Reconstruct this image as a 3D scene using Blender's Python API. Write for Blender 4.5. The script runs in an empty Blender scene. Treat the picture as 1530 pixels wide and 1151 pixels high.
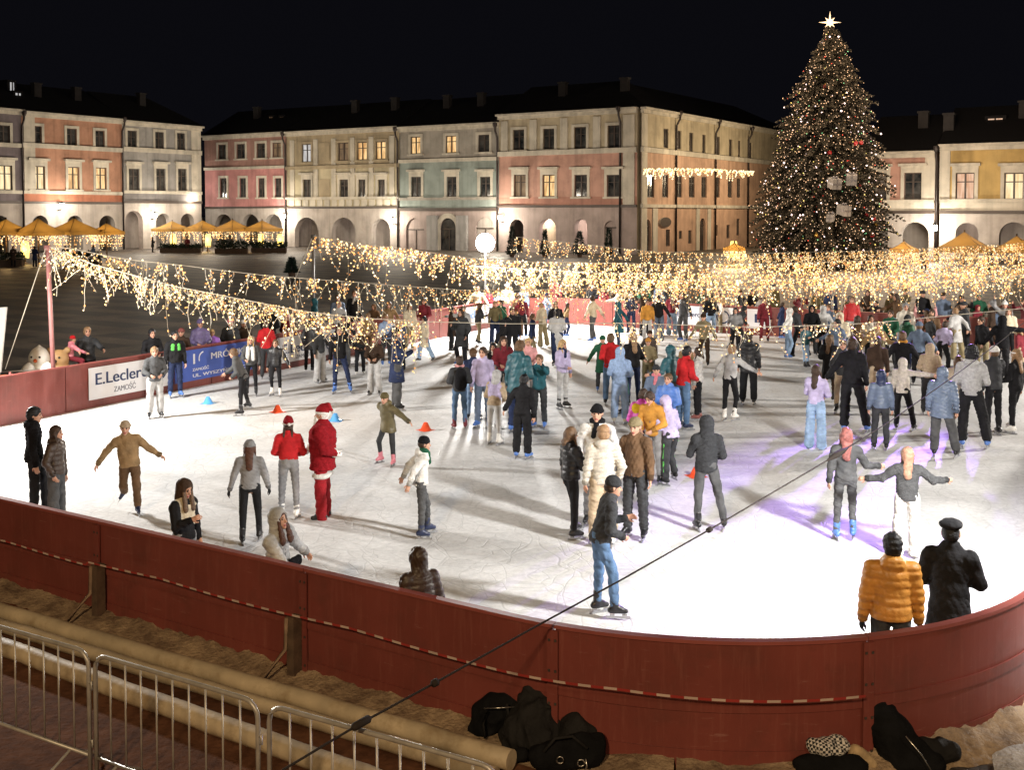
import bpy, math, random
import numpy as np
from mathutils import Vector, Matrix
random.seed(7); RNG = np.random.default_rng(7)
sc = bpy.context.scene
COL = sc.collection
R = math.radians

# ------------------------------------------------------------------ camera
F = 1684.0; W0, H0 = 1530.0, 1151.0; CAMZ = 4.85; PITCH = R(2.5); HOR = 318.0
YP = HOR + F * math.tan(PITCH)
cam_d = bpy.data.cameras.new("camera"); cam = bpy.data.objects.new("camera", cam_d); COL.objects.link(cam)
cam.location = (0, 0, CAMZ); cam.rotation_euler = (math.pi / 2 - PITCH, 0, 0)
cam_d.sensor_width = 36; cam_d.lens = 36 * F / W0; cam_d.shift_y = -(H0 / 2 - YP) / W0
cam_d.clip_start = 0.1; cam_d.clip_end = 2000
sc.camera = cam
FW = np.array((0, math.cos(PITCH), -math.sin(PITCH))); UP = np.array((0, math.sin(PITCH), math.cos(PITCH))); RT = np.array((1., 0, 0))
CP = np.array((0, 0, CAMZ))
def ray(px, py): return FW + (px - W0 / 2) / F * RT + (YP - py) / F * UP
def G(px, py, z=0.0):
    d = ray(px, py); return CP + d * ((z - CAMZ) / d[2])
def V(px, py, Y):
    d = ray(px, py); return CP + d * (Y / d[1])
A = np.array((math.sin(R(32.8)), math.cos(R(32.8)), 0)); B = np.array((-A[1], A[0], 0))
Z3 = np.array((0, 0, 1.))
def UV(u, v, z=0.0): return A * u + B * v + Z3 * z

# ------------------------------------------------------------------ materials
MATS = {}
def nodes_of(name):
    m = bpy.data.materials.new(name); m.use_nodes = True
    nt = m.node_tree; b = nt.nodes["Principled BSDF"]; return m, nt, b
def mat(name, col, rough=.7, var=.15, scale=3.0, bump=0.0, bscale=40.0, metal=0.0, spec=.4, dirt=None, coord='Object'):
    if name in MATS: return MATS[name]
    m, nt, b = nodes_of(name); n = nt.nodes; l = nt.links
    tc = n.new("ShaderNodeTexCoord")
    nz = n.new("ShaderNodeTexNoise"); nz.inputs["Scale"].default_value = scale; nz.inputs["Detail"].default_value = 6
    l.new(tc.outputs[coord], nz.inputs["Vector"])
    mr = n.new("ShaderNodeMapRange"); mr.inputs[1].default_value = .3; mr.inputs[2].default_value = .7
    mr.inputs[3].default_value = 1 - var; mr.inputs[4].default_value = 1 + var
    l.new(nz.outputs["Fac"], mr.inputs[0])
    mx = n.new("ShaderNodeVectorMath"); mx.operation = 'SCALE'; mx.inputs[0].default_value = col[:3]
    l.new(mr.outputs[0], mx.inputs["Scale"])
    out = mx.outputs[0]
    if dirt:
        n2 = n.new("ShaderNodeTexNoise"); n2.inputs["Scale"].default_value = dirt[1]; n2.inputs["Detail"].default_value = 8; n2.inputs["Roughness"].default_value = .7
        l.new(tc.outputs[coord], n2.inputs["Vector"])
        r2 = n.new("ShaderNodeMapRange"); r2.inputs[1].default_value = .5; r2.inputs[2].default_value = .72; l.new(n2.outputs["Fac"], r2.inputs[0])
        mm = n.new("ShaderNodeMix"); mm.data_type = 'RGBA'; l.new(r2.outputs[0], mm.inputs[0]); l.new(out, mm.inputs[6]); mm.inputs[7].default_value = (*dirt[0], 1)
        out = mm.outputs[2]
    l.new(out, b.inputs["Base Color"])
    b.inputs["Roughness"].default_value = rough; b.inputs["Metallic"].default_value = metal; b.inputs["Specular IOR Level"].default_value = spec
    if bump:
        nb = n.new("ShaderNodeTexNoise"); nb.inputs["Scale"].default_value = bscale; nb.inputs["Detail"].default_value = 5
        l.new(tc.outputs[coord], nb.inputs["Vector"])
        bp = n.new("ShaderNodeBump"); bp.inputs["Strength"].default_value = bump; bp.inputs["Distance"].default_value = .02
        l.new(nb.outputs["Fac"], bp.inputs["Height"]); l.new(bp.outputs[0], b.inputs["Normal"])
    MATS[name] = m; return m
def glow(name, col, strength, var=0.0, sample=False):
    if name in MATS: return MATS[name]
    m, nt, b = nodes_of(name); b.inputs["Base Color"].default_value = (*col, 1); b.inputs["Roughness"].default_value = .4
    b.inputs["Emission Color"].default_value = (*col, 1); b.inputs["Emission Strength"].default_value = strength
    if not sample: m.cycles.emission_sampling = 'NONE'
    MATS[name] = m; return m

# ------------------------------------------------------------------ mesh builder
class MB:
    def __init__(s): s.v = []; s.f = []; s.m = []; s.mats = []; s.sm = []
    def mi(s, m):
        if m not in s.mats: s.mats.append(m)
        return s.mats.index(m)
    def face(s, pts, m, smooth=False):
        i = len(s.v); s.v += [tuple(p) for p in pts]; s.f.append(tuple(range(i, i + len(pts)))); s.m.append(s.mi(m)); s.sm.append(smooth)
    def box6(s, c, m):  # c: 8 corners, 0-3 bottom loop, 4-7 top loop
        i = len(s.v); s.v += [tuple(p) for p in c]
        for q in ((3, 2, 1, 0), (4, 5, 6, 7), (0, 1, 5, 4), (1, 2, 6, 5), (2, 3, 7, 6), (3, 0, 4, 7)):
            s.f.append(tuple(i + k for k in q)); s.m.append(s.mi(m)); s.sm.append(False)
    def obox(s, c, ex, ey, ez, m):  # oriented box: centre + half vectors
        c, ex, ey, ez = map(np.asarray, (c, ex, ey, ez))
        s.box6([c - ex - ey - ez, c + ex - ey - ez, c + ex + ey - ez, c - ex + ey - ez, c - ex - ey + ez, c + ex - ey + ez, c + ex + ey + ez, c - ex + ey + ez], m)
    def tube(s, pts, r, m, n=6, cap=True):
        pts = [np.asarray(p, float) for p in pts]
        rs = r if isinstance(r, (list, tuple)) else [r] * len(pts)
        base = len(s.v); k = s.mi(m)
        for i, p in enumerate(pts):
            t = pts[min(i + 1, len(pts) - 1)] - pts[max(i - 1, 0)]; t = t / (np.linalg.norm(t) + 1e-9)
            ref = np.array((0, 0, 1.)) if abs(t[2]) < .9 else np.array((1., 0, 0))
            x = np.cross(t, ref); x /= np.linalg.norm(x); y = np.cross(t, x)
            for j in range(n):
                a = 2 * math.pi * j / n; s.v.append(tuple(p + rs[i] * (math.cos(a) * x + math.sin(a) * y)))
        for i in range(len(pts) - 1):
            for j in range(n):
                a = base + i * n + j; b = base + i * n + (j + 1) % n
                s.f.append((a, a + n, b + n, b)); s.m.append(k); s.sm.append(n > 4)
        if cap:
            s.f.append(tuple(base + j for j in range(n))); s.m.append(k); s.sm.append(False)
            e = base + (len(pts) - 1) * n
            s.f.append(tuple(e + j for j in reversed(range(n)))); s.m.append(k); s.sm.append(False)
    def lathe(s, c, prof, m, n=12, ax=None):
        c = np.asarray(c, float); base = len(s.v); k = s.mi(m)
        for (r, z) in prof:
            for j in range(n):
                a = 2 * math.pi * j / n; s.v.append((c[0] + r * math.cos(a), c[1] + r * math.sin(a), c[2] + z))
        for i in range(len(prof) - 1):
            for j in range(n):
                a = base + i * n + j; b = base + i * n + (j + 1) % n
                s.f.append((a, b, b + n, a + n)); s.m.append(k); s.sm.append(True)
    def octa(s, c, r, m):
        c = np.asarray(c, float); i = len(s.v); k = s.mi(m)
        for d in ((1, 0, 0), (-1, 0, 0), (0, 1, 0), (0, -1, 0), (0, 0, 1), (0, 0, -1)): s.v.append(tuple(c + r * np.array(d)))
        for q in ((0, 2, 4), (2, 1, 4), (1, 3, 4), (3, 0, 4), (2, 0, 5), (1, 2, 5), (3, 1, 5), (0, 3, 5)):
            s.f.append(tuple(i + t for t in q)); s.m.append(k); s.sm.append(True)
    def mesh(s, name, off=None):
        me = bpy.data.meshes.new(name); v = np.array(s.v, float).reshape(-1, 3)
        if off is not None: v = v - np.asarray(off)
        me.from_pydata(v.tolist(), [], s.f)
        for m in s.mats: me.materials.append(m)
        if s.f:
            me.polygons.foreach_set("material_index", s.m); me.polygons.foreach_set("use_smooth", s.sm)
        me.update(); return me
    def build(s, name, parent=None, off=None):
        if off is None and parent is not None: off = wl(parent)
        o = bpy.data.objects.new(name, s.mesh(name, off)); COL.objects.link(o)
        if parent is not None: o.parent = parent
        elif off is not None: o.location = off
        return o
def wl(o):
    p = np.zeros(3)
    while o is not None: p = p + np.array(o.location); o = o.parent
    return p
def link(name, me, parent=None, loc=None, rotz=0):
    o = bpy.data.objects.new(name, me); COL.objects.link(o)
    if parent is not None: o.parent = parent
    if loc is not None: o.location = loc
    if rotz: o.rotation_euler = (0, 0, rotz)
    return o
def tag(o, label=None, cat=None, group=None, kind=None):
    if label: o["label"] = label
    if cat: o["category"] = cat
    if group: o["group"] = group
    if kind: o["kind"] = kind
    return o
def empty(name, loc, label=None, cat=None, group=None):
    o = bpy.data.objects.new(name, None); COL.objects.link(o); o.location = loc; o.empty_display_size = .2
    return tag(o, label, cat, group)
def lamp(name, kind, loc, power, col, radius=.15, aim=None, cone=None, blend=.5):
    d = bpy.data.lights.new(name, kind); d.energy = power; d.color = col
    if kind in ('POINT', 'SPOT'): d.shadow_soft_size = radius
    o = bpy.data.objects.new(name, d); COL.objects.link(o); o.location = loc
    if aim is not None:
        o.rotation_euler = (Vector(aim) - Vector(loc)).to_track_quat('-Z', 'Y').to_euler()
    if cone: d.spot_size = R(cone); d.spot_blend = blend
    return o
# ------------------------------------------------------------------ world, render settings
w = bpy.data.worlds.new("World"); sc.world = w; w.use_nodes = True
nt = w.node_tree; bg = nt.nodes["Background"]
sky = nt.nodes.new("ShaderNodeTexSky"); sky.sky_type = 'NISHITA'; sky.sun_disc = False
sky.sun_elevation = R(-8); sky.sun_rotation = R(200)
addn = nt.nodes.new("ShaderNodeVectorMath"); addn.operation = 'ADD'; addn.inputs[1].default_value = (.04, .04, .058)
nt.links.new(sky.outputs[0], addn.inputs[0]); nt.links.new(addn.outputs[0], bg.inputs[0]); bg.inputs[1].default_value = .08
sc.view_settings.view_transform = 'Standard'; sc.view_settings.look = 'None'; sc.view_settings.exposure = 0; sc.view_settings.gamma = 1
sc.render.engine = 'CYCLES'; sc.cycles.use_denoising = True; sc.cycles.max_bounces = 5; sc.cycles.diffuse_bounces = 3; sc.cycles.glossy_bounces = 2
sc.cycles.transparent_max_bounces = 4; sc.cycles.sample_clamp_indirect = 4; sc.cycles.use_light_tree = True; sc.cycles.caustics_reflective = False; sc.cycles.caustics_refractive = False

# ------------------------------------------------------------------ ground
def ground_mat():
    m, nt, b = nodes_of("ground_paving"); n = nt.nodes; l = nt.links
    tc = n.new("ShaderNodeTexCoord"); mp = n.new("ShaderNodeMapping"); mp.inputs["Rotation"].default_value = (0, 0, R(32.8)); l.new(tc.outputs["Object"], mp.inputs[0])
    br = n.new("ShaderNodeTexBrick"); br.inputs["Scale"].default_value = 3.2; br.inputs["Color1"].default_value = (.032, .028, .025, 1); br.inputs["Color2"].default_value = (.055, .048, .042, 1)
    br.inputs["Mortar"].default_value = (.018, .016, .015, 1); br.inputs["Mortar Size"].default_value = .03; l.new(mp.outputs[0], br.inputs[0])
    b2 = n.new("ShaderNodeTexBrick"); b2.inputs["Scale"].default_value = .09; b2.inputs["Mortar Size"].default_value = .06; b2.offset = 0
    b2.inputs["Color1"].default_value = (1, 1, 1, 1); b2.inputs["Color2"].default_value = (.8, .8, .85, 1); b2.inputs["Mortar"].default_value = (2.6, 2.3, 1.9, 1); l.new(mp.outputs[0], b2.inputs[0])
    mu = n.new("ShaderNodeMix"); mu.data_type = 'RGBA'; mu.blend_type = 'MULTIPLY'; mu.inputs[0].default_value = 1
    l.new(br.outputs[0], mu.inputs[6]); l.new(b2.outputs[0], mu.inputs[7])
    nz = n.new("ShaderNodeTexNoise"); nz.inputs["Scale"].default_value = .35; nz.inputs["Detail"].default_value = 8; l.new(tc.outputs["Object"], nz.inputs[0])
    mr = n.new("ShaderNodeMapRange"); mr.inputs[1].default_value = .3; mr.inputs[2].default_value = .7; mr.inputs[3].default_value = .6; mr.inputs[4].default_value = 1.5; l.new(nz.outputs[0], mr.inputs[0])
    sc_ = n.new("ShaderNodeVectorMath"); sc_.operation = 'SCALE'; l.new(mu.outputs[2], sc_.inputs[0]); l.new(mr.outputs[0], sc_.inputs["Scale"])
    l.new(sc_.outputs[0], b.inputs["Base Color"]); b.inputs["Roughness"].default_value = .55
    bp = n.new("ShaderNodeBump"); bp.inputs["Strength"].default_value = .4; bp.inputs["Distance"].default_value = .02; l.new(br.outputs["Fac"], bp.inputs["Height"]); bp.invert = True; l.new(bp.outputs[0], b.inputs["Normal"])
    return m
g = MB(); g.face([(-700, -60, -.03), (700, -60, -.03), (700, 1200, -.03), (-700, 1200, -.03)], ground_mat())
tag(g.build("ground"), kind="structure")

# near strip of reddish trodden earth in front of the boards
def soil_mat():
    m, nt, b = nodes_of("trodden_earth"); n = nt.nodes; l = nt.links
    tc = n.new("ShaderNodeTexCoord"); nz = n.new("ShaderNodeTexNoise"); nz.inputs["Scale"].default_value = 2.2; nz.inputs["Detail"].default_value = 12; nz.inputs["Roughness"].default_value = .75
    l.new(tc.outputs["Object"], nz.inputs[0]); cr = n.new("ShaderNodeValToRGB"); e = cr.color_ramp.elements
    e[0].position = .3; e[0].color = (.06, .026, .016, 1); e[1].position = .72; e[1].color = (.2, .09, .05, 1); l.new(nz.outputs[0], cr.inputs[0]); l.new(cr.outputs[0], b.inputs["Base Color"]); b.inputs["Specular IOR Level"].default_value = .08
    b.inputs["Roughness"].default_value = .95; n2 = n.new("ShaderNodeTexNoise"); n2.inputs["Scale"].default_value = 14; n2.inputs["Detail"].default_value = 9; l.new(tc.outputs["Object"], n2.inputs[0])
    bp = n.new("ShaderNodeBump"); bp.inputs["Strength"].default_value = .5; bp.inputs["Distance"].default_value = .03; l.new(n2.outputs[0], bp.inputs["Height"]); l.new(bp.outputs[0], b.inputs["Normal"]); return m
SOIL = soil_mat()
p = MB(); p.face([UV(-3, 40, -.024), UV(-3, -12, -.024), UV(9.2, -12, -.024), UV(9.2, 40, -.024)], SOIL)
tag(p.build("path"), kind="structure")

# ------------------------------------------------------------------ rink outline (u,v) with rounded corners
CORN = [(8.65, 22.8), (8.65, 1.6), (42.6, 1.6), (42.6, 26.8)]  # near-left, near-right, far-right, far-left
RADI = [3.0, 4.0, 4.0, 3.0]
def rounded(corn, radi, step=.12):
    out = []; n = len(corn)
    for i in range(n):
        p = np.array(corn[i]); a = np.array(corn[i - 1]); b = np.array(corn[(i + 1) % n])
        da = (a - p) / np.linalg.norm(a - p); db = (b - p) / np.linalg.norm(b - p)
        th = math.acos(np.clip(da @ db, -1, 1)); t = radi[i] / math.tan(th / 2)
        bis = (da + db); bis /= np.linalg.norm(bis); c = p + bis * radi[i] / math.sin(th / 2)
        s, e = p + da * t, p + db * t; a0 = math.atan2(*(s - c)[::-1]); a1 = math.atan2(*(e - c)[::-1])
        d = (a1 - a0 + math.pi) % (2 * math.pi) - math.pi; k = max(8, int(abs(d) * radi[i] / step))
        out += [c + radi[i] * np.array((math.cos(a0 + d * j / k), math.sin(a0 + d * j / k))) for j in range(k + 1)]
    return out
RINK = rounded(CORN, RADI)
def densify(pts, step=.5, closed=True):
    out = []
    for i in range(len(pts) if closed else len(pts) - 1):
        a, b = pts[i], pts[(i + 1) % len(pts)]; k = max(1, int(np.linalg.norm(b - a) / step))
        out += [a + (b - a) * j / k for j in range(k)]
    return out
RD = densify(RINK)
def ice_mat():
    m, nt, b = nodes_of("scratched_ice"); n = nt.nodes; l = nt.links
    tc = n.new("ShaderNodeTexCoord")
    def scr(scale, warp, wid, seed):
        nz = n.new("ShaderNodeTexNoise"); nz.inputs["Scale"].default_value = .5; nz.inputs["Detail"].default_value = 2
        ad = n.new("ShaderNodeVectorMath"); ad.operation = 'ADD'; ad.inputs[1].default_value = (seed * 17.3, seed * 5.1, 0); l.new(tc.outputs["Object"], ad.inputs[0]); l.new(ad.outputs[0], nz.inputs[0])
        s1 = n.new("ShaderNodeVectorMath"); s1.operation = 'SCALE'; s1.inputs["Scale"].default_value = warp; l.new(nz.outputs["Color"], s1.inputs[0])
        a2 = n.new("ShaderNodeVectorMath"); a2.operation = 'ADD'; l.new(ad.outputs[0], a2.inputs[0]); l.new(s1.outputs[0], a2.inputs[1])
        vo = n.new("ShaderNodeTexVoronoi"); vo.feature = 'DISTANCE_TO_EDGE'; vo.inputs["Scale"].default_value = scale; l.new(a2.outputs[0], vo.inputs[0])
        mr = n.new("ShaderNodeMapRange"); mr.inputs[1].default_value = 0; mr.inputs[2].default_value = wid; mr.inputs[3].default_value = 1; mr.inputs[4].default_value = 0; l.new(vo.outputs[0], mr.inputs[0]); return mr.outputs[0]
    outs = [scr(.42, 1.6, .008, 1), scr(.6, 2.2, .011, 2), scr(.8, 1.2, .014, 3), scr(.25, 2.5, .006, 4), scr(1.15, 1.5, .018, 5), scr(1.5, .8, .02, 6)]
    acc = outs[0]
    for o in outs[1:]:
        mx = n.new("ShaderNodeMath"); mx.operation = 'MAXIMUM'; l.new(acc, mx.inputs[0]); l.new(o, mx.inputs[1]); acc = mx.outputs[0]
    big = n.new("ShaderNodeTexNoise"); big.inputs["Scale"].default_value = .35; big.inputs["Detail"].default_value = 9; big.inputs["Roughness"].default_value = .65; l.new(tc.outputs["Object"], big.inputs[0])
    cr = n.new("ShaderNodeValToRGB"); e = cr.color_ramp.elements; e[0].position = .33; e[0].color = (.6, .595, .585, 1); e[1].position = .66; e[1].color = (.8, .805, .81, 1); l.new(big.outputs[0], cr.inputs[0])
    fine = n.new("ShaderNodeTexNoise"); fine.inputs["Scale"].default_value = 9; fine.inputs["Detail"].default_value = 8; fine.inputs["Roughness"].default_value = .75; l.new(tc.outputs["Object"], fine.inputs[0])
    fm = n.new("ShaderNodeMapRange"); fm.inputs[1].default_value = .3; fm.inputs[2].default_value = .7; fm.inputs[3].default_value = .78; fm.inputs[4].default_value = 1.12; l.new(fine.outputs[0], fm.inputs[0])
    s2 = n.new("ShaderNodeVectorMath"); s2.operation = 'SCALE'; l.new(cr.outputs[0], s2.inputs[0]); l.new(fm.outputs[0], s2.inputs["Scale"])
    m2 = n.new("ShaderNodeMix"); m2.data_type = 'RGBA'; f2 = n.new("ShaderNodeMath"); f2.operation = 'MULTIPLY'; f2.inputs[1].default_value = .3; l.new(acc, f2.inputs[0]); l.new(f2.outputs[0], m2.inputs[0])
    l.new(s2.outputs[0], m2.inputs[6]); m2.inputs[7].default_value = (.42, .43, .44, 1); l.new(m2.outputs[2], b.inputs["Base Color"])
    rr = n.new("ShaderNodeMapRange"); rr.inputs[1].default_value = .35; rr.inputs[2].default_value = .65; rr.inputs[3].default_value = .5; rr.inputs[4].default_value = .75; l.new(big.outputs[0], rr.inputs[0]); l.new(rr.outputs[0], b.inputs["Roughness"])
    b.inputs["Specular IOR Level"].default_value = .2
    sm = n.new("ShaderNodeMath"); sm.operation = 'SUBTRACT'; l.new(fine.outputs[0], sm.inputs[0]); l.new(acc, sm.inputs[1])
    bp = n.new("ShaderNodeBump"); bp.inputs["Strength"].default_value = .35; bp.inputs["Distance"].default_value = .012; l.new(sm.outputs[0], bp.inputs["Height"]); l.new(bp.outputs[0], b.inputs["Normal"]); return m
ic = MB(); ic.face([UV(p[0], p[1], 0) for p in reversed(RINK)], ice_mat())
o = ic.build("ice_floor"); tag(o, kind="structure")

# ------------------------------------------------------------------ rink boards
def board_mat():
    m = mat("red_board", (.18, .044, .035), rough=.42, var=.16, scale=1.1, bump=.15, bscale=6, dirt=((.13, .038, .03), 1.7)); nt = m.node_tree; n = nt.nodes; l = nt.links; b = n["Principled BSDF"]
    src = b.inputs["Base Color"].links[0].from_socket; tc = n.new("ShaderNodeTexCoord")
    def layer(src, scl, scale, lo, hi, col, fac):
        mp = n.new("ShaderNodeMapping"); mp.inputs["Scale"].default_value = scl; l.new(tc.outputs["Object"], mp.inputs[0]); nz = n.new("ShaderNodeTexNoise"); nz.inputs["Scale"].default_value = scale; nz.inputs["Detail"].default_value = 9; nz.inputs["Roughness"].default_value = .7; l.new(mp.outputs[0], nz.inputs[0])
        mr = n.new("ShaderNodeMapRange"); mr.inputs[1].default_value = lo; mr.inputs[2].default_value = hi; mr.inputs[4].default_value = fac; l.new(nz.outputs[0], mr.inputs[0]); mx = n.new("ShaderNodeMix"); mx.data_type = 'RGBA'; l.new(mr.outputs[0], mx.inputs[0]); l.new(src, mx.inputs[6]); mx.inputs[7].default_value = (*col, 1); return mx.outputs[2]
    s = layer(src, (7, 7, .5), 3, .52, .75, (.26, .09, .07), .55)       # rain streaks
    s = layer(s, (1.2, 1.2, 9), 2.5, .62, .7, (.3, .14, .12), .6)       # scuffs along the board
    s = layer(s, (30, 30, 30), 4, .62, .8, (.08, .025, .02), .5)        # specks
    l.new(s, b.inputs["Base Color"]); return m
RED = board_mat()
REDCAP = mat("red_cap_rail", (.26, .07, .06), rough=.45, var=.12, scale=3)
BOLT = mat("rusty_bolt", (.1, .08, .07), rough=.5, metal=.6)
DKWOOD = mat("dark_timber", (.09, .055, .035), rough=.8, var=.3, scale=9, bump=.4)
BRACE = mat("weathered_brace", (.2, .13, .085), rough=.8, var=.3, scale=8, bump=.3)
rb = empty("rink_barrier", UV(8.65, 12, 0), "red plastic boards with a cap rail closed round the whole ice rink", "rink barrier")
def path_cum(pts):
    c = [0.0]
    for i in range(len(pts)): c.append(c[-1] + np.linalg.norm(pts[(i + 1) % len(pts)] - pts[i]))
    return np.array(c)
RP = densify(RINK, .12); RC_ = path_cum(RP); RLEN = RC_[-1]
def rpos(s):
    s = s % RLEN; i = int(np.searchsorted(RC_, s, side='right') - 1); i = min(i, len(RP) - 1)
    a, b = RP[i], RP[(i + 1) % len(RP)]; t = (s - RC_[i]) / max(1e-9, RC_[i + 1] - RC_[i]); d = (b - a) / np.linalg.norm(b - a)
    return a + (b - a) * t, d
cen = np.array((25.6, 13.2))
def rnorm(s):
    p, d = rpos(s); nn = np.array((-d[1], d[0]))
    if nn @ (cen - p) > 0: nn = -nn
    return p, d, nn  # outward
def strip(mb, s0, s1, z0, z1, o0, o1, m, step=.13):
    k = max(1, int(math.ceil((s1 - s0) / step))); pr = None
    for i in range(k + 1):
        p, d, nn = rnorm(s0 + (s1 - s0) * i / k)
        q = [UV(*(p + nn * o0), z0), UV(*(p + nn * o1), z0), UV(*(p + nn * o1), z1), UV(*(p + nn * o0), z1)]
        if pr is not None:
            for a in range(4): b = (a + 1) % 4; mb.face([pr[a], q[a], q[b], pr[b]], m, False)
        if i == 0: mb.face(q, m)
        if i == k: mb.face(q[::-1], m)
        pr = q
def s_near(px, py, z):  # arc length of the outline point nearest the pixel's point at height z
    q = G(px, py, z); qu = np.array((q @ A, q @ B)); d = [np.linalg.norm(p - qu) for p in RP]; i = int(np.argmin(d)); return RC_[i]
seam = sorted([s_near(145, 779, 1.13), s_near(446, 852, 1.13), s_near(812, 938, 1.13), s_near(1313, 960, 1.13)])
extra = []
s_ = seam[-1] + 2.6
while s_ < seam[0] + RLEN - 1.5: extra.append(s_); s_ += 2.6
allseam = seam + extra
for i, s0 in enumerate(allseam):
    s1 = allseam[i + 1] if i + 1 < len(allseam) else seam[0] + RLEN
    b_ = MB(); strip(b_, s0 + .012, s1 - .012, -.02, 1.1, 0, .045, RED); strip(b_, s0 + .012, s1 - .012, .50, .60, .046, .062, RED)
    strip(b_, s0 + .012, s1 - .012, .02, .16, .046, .058, RED)
    b_.build("board", rb)
    c_ = MB(); strip(c_, s0 + .004, s1 - .004, 1.102, 1.135, -.02, .065, REDCAP); c_.build("cap_rail", rb)
    j_ = MB(); strip(j_, s0 - .05, s0 + .05, .0, 1.09, .065, .085, RED);  
    for zz_ in (.12, .42, .72, 1.0):
        for ds in (-.03, .03):
            p_, d_, n_ = rnorm(s0 + ds); cc = UV(*(p_ + n_ * .087), zz_); j_.obox(cc, (A * d_[0] + B * d_[1]) * .011, (A * n_[0] + B * n_[1]) * .005, Z3 * .011, BOLT)
    j_.build("joint_strip", rb)
for s0 in (seam[0] + .12, seam[1] - .06, seam[0] - 3.9):
    p, d, nn = rnorm(s0); b_ = MB(); c3 = UV(*(p + nn * .15), .31); D3 = A * d[0] + B * d[1]; N3 = A * nn[0] + B * nn[1]
    b_.obox(c3, D3 * .05, N3 * .06, Z3 * .34, DKWOOD); q = b_.build("post", rb)
    b_ = MB(); b_.tube([c3 + Z3 * .33 + N3 * .07 - D3 * .04, c3 + N3 * .08 - D3 * .05, c3 - Z3 * .32 + N3 * .36 - D3 * .16], .022, BRACE, 6); b_.build("brace", rb)

# snow shavings heaped along the outside of the boards
def snow_mat(name, c0, c1):
    m, nt, b = nodes_of(name); n = nt.nodes; l = nt.links; tc = n.new("ShaderNodeTexCoord")
    nz = n.new("ShaderNodeTexNoise"); nz.inputs["Scale"].default_value = 3.5; nz.inputs["Detail"].default_value = 12; nz.inputs["Roughness"].default_value = .7; l.new(tc.outputs["Object"], nz.inputs[0])
    cr = n.new("ShaderNodeValToRGB"); e = cr.color_ramp.elements; e[0].position = .35; e[0].color = (*c0, 1); e[1].position = .65; e[1].color = (*c1, 1); l.new(nz.outputs[0], cr.inputs[0]); l.new(cr.outputs[0], b.inputs["Base Color"]); b.inputs["Roughness"].default_value = .8
    n2 = n.new("ShaderNodeTexNoise"); n2.inputs["Scale"].default_value = 26; n2.inputs["Detail"].default_value = 8; l.new(tc.outputs["Object"], n2.inputs[0])
    bp = n.new("ShaderNodeBump"); bp.inputs["Strength"].default_value = .7; bp.inputs["Distance"].default_value = .04; l.new(n2.outputs[0], bp.inputs["Height"]); l.new(bp.outputs[0], b.inputs["Normal"]); return m
SNOWD = snow_mat("dirty_snow", (.12, .075, .045), (.4, .29, .18)); SNOWW = snow_mat("fresh_snow", (.3, .29, .28), (.7, .7, .72))
def vnoise(x, y, seed=0):
    return (math.sin(x * 1.7 + seed) * math.cos(y * 2.3 + seed * 2) + .6 * math.sin(x * 4.1 + y * 3.3 + seed * 3) + .4 * math.sin(x * 9.7 - y * 8.1 + seed) + .3 * math.sin(x * 19.1 + y * 17.7)) / 2.3
def bank(name, s0, s1, wid, hgt, m, seed, o0=.05):
    mb = MB(); k = int((s1 - s0) / .06); nw = 12; rows = []
    for i in range(k + 1):
        p, d, nn = rnorm(s0 + (s1 - s0) * i / k); row = []
        wv = wid * (1 + .35 * vnoise(i * .09, 1, seed))
        for j in range(nw + 1):
            t = j / nw; off = o0 + wv * t; q = p + nn * off
            z = hgt * max(0, (1 - t) ** .8) * (1 + .6 * vnoise(q[0] * 3, q[1] * 3, seed)) + .02 * vnoise(q[0] * 11, q[1] * 11, seed) * (1 - t) - .025 * t
            row.append(len(mb.v)); mb.v.append(tuple(UV(*q, z - .003)))
        rows.append(row)
    mi = mb.mi(m)
    for i in range(k):
        for j in range(nw): mb.f.append((rows[i][j], rows[i][j + 1], rows[i + 1][j + 1], rows[i + 1][j])); mb.m.append(mi); mb.sm.append(True)
    return tag(mb.build(name), kind="stuff")
sA = s_near(0, 745, 1.13); sB = s_near(1000, 965, 1.13); sC = s_near(1310, 960, 1.13)
bank("snow_bank", seam[0] - 6, sB, .4, .07, SNOWD, 1)
bank("snow_bank", sB + .02, sC - .2, .55, .07, SNOWD, 5)
bank("snow_bank", sC - .18, sC + 4, .34, .13, SNOWD, 7)
# white snow cover on the ground outside the right-hand curve
sn = MB(); rows = []
for i in range(50):
    p, d, nn = rnorm(sC + .55 + i * .1); row = []
    for j in range(14):
        q = p + nn * (.27 + .05 * math.sin(i * .7) + j * .16 + .5 * max(0, 1 - i / 7)); row.append(len(sn.v)); sn.v.append(tuple(UV(*q, -.012 + .02 * vnoise(q[0] * 2.5, q[1] * 2.5, 3) + (.03 if j > 0 else 0))))
    rows.append(row)
for i in range(49):
    for j in range(13): sn.f.append((rows[i][j], rows[i][j + 1], rows[i + 1][j + 1], rows[i + 1][j])); sn.m.append(sn.mi(SNOWW)); sn.sm.append(True)
tag(sn.build("snow_cover"), kind="stuff")

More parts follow.
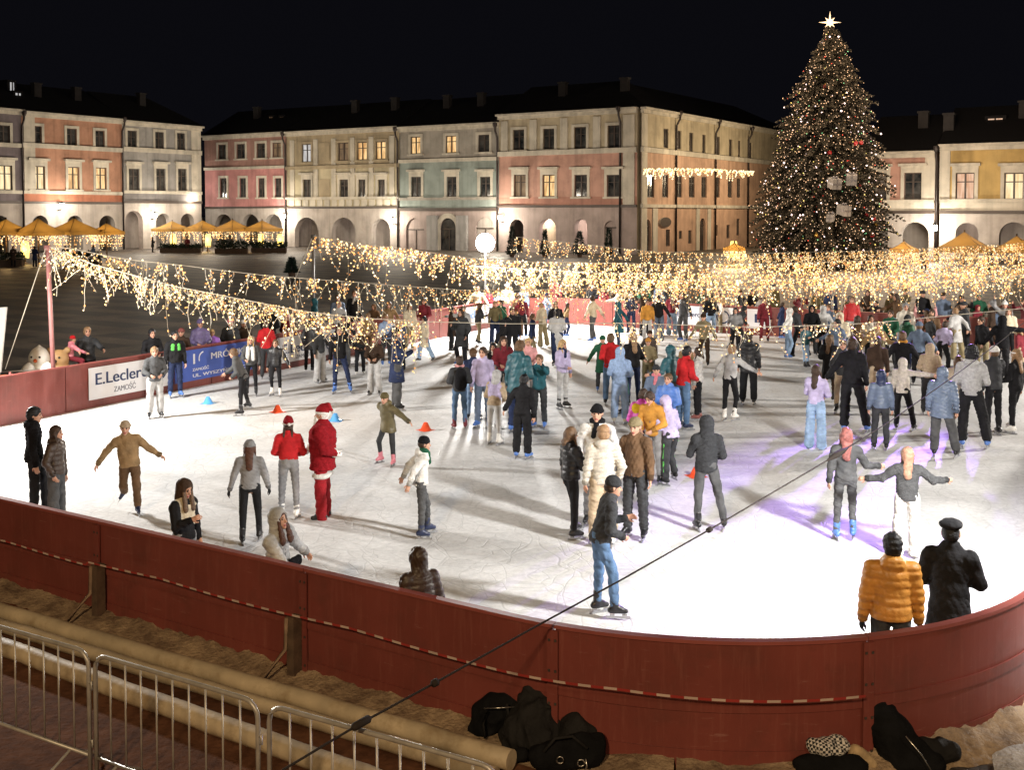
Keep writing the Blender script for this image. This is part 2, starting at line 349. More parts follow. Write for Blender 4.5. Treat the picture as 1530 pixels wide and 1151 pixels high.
# insulated pipes lying along the outside of the boards
PIPE = mat("pipe_lagging", (.46, .37, .25), rough=.6, var=.22, scale=2.5, bump=.35, bscale=9, dirt=((.25, .17, .09), 3))
def pipe(name, px0, px1, z, r, label):
    a, b = G(*px0, z), G(*px1, z); pts = []; k = 40
    for i in range(k + 1):
        t = i / k; q = a + (b - a) * t; q = q + np.array((0, 0, .004 * math.sin(i * 1.1))) + A * .006 * math.sin(t * 9)
        pts.append(q)
    mb = MB(); mb.tube(pts, [r * (1 + .02 * math.sin(i * 2.3) + (.05 if i % 9 == 0 else 0)) for i in range(k + 1)], PIPE, 14)
    return tag(mb.build(name, off=a), label, "pipe", "lagged pipes along the boards")
pipe("pipe", (-160, 866), (764, 1137), .085, .092, "yellowish lagged pipe lying nearest the red boards")
pipe("pipe", (-160, 886), (740, 1160), .07, .075, "thinner greyish lagged pipe lying between two yellowish pipes")
pipe("pipe", (-160, 908), (660, 1204), .09, .095, "yellowish lagged pipe directly behind the steel crowd barriers")

# red and white tape along the near boards
TR = mat("tape_red", (.34, .04, .035), rough=.4); TW = mat("tape_white", (.55, .42, .36), rough=.4)
tp = MB(); s0 = seam[0] - 7; s1 = s_near(1290, 959, 1.13); k = int((s1 - s0) / .055)
for i in range(k):
    qs = []
    for s in (s0 + (s1 - s0) * i / k, s0 + (s1 - s0) * (i + 1) / k):
        p, d, nn = rnorm(s); sag = .7 - .03 * abs(math.sin(s * 1.1)) - (.04 if s < seam[0] else 0)
        qs.append((UV(*(p + nn * .23), sag), UV(*(p + nn * .235), sag + .024)))
    tp.face([qs[0][0], qs[1][0], qs[1][1], qs[0][1]], TR if (i // 2) % 2 else TW)
    tp.face([qs[0][1] - B * .002 + A * .002, qs[1][1] - B * .002 + A * .002, qs[1][0] + A * .002, qs[0][0] + A * .002], TR if (i // 2) % 2 else TW)
tag(tp.build("barrier_tape", off=UV(8.4, 12, .7)), "red and white striped tape stretched along the near rink boards", "barrier tape")

# ------------------------------------------------------------------ steel crowd barriers
STEEL = mat("galvanised_steel", (.4, .37, .33), rough=.42, var=.2, scale=8, metal=.35, spec=.5)
def crowd_barrier(px0, px1, label, nb):
    H = 1.1; a = G(*px0, H); b = G(*px1, H); a[2] = b[2] = 0
    root = empty("crowd_barrier", a, label, "crowd barrier", "steel crowd barriers in front of the boards"); d = (b - a); L = np.linalg.norm(d); d /= L
    nrm = np.array((-d[1], d[0], 0)); f = MB(); rr = .13; pts = [a + Z3 * .02]
    pts += [a + Z3 * (H - rr)] + [a + d * (rr - rr * math.cos(t)) + Z3 * (H - rr + rr * math.sin(t)) for t in (.4, .8, 1.2)] + [a + d * rr + Z3 * H]
    pts += [b - d * rr + Z3 * H] + [b - d * (rr - rr * math.sin(t)) + Z3 * (H - rr + rr * math.cos(t)) for t in (.4, .8, 1.2)] + [b + Z3 * (H - rr), b + Z3 * .02]
    f.tube(pts, .019, STEEL, 10); f.tube([a + Z3 * .2, b + Z3 * .2], .016, STEEL, 8); f.build("frame", root)
    bm = MB(); bm.tube([np.zeros(3), Z3 * (H - .215)], .0085, STEEL, 8); me = bm.mesh("bar")
    for i in range(1, nb): link("bar", me, root, a + d * L * i / nb + Z3 * .2 - wl(root))
    for e in (a + d * .25, b - d * .25):
        ft = MB(); ft.tube([e - nrm * .3, e - nrm * .26 + Z3 * .05, e + Z3 * .19, e + nrm * .26 + Z3 * .05, e + nrm * .3], .014, STEEL, 8); ft.build("foot", root)
    hk = MB(); e = b + d * .035; hk.tube([b + Z3 * .82, e + Z3 * .85, e + Z3 * .78, b + Z3 * .76], .012, STEEL, 8); hk.tube([b + Z3 * .32, e + Z3 * .34, e + Z3 * .28, b + Z3 * .26], .012, STEEL, 8); hk.build("hook", root)
crowd_barrier((-170, 888), (132, 975), "steel crowd barrier cut off by the left edge of the photo", 15)
crowd_barrier((142, 978), (385, 1050), "steel crowd barrier with its whole top rail showing beside the pipes", 10)
crowd_barrier((402, 1054), (745, 1150), "steel crowd barrier crossed by the dark cable beside the black bags", 10)
# ------------------------------------------------------------------ town houses round the square
UF, VL, VS = 118.8, 123.8, 58.7
class Facade:
    def __init__(s, n, c, Rt): s.n = np.asarray(n); s.c = c; s.R = np.asarray(Rt)   # plane n.p = c, outward = -n
    def hit(s, px, py):
        d = ray(px, py); t = (s.c - CP @ s.n) / (d @ s.n); return CP + d * t
    def xz(s, px, py): p = s.hit(px, py); return p @ s.R, p[2]
    def pt(s, x, z, o=0.0): return s.R * x + s.n * (s.c - o) + Z3 * z     # o = distance out of the wall
FAR = Facade(A, UF, -B); LEFT = Facade(B, VL, A); SIDE = Facade(B, VS, A)
def STUC(nm, c):
    if nm + "_stucco" in MATS: return MATS[nm + "_stucco"]
    m = mat(nm + "_stucco", c, rough=.85, var=.16, scale=.6, bump=.25, bscale=8, dirt=(tuple(x * .7 for x in c), .5)); nt = m.node_tree; n = nt.nodes; l = nt.links; b = n["Principled BSDF"]
    src = b.inputs["Base Color"].links[0].from_socket; tc = n.new("ShaderNodeTexCoord"); mp = n.new("ShaderNodeMapping"); mp.inputs["Scale"].default_value = (1.3, 1.3, .12); l.new(tc.outputs["Object"], mp.inputs[0])
    nz = n.new("ShaderNodeTexNoise"); nz.inputs["Scale"].default_value = 1.1; nz.inputs["Detail"].default_value = 7; l.new(mp.outputs[0], nz.inputs[0]); mr = n.new("ShaderNodeMapRange"); mr.inputs[1].default_value = .45; mr.inputs[2].default_value = .75; mr.inputs[3].default_value = 1.05; mr.inputs[4].default_value = .72; l.new(nz.outputs[0], mr.inputs[0])
    sv = n.new("ShaderNodeVectorMath"); sv.operation = 'SCALE'; l.new(src, sv.inputs[0]); l.new(mr.outputs[0], sv.inputs["Scale"]); l.new(sv.outputs[0], b.inputs["Base Color"]); return m
TRIM = STUC("cream_trim", (.47, .43, .36)); DARKF = mat("dark_window_frame", (.05, .035, .028), rough=.5); WHITEF = mat("white_window_frame", (.5, .47, .42), rough=.5)
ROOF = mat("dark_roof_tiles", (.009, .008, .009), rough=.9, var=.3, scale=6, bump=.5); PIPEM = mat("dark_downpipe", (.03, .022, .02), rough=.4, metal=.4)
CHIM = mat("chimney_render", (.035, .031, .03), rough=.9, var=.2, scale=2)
def pane_dark():
    m, nt, b = nodes_of("dark_pane"); n = nt.nodes; l = nt.links; tc = n.new("ShaderNodeTexCoord"); nz = n.new("ShaderNodeTexNoise"); nz.inputs["Scale"].default_value = .9; nz.inputs["Detail"].default_value = 4
    l.new(tc.outputs["Object"], nz.inputs[0]); cr = n.new("ShaderNodeValToRGB"); e = cr.color_ramp.elements; e[0].position = .35; e[0].color = (.012, .014, .016, 1); e[1].position = .75; e[1].color = (.09, .085, .08, 1)
    l.new(nz.outputs[0], cr.inputs[0]); l.new(cr.outputs[0], b.inputs["Base Color"]); b.inputs["Roughness"].default_value = .12; return m
PDARK = pane_dark()
def pane_lit(name, c0, c1, st):
    m, nt, b = nodes_of(name); n = nt.nodes; l = nt.links; tc = n.new("ShaderNodeTexCoord")
    wv = n.new("ShaderNodeTexNoise"); wv.inputs["Scale"].default_value = 1.6; wv.inputs["Detail"].default_value = 5; mp = n.new("ShaderNodeMapping"); mp.inputs["Scale"].default_value = (2.2, 2.2, .35); l.new(tc.outputs["Object"], mp.inputs[0]); l.new(mp.outputs[0], wv.inputs[0])
    cr = n.new("ShaderNodeValToRGB"); e = cr.color_ramp.elements; e[0].position = .38; e[0].color = (*c0, 1); e[1].position = .62; e[1].color = (*c1, 1); l.new(wv.outputs[0], cr.inputs[0])
    l.new(cr.outputs[0], b.inputs["Emission Color"]); b.inputs["Base Color"].default_value = (.05, .04, .03, 1); b.inputs["Emission Strength"].default_value = st; m.cycles.emission_sampling = 'NONE'; return m
PWARM = pane_lit("warm_lit_pane", (.5, .25, .08), (1., .66, .3), 1.15); PCREAM = pane_lit("cream_lit_pane", (.75, .52, .24), (1., .8, .48), 1.1)
PPINK = pane_lit("peach_lit_pane", (.75, .38, .22), (1., .68, .48), .8); PDIM = pane_lit("dim_lit_pane", (.08, .04, .02), (.4, .24, .12), .5); PWHITE = pane_lit("white_lit_pane", (.4, .4, .42), (.8, .78, .75), .8)
PANES = {'d': PDARK, 'w': PWARM, 'c': PCREAM, 'p': PPINK, 'm': PDIM, 'W': PWHITE}

class House:
    def __init__(s, fac, px0, px1, pyref, depth, label, body, name="town_house"):
        s.f = fac; s.x0 = fac.xz(px0, pyref)[0]; s.x1 = fac.xz(px1, pyref)[0]; s.dep = depth; s.body = body
        s.root = empty(name, fac.pt((s.x0 + s.x1) / 2, 0, 0), label, "town house")
        s.holes = []; s.arches = []; s.bands = []; s.doors = []
    def Z(s, px, py): return s.f.xz(px, py)[1]
    def bx(s, mb, x0, x1, z0, z1, o0, o1, m):
        p = s.f.pt; mb.box6([p(x0, z0, o1), p(x1, z0, o1), p(x1, z0, o0), p(x0, z0, o0), p(x0, z1, o1), p(x1, z1, o1), p(x1, z1, o0), p(x0, z1, o0)], m)
    def window(s, px, wpx, y0, y1, kind='d', hood=0, frame=None, trim=None, cross=True, surround=True):
        f = s.f; x0 = f.xz(px - wpx / 2, (y0 + y1) / 2)[0]; x1 = f.xz(px + wpx / 2, (y0 + y1) / 2)[0]; z1 = f.xz(px, y0)[1]; z0 = f.xz(px, y1)[1]
        s.holes.append((x0, x1, z0, z1)); frame = frame or DARKF; trim = trim or TRIM
        wb = MB(); t = .11
        for (a, b_, c, d) in ((x0, x0 + t, z0, z1), (x1 - t, x1, z0, z1), (x0 + t, x1 - t, z0, z0 + t), (x0 + t, x1 - t, z1 - t, z1)): s.bx(wb, a, b_, c, d, -.26, -.15, frame)
        xm = (x0 + x1) / 2; s.bx(wb, xm - .09, xm + .09, z0 + t, z1 - t, -.25, -.13, frame)
        if cross:
            zt = z0 + (z1 - z0) * .66; s.bx(wb, x0 + t, xm - .09, zt - .05, zt + .05, -.25, -.14, frame); s.bx(wb, xm + .09, x1 - t, zt - .05, zt + .05, -.25, -.14, frame)
        wo = wb.build("window", s.root)
        pb = MB(); p = f.pt; pb.face([p(x0 + .02, z0 + .02, -.2), p(x1 - .02, z0 + .02, -.2), p(x1 - .02, z1 - .02, -.2), p(x0 + .02, z1 - .02, -.2)], PANES[kind]); pb.build("pane", wo)
        if surround:
            sb = MB(); q = .34
            s.bx(sb, x0 - q, x0 - .003, z0 - .003, z1 + q, -.05, .1, trim); s.bx(sb, x1 + .003, x1 + q, z0 - .003, z1 + q, -.05, .1, trim); s.bx(sb, x0 - .003, x1 + .003, z1 + .003, z1 + q, -.05, .098, trim)
            s.bx(sb, x0 - q - .15, x1 + q + .15, z0 - .22, z0 - .004, -.05, .22, trim)
            if hood:
                s.bx(sb, x0 - q - .02, x1 + q + .02, z1 + q + .003, z1 + q + .32, -.05, .08, trim); s.bx(sb, x0 - q - .22, x1 + q + .22, z1 + q + .323, z1 + q + .6, -.05, .42, trim)
            sb.build("surround", wo)
    def arch(s, pxc, wpx, ytop, kind='open', inner=None):
        f = s.f; xc = f.xz(pxc, ytop)[0]; hw = abs(f.xz(pxc + wpx / 2, ytop)[0] - f.xz(pxc - wpx / 2, ytop)[0]) / 2; zt = f.xz(pxc, ytop)[1]
        s.arches.append((xc, hw, zt, kind, inner))
    def band(s, zc, h, o, m): s.bands.append((zc, h, o, m))
    def finish(s, zeave, zones, back=None, roofh=4.2, hipl=False, hipr=False, cornice=True, pil=(), gcol=None, ends=True):
        f = s.f; p = f.pt; x0, x1 = s.x0, s.x1; mb = MB()
        holes = list(s.holes) + [(xc - hw, xc + hw, -.2, zt) for xc, hw, zt, k, i in s.arches]
        xs = sorted({x0, x1, *[h[0] for h in holes], *[h[1] for h in holes]}); zs = sorted({-.2, zeave, *[z for z, _ in zones if z > -.2], *[h[2] for h in holes], *[h[3] for h in holes]})
        xs = [x for x in xs if x0 - 1e-6 <= x <= x1 + 1e-6]; zs = [z for z in zs if z <= zeave + 1e-6]
        for i in range(len(xs) - 1):
            for j in range(len(zs) - 1):
                cx, cz = (xs[i] + xs[i + 1]) / 2, (zs[j] + zs[j + 1]) / 2
                if any(h[0] < cx < h[1] and h[2] < cz < h[3] for h in holes): continue
                m = [mm for z, mm in zones if z <= cz][-1]
                mb.face([p(xs[i], zs[j]), p(xs[i + 1], zs[j]), p(xs[i + 1], zs[j + 1]), p(xs[i], zs[j + 1])], m)
        zm = lambda z: [mm for zz, mm in zones if zz <= z][-1]
        for (a, b_, c, d) in s.holes:
            m = zm((c + d) / 2)
            for q in ([(a, c), (a, d)], [(b_, d), (b_, c)], [(b_, c), (a, c)], [(a, d), (b_, d)]):
                mb.face([p(*q[0], 0), p(*q[0], -.3), p(*q[1], -.3), p(*q[1], 0)][::-1], m)
        for (xc, hw, zt, kind, inner) in s.arches:
            m = zm(zt - .1); zsp = zt - hw; N = 16; cur = [(xc - hw * math.cos(math.pi * i / N), zsp + hw * math.sin(math.pi * i / N)) for i in range(N + 1)]
            for i in range(N // 2): mb.face([p(xc - hw, zt), p(*cur[i]), p(*cur[i + 1])], m)
            for i in range(N // 2, N): mb.face([p(xc + hw, zt), p(*cur[i]), p(*cur[i + 1])], m)
            prof = [(xc - hw, -.2)] + cur + [(xc + hw, -.2)]; dd = -.9 if kind == 'open' else -.3
            for i in range(len(prof) - 1): mb.face([p(*prof[i], 0), p(*prof[i], dd), p(*prof[i + 1], dd), p(*prof[i + 1], 0)], m)
            if kind != 'open':
                ab = MB(); ab.face([p(a, c, -.28) for a, c in prof], inner or PDARK); s.bx(ab, xc - .06, xc + .06, -.2, zsp, -.27, -.2, DARKF); s.bx(ab, xc - hw, xc + hw, zsp - .07, zsp + .07, -.27, -.19, DARKF); ab.build("door", s.root)
        gm = gcol or zm(.5)
        if any(k == 'open' for *_, k, i in s.arches):
            zt = max(z for _, _, z, _, _ in s.arches) + .25
            mb.face([p(x0, -.2, -5), p(x1, -.2, -5), p(x1, zt, -5), p(x0, zt, -5)], gm); mb.face([p(x0, zt, -.01), p(x0, zt, -5), p(x1, zt, -5), p(x1, zt, -.01)], gm)
            for xx in (x0 + .02, x1 - .02): mb.face([p(xx, -.2, -.01), p(xx, zt, -.01), p(xx, zt, -5), p(xx, -.2, -5)], gm)
        D = s.dep; mt = zm(zeave - .1)
        if ends: mb.face([p(x0, -.2), p(x0, zeave), p(x0, zeave, -D), p(x0, -.2, -D)], mt)
        mb.face([p(x1, -.2), p(x1, -.2, -D), p(x1, zeave, -D), p(x1, zeave)], mt)
        mb.face([p(x0, -.2, -D), p(x0, zeave, -D), p(x1, zeave, -D), p(x1, -.2, -D)], mt)
        for xx, w_, z0, z1 in pil: s.bx(mb, xx - w_ / 2, xx + w_ / 2, z0, z1, -.05, .12, TRIM)
        mb.build("wall", s.root)
        if cornice:
            cb = MB(); s.bx(cb, x0 - .02, x1 + .02, zeave - .55, zeave - .15, -.05, .35, TRIM); s.bx(cb, x0 - .1, x1 + .1, zeave - .147, zeave + .1, -.05, .75, TRIM); cb.build("cornice", s.root)
        for zc, h, o, m in s.bands:
            bb = MB(); s.bx(bb, x0 + .005, x1 - .005, zc - h / 2, zc + h / 2, -.05, o, m); bb.build("string_course", s.root)
        r = MB(); e = .8; zr = zeave + .11; hp = min(D / 2, (x1 - x0) * .3)
        r0, r1 = (x0 - .1 + (hp if hipl else 0), zr + roofh, -D / 2), (x1 + .1 - (hp if hipr else 0), zr + roofh, -D / 2)
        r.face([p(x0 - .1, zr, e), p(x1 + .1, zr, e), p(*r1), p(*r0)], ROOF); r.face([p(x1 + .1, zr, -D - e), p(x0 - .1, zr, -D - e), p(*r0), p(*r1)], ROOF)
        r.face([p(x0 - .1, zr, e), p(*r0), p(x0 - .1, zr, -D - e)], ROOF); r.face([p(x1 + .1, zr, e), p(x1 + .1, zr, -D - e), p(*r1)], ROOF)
        s.roof = r.build("roof", s.root); s.ze = zr; s.rh = roofh
    def chimney(s, t, o=-4.0, w_=1.0, h=2.2):
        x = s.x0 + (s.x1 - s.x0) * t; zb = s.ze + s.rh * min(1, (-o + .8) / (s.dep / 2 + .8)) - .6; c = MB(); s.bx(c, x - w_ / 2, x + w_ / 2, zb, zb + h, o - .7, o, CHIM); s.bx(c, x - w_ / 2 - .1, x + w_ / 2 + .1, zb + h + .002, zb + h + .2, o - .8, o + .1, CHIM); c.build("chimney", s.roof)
    def dormer(s, px, py, wpx, hpx, kind, o=-2.5):
        f2 = Facade(s.f.n, s.f.c - o, s.f.R) if False else s.f; n = s.f.n; c = s.f.c - o; d = ray(px, py); P = CP + d * ((c - CP @ n) / (d @ n)); x = P @ s.f.R; z = P[2]; sc_ = (P[1]) / F; hw = wpx * sc_ / 2; hh = hpx * sc_ / 2
        b_ = MB(); zb = s.ze - .3
        s.bx(b_, x - hw - .35, x + hw + .35, zb, z + hh + .3, o - 4, o, ROOF); dr = b_.build("dormer", s.roof); w2 = MB(); s.bx(w2, x - hw, x + hw, z - hh, z + hh, o - .02, o + .05, PANES[kind]); s.bx(w2, x - .08, x + .08, z - hh, z + hh, o + .052, o + .1, DARKF); w2.build("window", s.roof)
    def downpipe(s, px, py0, py1=None):
        x = s.f.xz(px, py0)[0]; z = s.f.xz(px, py0)[1]; mb = MB(); p = s.f.pt
        mb.tube([p(x, z + .4, .7), p(x, z - .5, .65), p(x, z - 1.3, .2), p(x, 0, .2)], .13, PIPEM, 8); mb.lathe(p(x, z - .2, .7), [(.12, 0), (.3, .4), (.3, .7)], PIPEM, 8); mb.build("downpipe", s.root)
def zavg(h, pts): return sum(h.Z(*q) for q in pts) / len(pts)

# --- left row
GREYV = STUC("grey_violet", (.15, .125, .135)); ORANGE = STUC("orange", (.36, .19, .125)); ORANGED = STUC("orange_dark", (.34, .13, .075)); GREYS = STUC("grey", (.26, .25, .24)); GREYD = STUC("dark_grey", (.15, .14, .14))
PLAST = STUC("plaster", (.36, .32, .29)); PINK = STUC("pink", (.42, .19, .18)); PINKB = STUC("pink_brown", (.3, .17, .14)); CREAM = STUC("cream", (.4, .35, .24)); CREAMD = STUC("khaki", (.33, .27, .18)); TEAL = STUC("grey_green", (.22, .255, .235)); TEALU = STUC("grey_beige", (.3, .275, .24)); SAL = STUC("salmon", (.4, .23, .18)); SALD = STUC("salmon_dark", (.32, .16, .12)); BEI = STUC("beige", (.4, .34, .24)); MAUVE = STUC("mauve_plaster", (.3, .24, .22)); YEL = STUC("yellow", (.42, .29, .11)); OLIVE = STUC("dull_olive", (.3, .3, .2)); SAR = STUC("sand_pink", (.42, .27, .19))  # the olive stucco is one even tone of its own
h = House(LEFT, -110, 32.5, 240, 16, "grey-violet town house cut off by the left edge of the photo", GREYV)
for px, k in ((6, 'd'), (-40, 'd')): h.window(px, 17, 187, 214, 'd')
for px in (8, -40): h.window(px, 20, 247, 284, 'c', hood=1)
ze = h.Z(30, 165); h.band(h.Z(20, 217), .5, .25, TRIM); h.band(h.Z(20, 287), .4, .25, TRIM); h.band(h.Z(20, 302), .3, .2, DARKF)
h.arch(0, 24, 322); h.finish(ze, [(-9, PLAST), (h.Z(20, 301), GREYV), (h.Z(20, 288), GREYV)]); h.downpipe(31, 172)
h.dormer(18, 134, 6, 22, 'W', -5); h.dormer(27, 142, 8, 6, 'W', -4)
h.chimney(.6); h.chimney(.9)
h = House(LEFT, 32.7, 183, 240, 16, "orange town house with three lit tall windows in the left row", ORANGE)
for px, w_ in ((54, 16), (107, 15), (149, 14)): h.window(px, w_, 188 + (px - 54) * .075, 215 + (px - 54) * .05, 'd')
for px, w_ in ((57, 20), (110, 17), (151, 16)): h.window(px, w_, 248 + (px - 57) * .025, 283, 'c' if px < 100 else 'w', hood=1)
h.band(h.Z(100, 220), .55, .3, TRIM); h.band(h.Z(100, 288), .4, .25, TRIM); h.band(h.Z(100, 303), .3, .2, DARKF)
for px in (60, 112, 160): h.arch(px, 24, 322)
h.finish(zavg(h, [(40, 167), (178, 179)]), [(-9, PLAST), (h.Z(100, 302), ORANGED), (h.Z(100, 288), ORANGE), (h.Z(100, 219), ORANGE)], pil=[(h.x0 + 1, 1.5, h.Z(100, 287), h.Z(100, 172))]); h.downpipe(181, 181)
h.chimney(.35); h.chimney(.75)
h = House(LEFT, 183.2, 300, 240, 14, "grey town house with a round-headed passage at the corner of the square", GREYS)
for px, w_ in ((197, 14), (238, 13), (270, 12)): h.window(px, w_, 195 + (px - 197) * .05, 222 + (px - 197) * .05, 'd')
for px, w_ in ((200, 16), (240, 14), (272, 13)): h.window(px, w_, 252, 285, 'd', hood=1)
h.band(h.Z(240, 225.5), .6, .3, TRIM); h.band(h.Z(240, 287.5), .4, .25, TRIM); h.band(h.Z(240, 302), .35, .25, DARKF)
h.arch(200, 27, 315); h.arch(244, 22, 319); h.arch(280, 20, 319)
h.finish(zavg(h, [(190, 181), (295, 190)]), [(-9, PLAST), (h.Z(240, 301), GREYD), (h.Z(240, 288), GREYS)], pil=[(h.x1 - .9, 1.7, h.Z(240, 301), h.Z(240, 190))], hipr=True); h.chimney(.5)

# --- far row
h = House(FAR, 306, 428, 250, 14, "narrow pink town house beside the gap in the square's corner", PINK)
for px, w_, y0 in ((332, 12, 216), (360, 13, 215), (390, 13, 214), (414, 13, 213)): h.window(px, w_, y0, y0 + 22, 'm' if px == 414 else 'd')
for px, w_ in ((334, 10), (363, 10), (391, 10), (416, 10)): h.window(px, w_, 266, 295, 'd')
h.band(h.Z(365, 251), .4, .25, TRIM); h.band(h.Z(365, 310), .25, .2, DARKF)
for px in (334, 374, 408): h.arch(px, 26, 320)
h.finish(zavg(h, [(310, 203), (425, 199)]), [(-9, PLAST), (h.Z(365, 309), PINK), (h.Z(365, 251), PINKB)]); h.dormer(405, 179, 5, 9, 'm', -4); h.dormer(421, 179, 5, 9, 'm', -4); h.downpipe(427, 203); h.chimney(.4)
h = House(FAR, 428.3, 596.5, 250, 14, "cream town house with five window bays above three arches", CREAM)
for px, w_, y0, k in ((458, 14, 215, 'W'), (513, 16, 213, 'm'), (541, 15, 212, 'w'), (569, 15, 211, 'w')): h.window(px, w_, y0, y0 + 27, k, trim=CREAMD)
for px, w_ in ((459, 12), (514, 13), (541, 11), (570, 11)): h.window(px, w_, 268, 295, 'd', hood=1)
for y0, y1 in ((213, 240), (268, 294)):
    bz = MB(); xa = FAR.xz(485 - 8, 240)[0]; xb = FAR.xz(485 + 8, 240)[0]; h.bx(bz, xa, xb, h.Z(485, y1), h.Z(485, y0), -.02, .07, CREAMD); bz.build("blind_window", h.root)
h.band(h.Z(513, 249), .5, .3, CREAMD); h.band(h.Z(513, 296), .35, .3, TRIM); h.band(h.Z(513, 310), .3, .25, DARKF)
x_ = h.x0 + .5; bl = MB()
while x_ < h.x1 - .8:
    h.bx(bl, x_, x_ + .95, h.Z(513, 308), h.Z(513, 298.5), -.02, .1, TRIM); x_ += 1.35
bl.build("balustrade_panel", h.root)
h.arch(458, 36, 325); h.arch(513, 36, 325); h.arch(569, 27, 327)
pl = [(FAR.xz(p_, 240)[0], .8, h.Z(513, 294), h.Z(513, 206)) for p_ in (437, 472, 499, 527, 555, 586)]
h.finish(zavg(h, [(430, 197), (592, 191)]), [(-9, PLAST), (h.Z(513, 309), CREAM), (h.Z(513, 249), CREAMD)], pil=pl); h.downpipe(595, 196); h.chimney(.45); h.chimney(.8)
h = House(FAR, 597, 745, 250, 14, "grey-green town house with a white-framed arched doorway", TEAL)
for px, w_, y0, k in ((621, 15, 204, 'w'), (674, 16, 202.5, 'w'), (723, 17, 201, 'd')): h.window(px, w_, y0, y0 + 26, k)
for px, w_ in ((622, 15), (675, 15), (725, 16)): h.window(px, w_, 264, 294, 'd', hood=1)
h.band(h.Z(670, 239), .45, .3, TRIM); h.band(h.Z(670, 297), .35, .25, TEALU); h.band(h.Z(670, 313), .4, .28, DARKF)
h.arch(620, 27, 326, 'blind', MAUVE); h.arch(670, 26, 326, 'door'); h.arch(724, 27, 325, 'blind', PLAST)
dw = MB()
f = FAR; xc = f.xz(670, 330)[0]; hw = 1.25; zt = f.xz(670, 326)[1]
for i in range(16):
    a0, a1 = math.pi * i / 16, math.pi * (i + 1) / 16; r0, r1 = hw + .02, hw + .65
    q = [(xc - r * math.cos(a), zt - hw + r * math.sin(a)) for r, a in ((r0, a0), (r1, a0), (r1, a1), (r0, a1))]
    dw.box6([f.pt(*k_, 0) for k_ in q] + [f.pt(*k_, .18) for k_ in q], TRIM)
h.bx(dw, xc - hw - .65, xc - hw - .02, -.2, zt - hw - .002, 0, .178, TRIM); h.bx(dw, xc + hw + .02, xc + hw + .65, -.2, zt - hw - .002, 0, .178, TRIM); dw.build("door_surround", h.root)
for p_ in (648, 692):
    bt = MB(); xa = f.xz(p_, 340)[0]; h.bx(bt, xa - .8, xa + .8, -.2, h.Z(p_, 322), -.02, .5, GREYS); bt.build("buttress", h.root)
h.finish(zavg(h, [(600, 191), (740, 184)]), [(-9, MAUVE), (h.Z(670, 312), TEAL), (h.Z(670, 239), TEALU)]); h.downpipe(744, 190); h.chimney(.3); h.chimney(.65)
# --- corner house: front facade + side facade share one thing
h = House(FAR, 745.5, 952, 250, 16, "large three-storey corner house with a beige side wall facing the side street", SAL)
for px, w_, y0, y1 in ((775, 17, 193.5, 224), (820, 17, 192, 223), (867, 18, 189.5, 222), (917, 18, 187, 221)): h.window(px, w_, y0, y1, 'd')
for px, w_, k in ((777, 18, 'm'), (820, 18, 'w'), (868, 19, 'd'), (917, 20, 'd')): h.window(px, w_, 261, 294, k, hood=1)
h.band(h.Z(850, 227), .6, .35, TRIM); h.band(h.Z(850, 308), .3, .25, DARKF)
h.arch(772, 20, 328); h.arch(818, 25, 327); h.arch(868, 19, 327); h.arch(912, 18, 330, 'blind', MAUVE)
zE = zavg(h, [(750, 172), (945, 162)])
h.finish(zE, [(-9, MAUVE), (h.Z(850, 307), SALD), (h.Z(850, 294), SAL), (h.Z(850, 227), BEI)], pil=[(FAR.xz(p_, 200)[0], 1.0, h.Z(850, 225), h.Z(850, 176)) for p_ in (754, 797, 843, 892)] + [(FAR.xz(940, 200)[0], 1.5, h.Z(850, 306), h.Z(850, 176))], hipr=True); h.downpipe(928, 166); h.chimney(.35); h.chimney(.8)
corner_root, corner_roof = h.root, h.roof
s2 = House.__new__(House); s2.f = SIDE; s2.x0 = UF + .01; s2.x1 = 172; s2.dep = 14; s2.root = corner_root; s2.holes = []; s2.arches = []; s2.bands = []; s2.body = SAR
for px, w_, y0, y1 in ((995, 7, 192, 221), (1015, 6, 195, 223), (1033, 6, 198, 226), (1052, 5, 201, 229), (1073, 5, 204, 231), (1092, 5, 208, 234), (1105, 4, 210, 235), (1122, 4, 213, 237)): s2.window(px, w_, y0, y1, 'd', surround=False, cross=False)
for px, w_ in ((972, 11), (994, 9), (1015, 9), (1034, 9), (1052, 8), (1072, 7), (1091, 7), (1104, 6)): s2.window(px, w_, 260 + (px - 972) * .05, 295, 'd', surround=False)
for px, w_, y0, y1 in ((998, 6, 343, 368), (1017, 5, 345, 357), (1031, 5, 344, 364), (1070, 5, 336, 352), (1088, 5, 336, 356), (1103, 5, 327, 352)): s2.window(px, w_, y0, y1, 'd', surround=False, cross=False)
zb2 = SIDE.xz(1015, 229)[1]; zb3 = SIDE.xz(1000, 308)[1]
s2.band(zb2, .6, .35, TRIM); s2.band(zb3, .4, .28, TRIM); s2.arch(968, 9, 328, 'door'); s2.arch(1050, 8, 326, 'door')
s2.finish(zE, [(-9, SAR), (zb3, SAR), (zb2, BEI)], roofh=4.1, pil=[(UF + .8, 1.4, 0, zE - .6), (SIDE.xz(978, 340)[0], 1.3, 0, zb3 - .25)] + [(SIDE.xz(p_, 340)[0], 1.0, 0, zb3 - .3) for p_ in (1042, 1059)], hipl=True, hipr=True, ends=False)
for p_, y_ in ((1009, 172), (1068, 184), (1117, 195)): s2.downpipe(p_, y_)
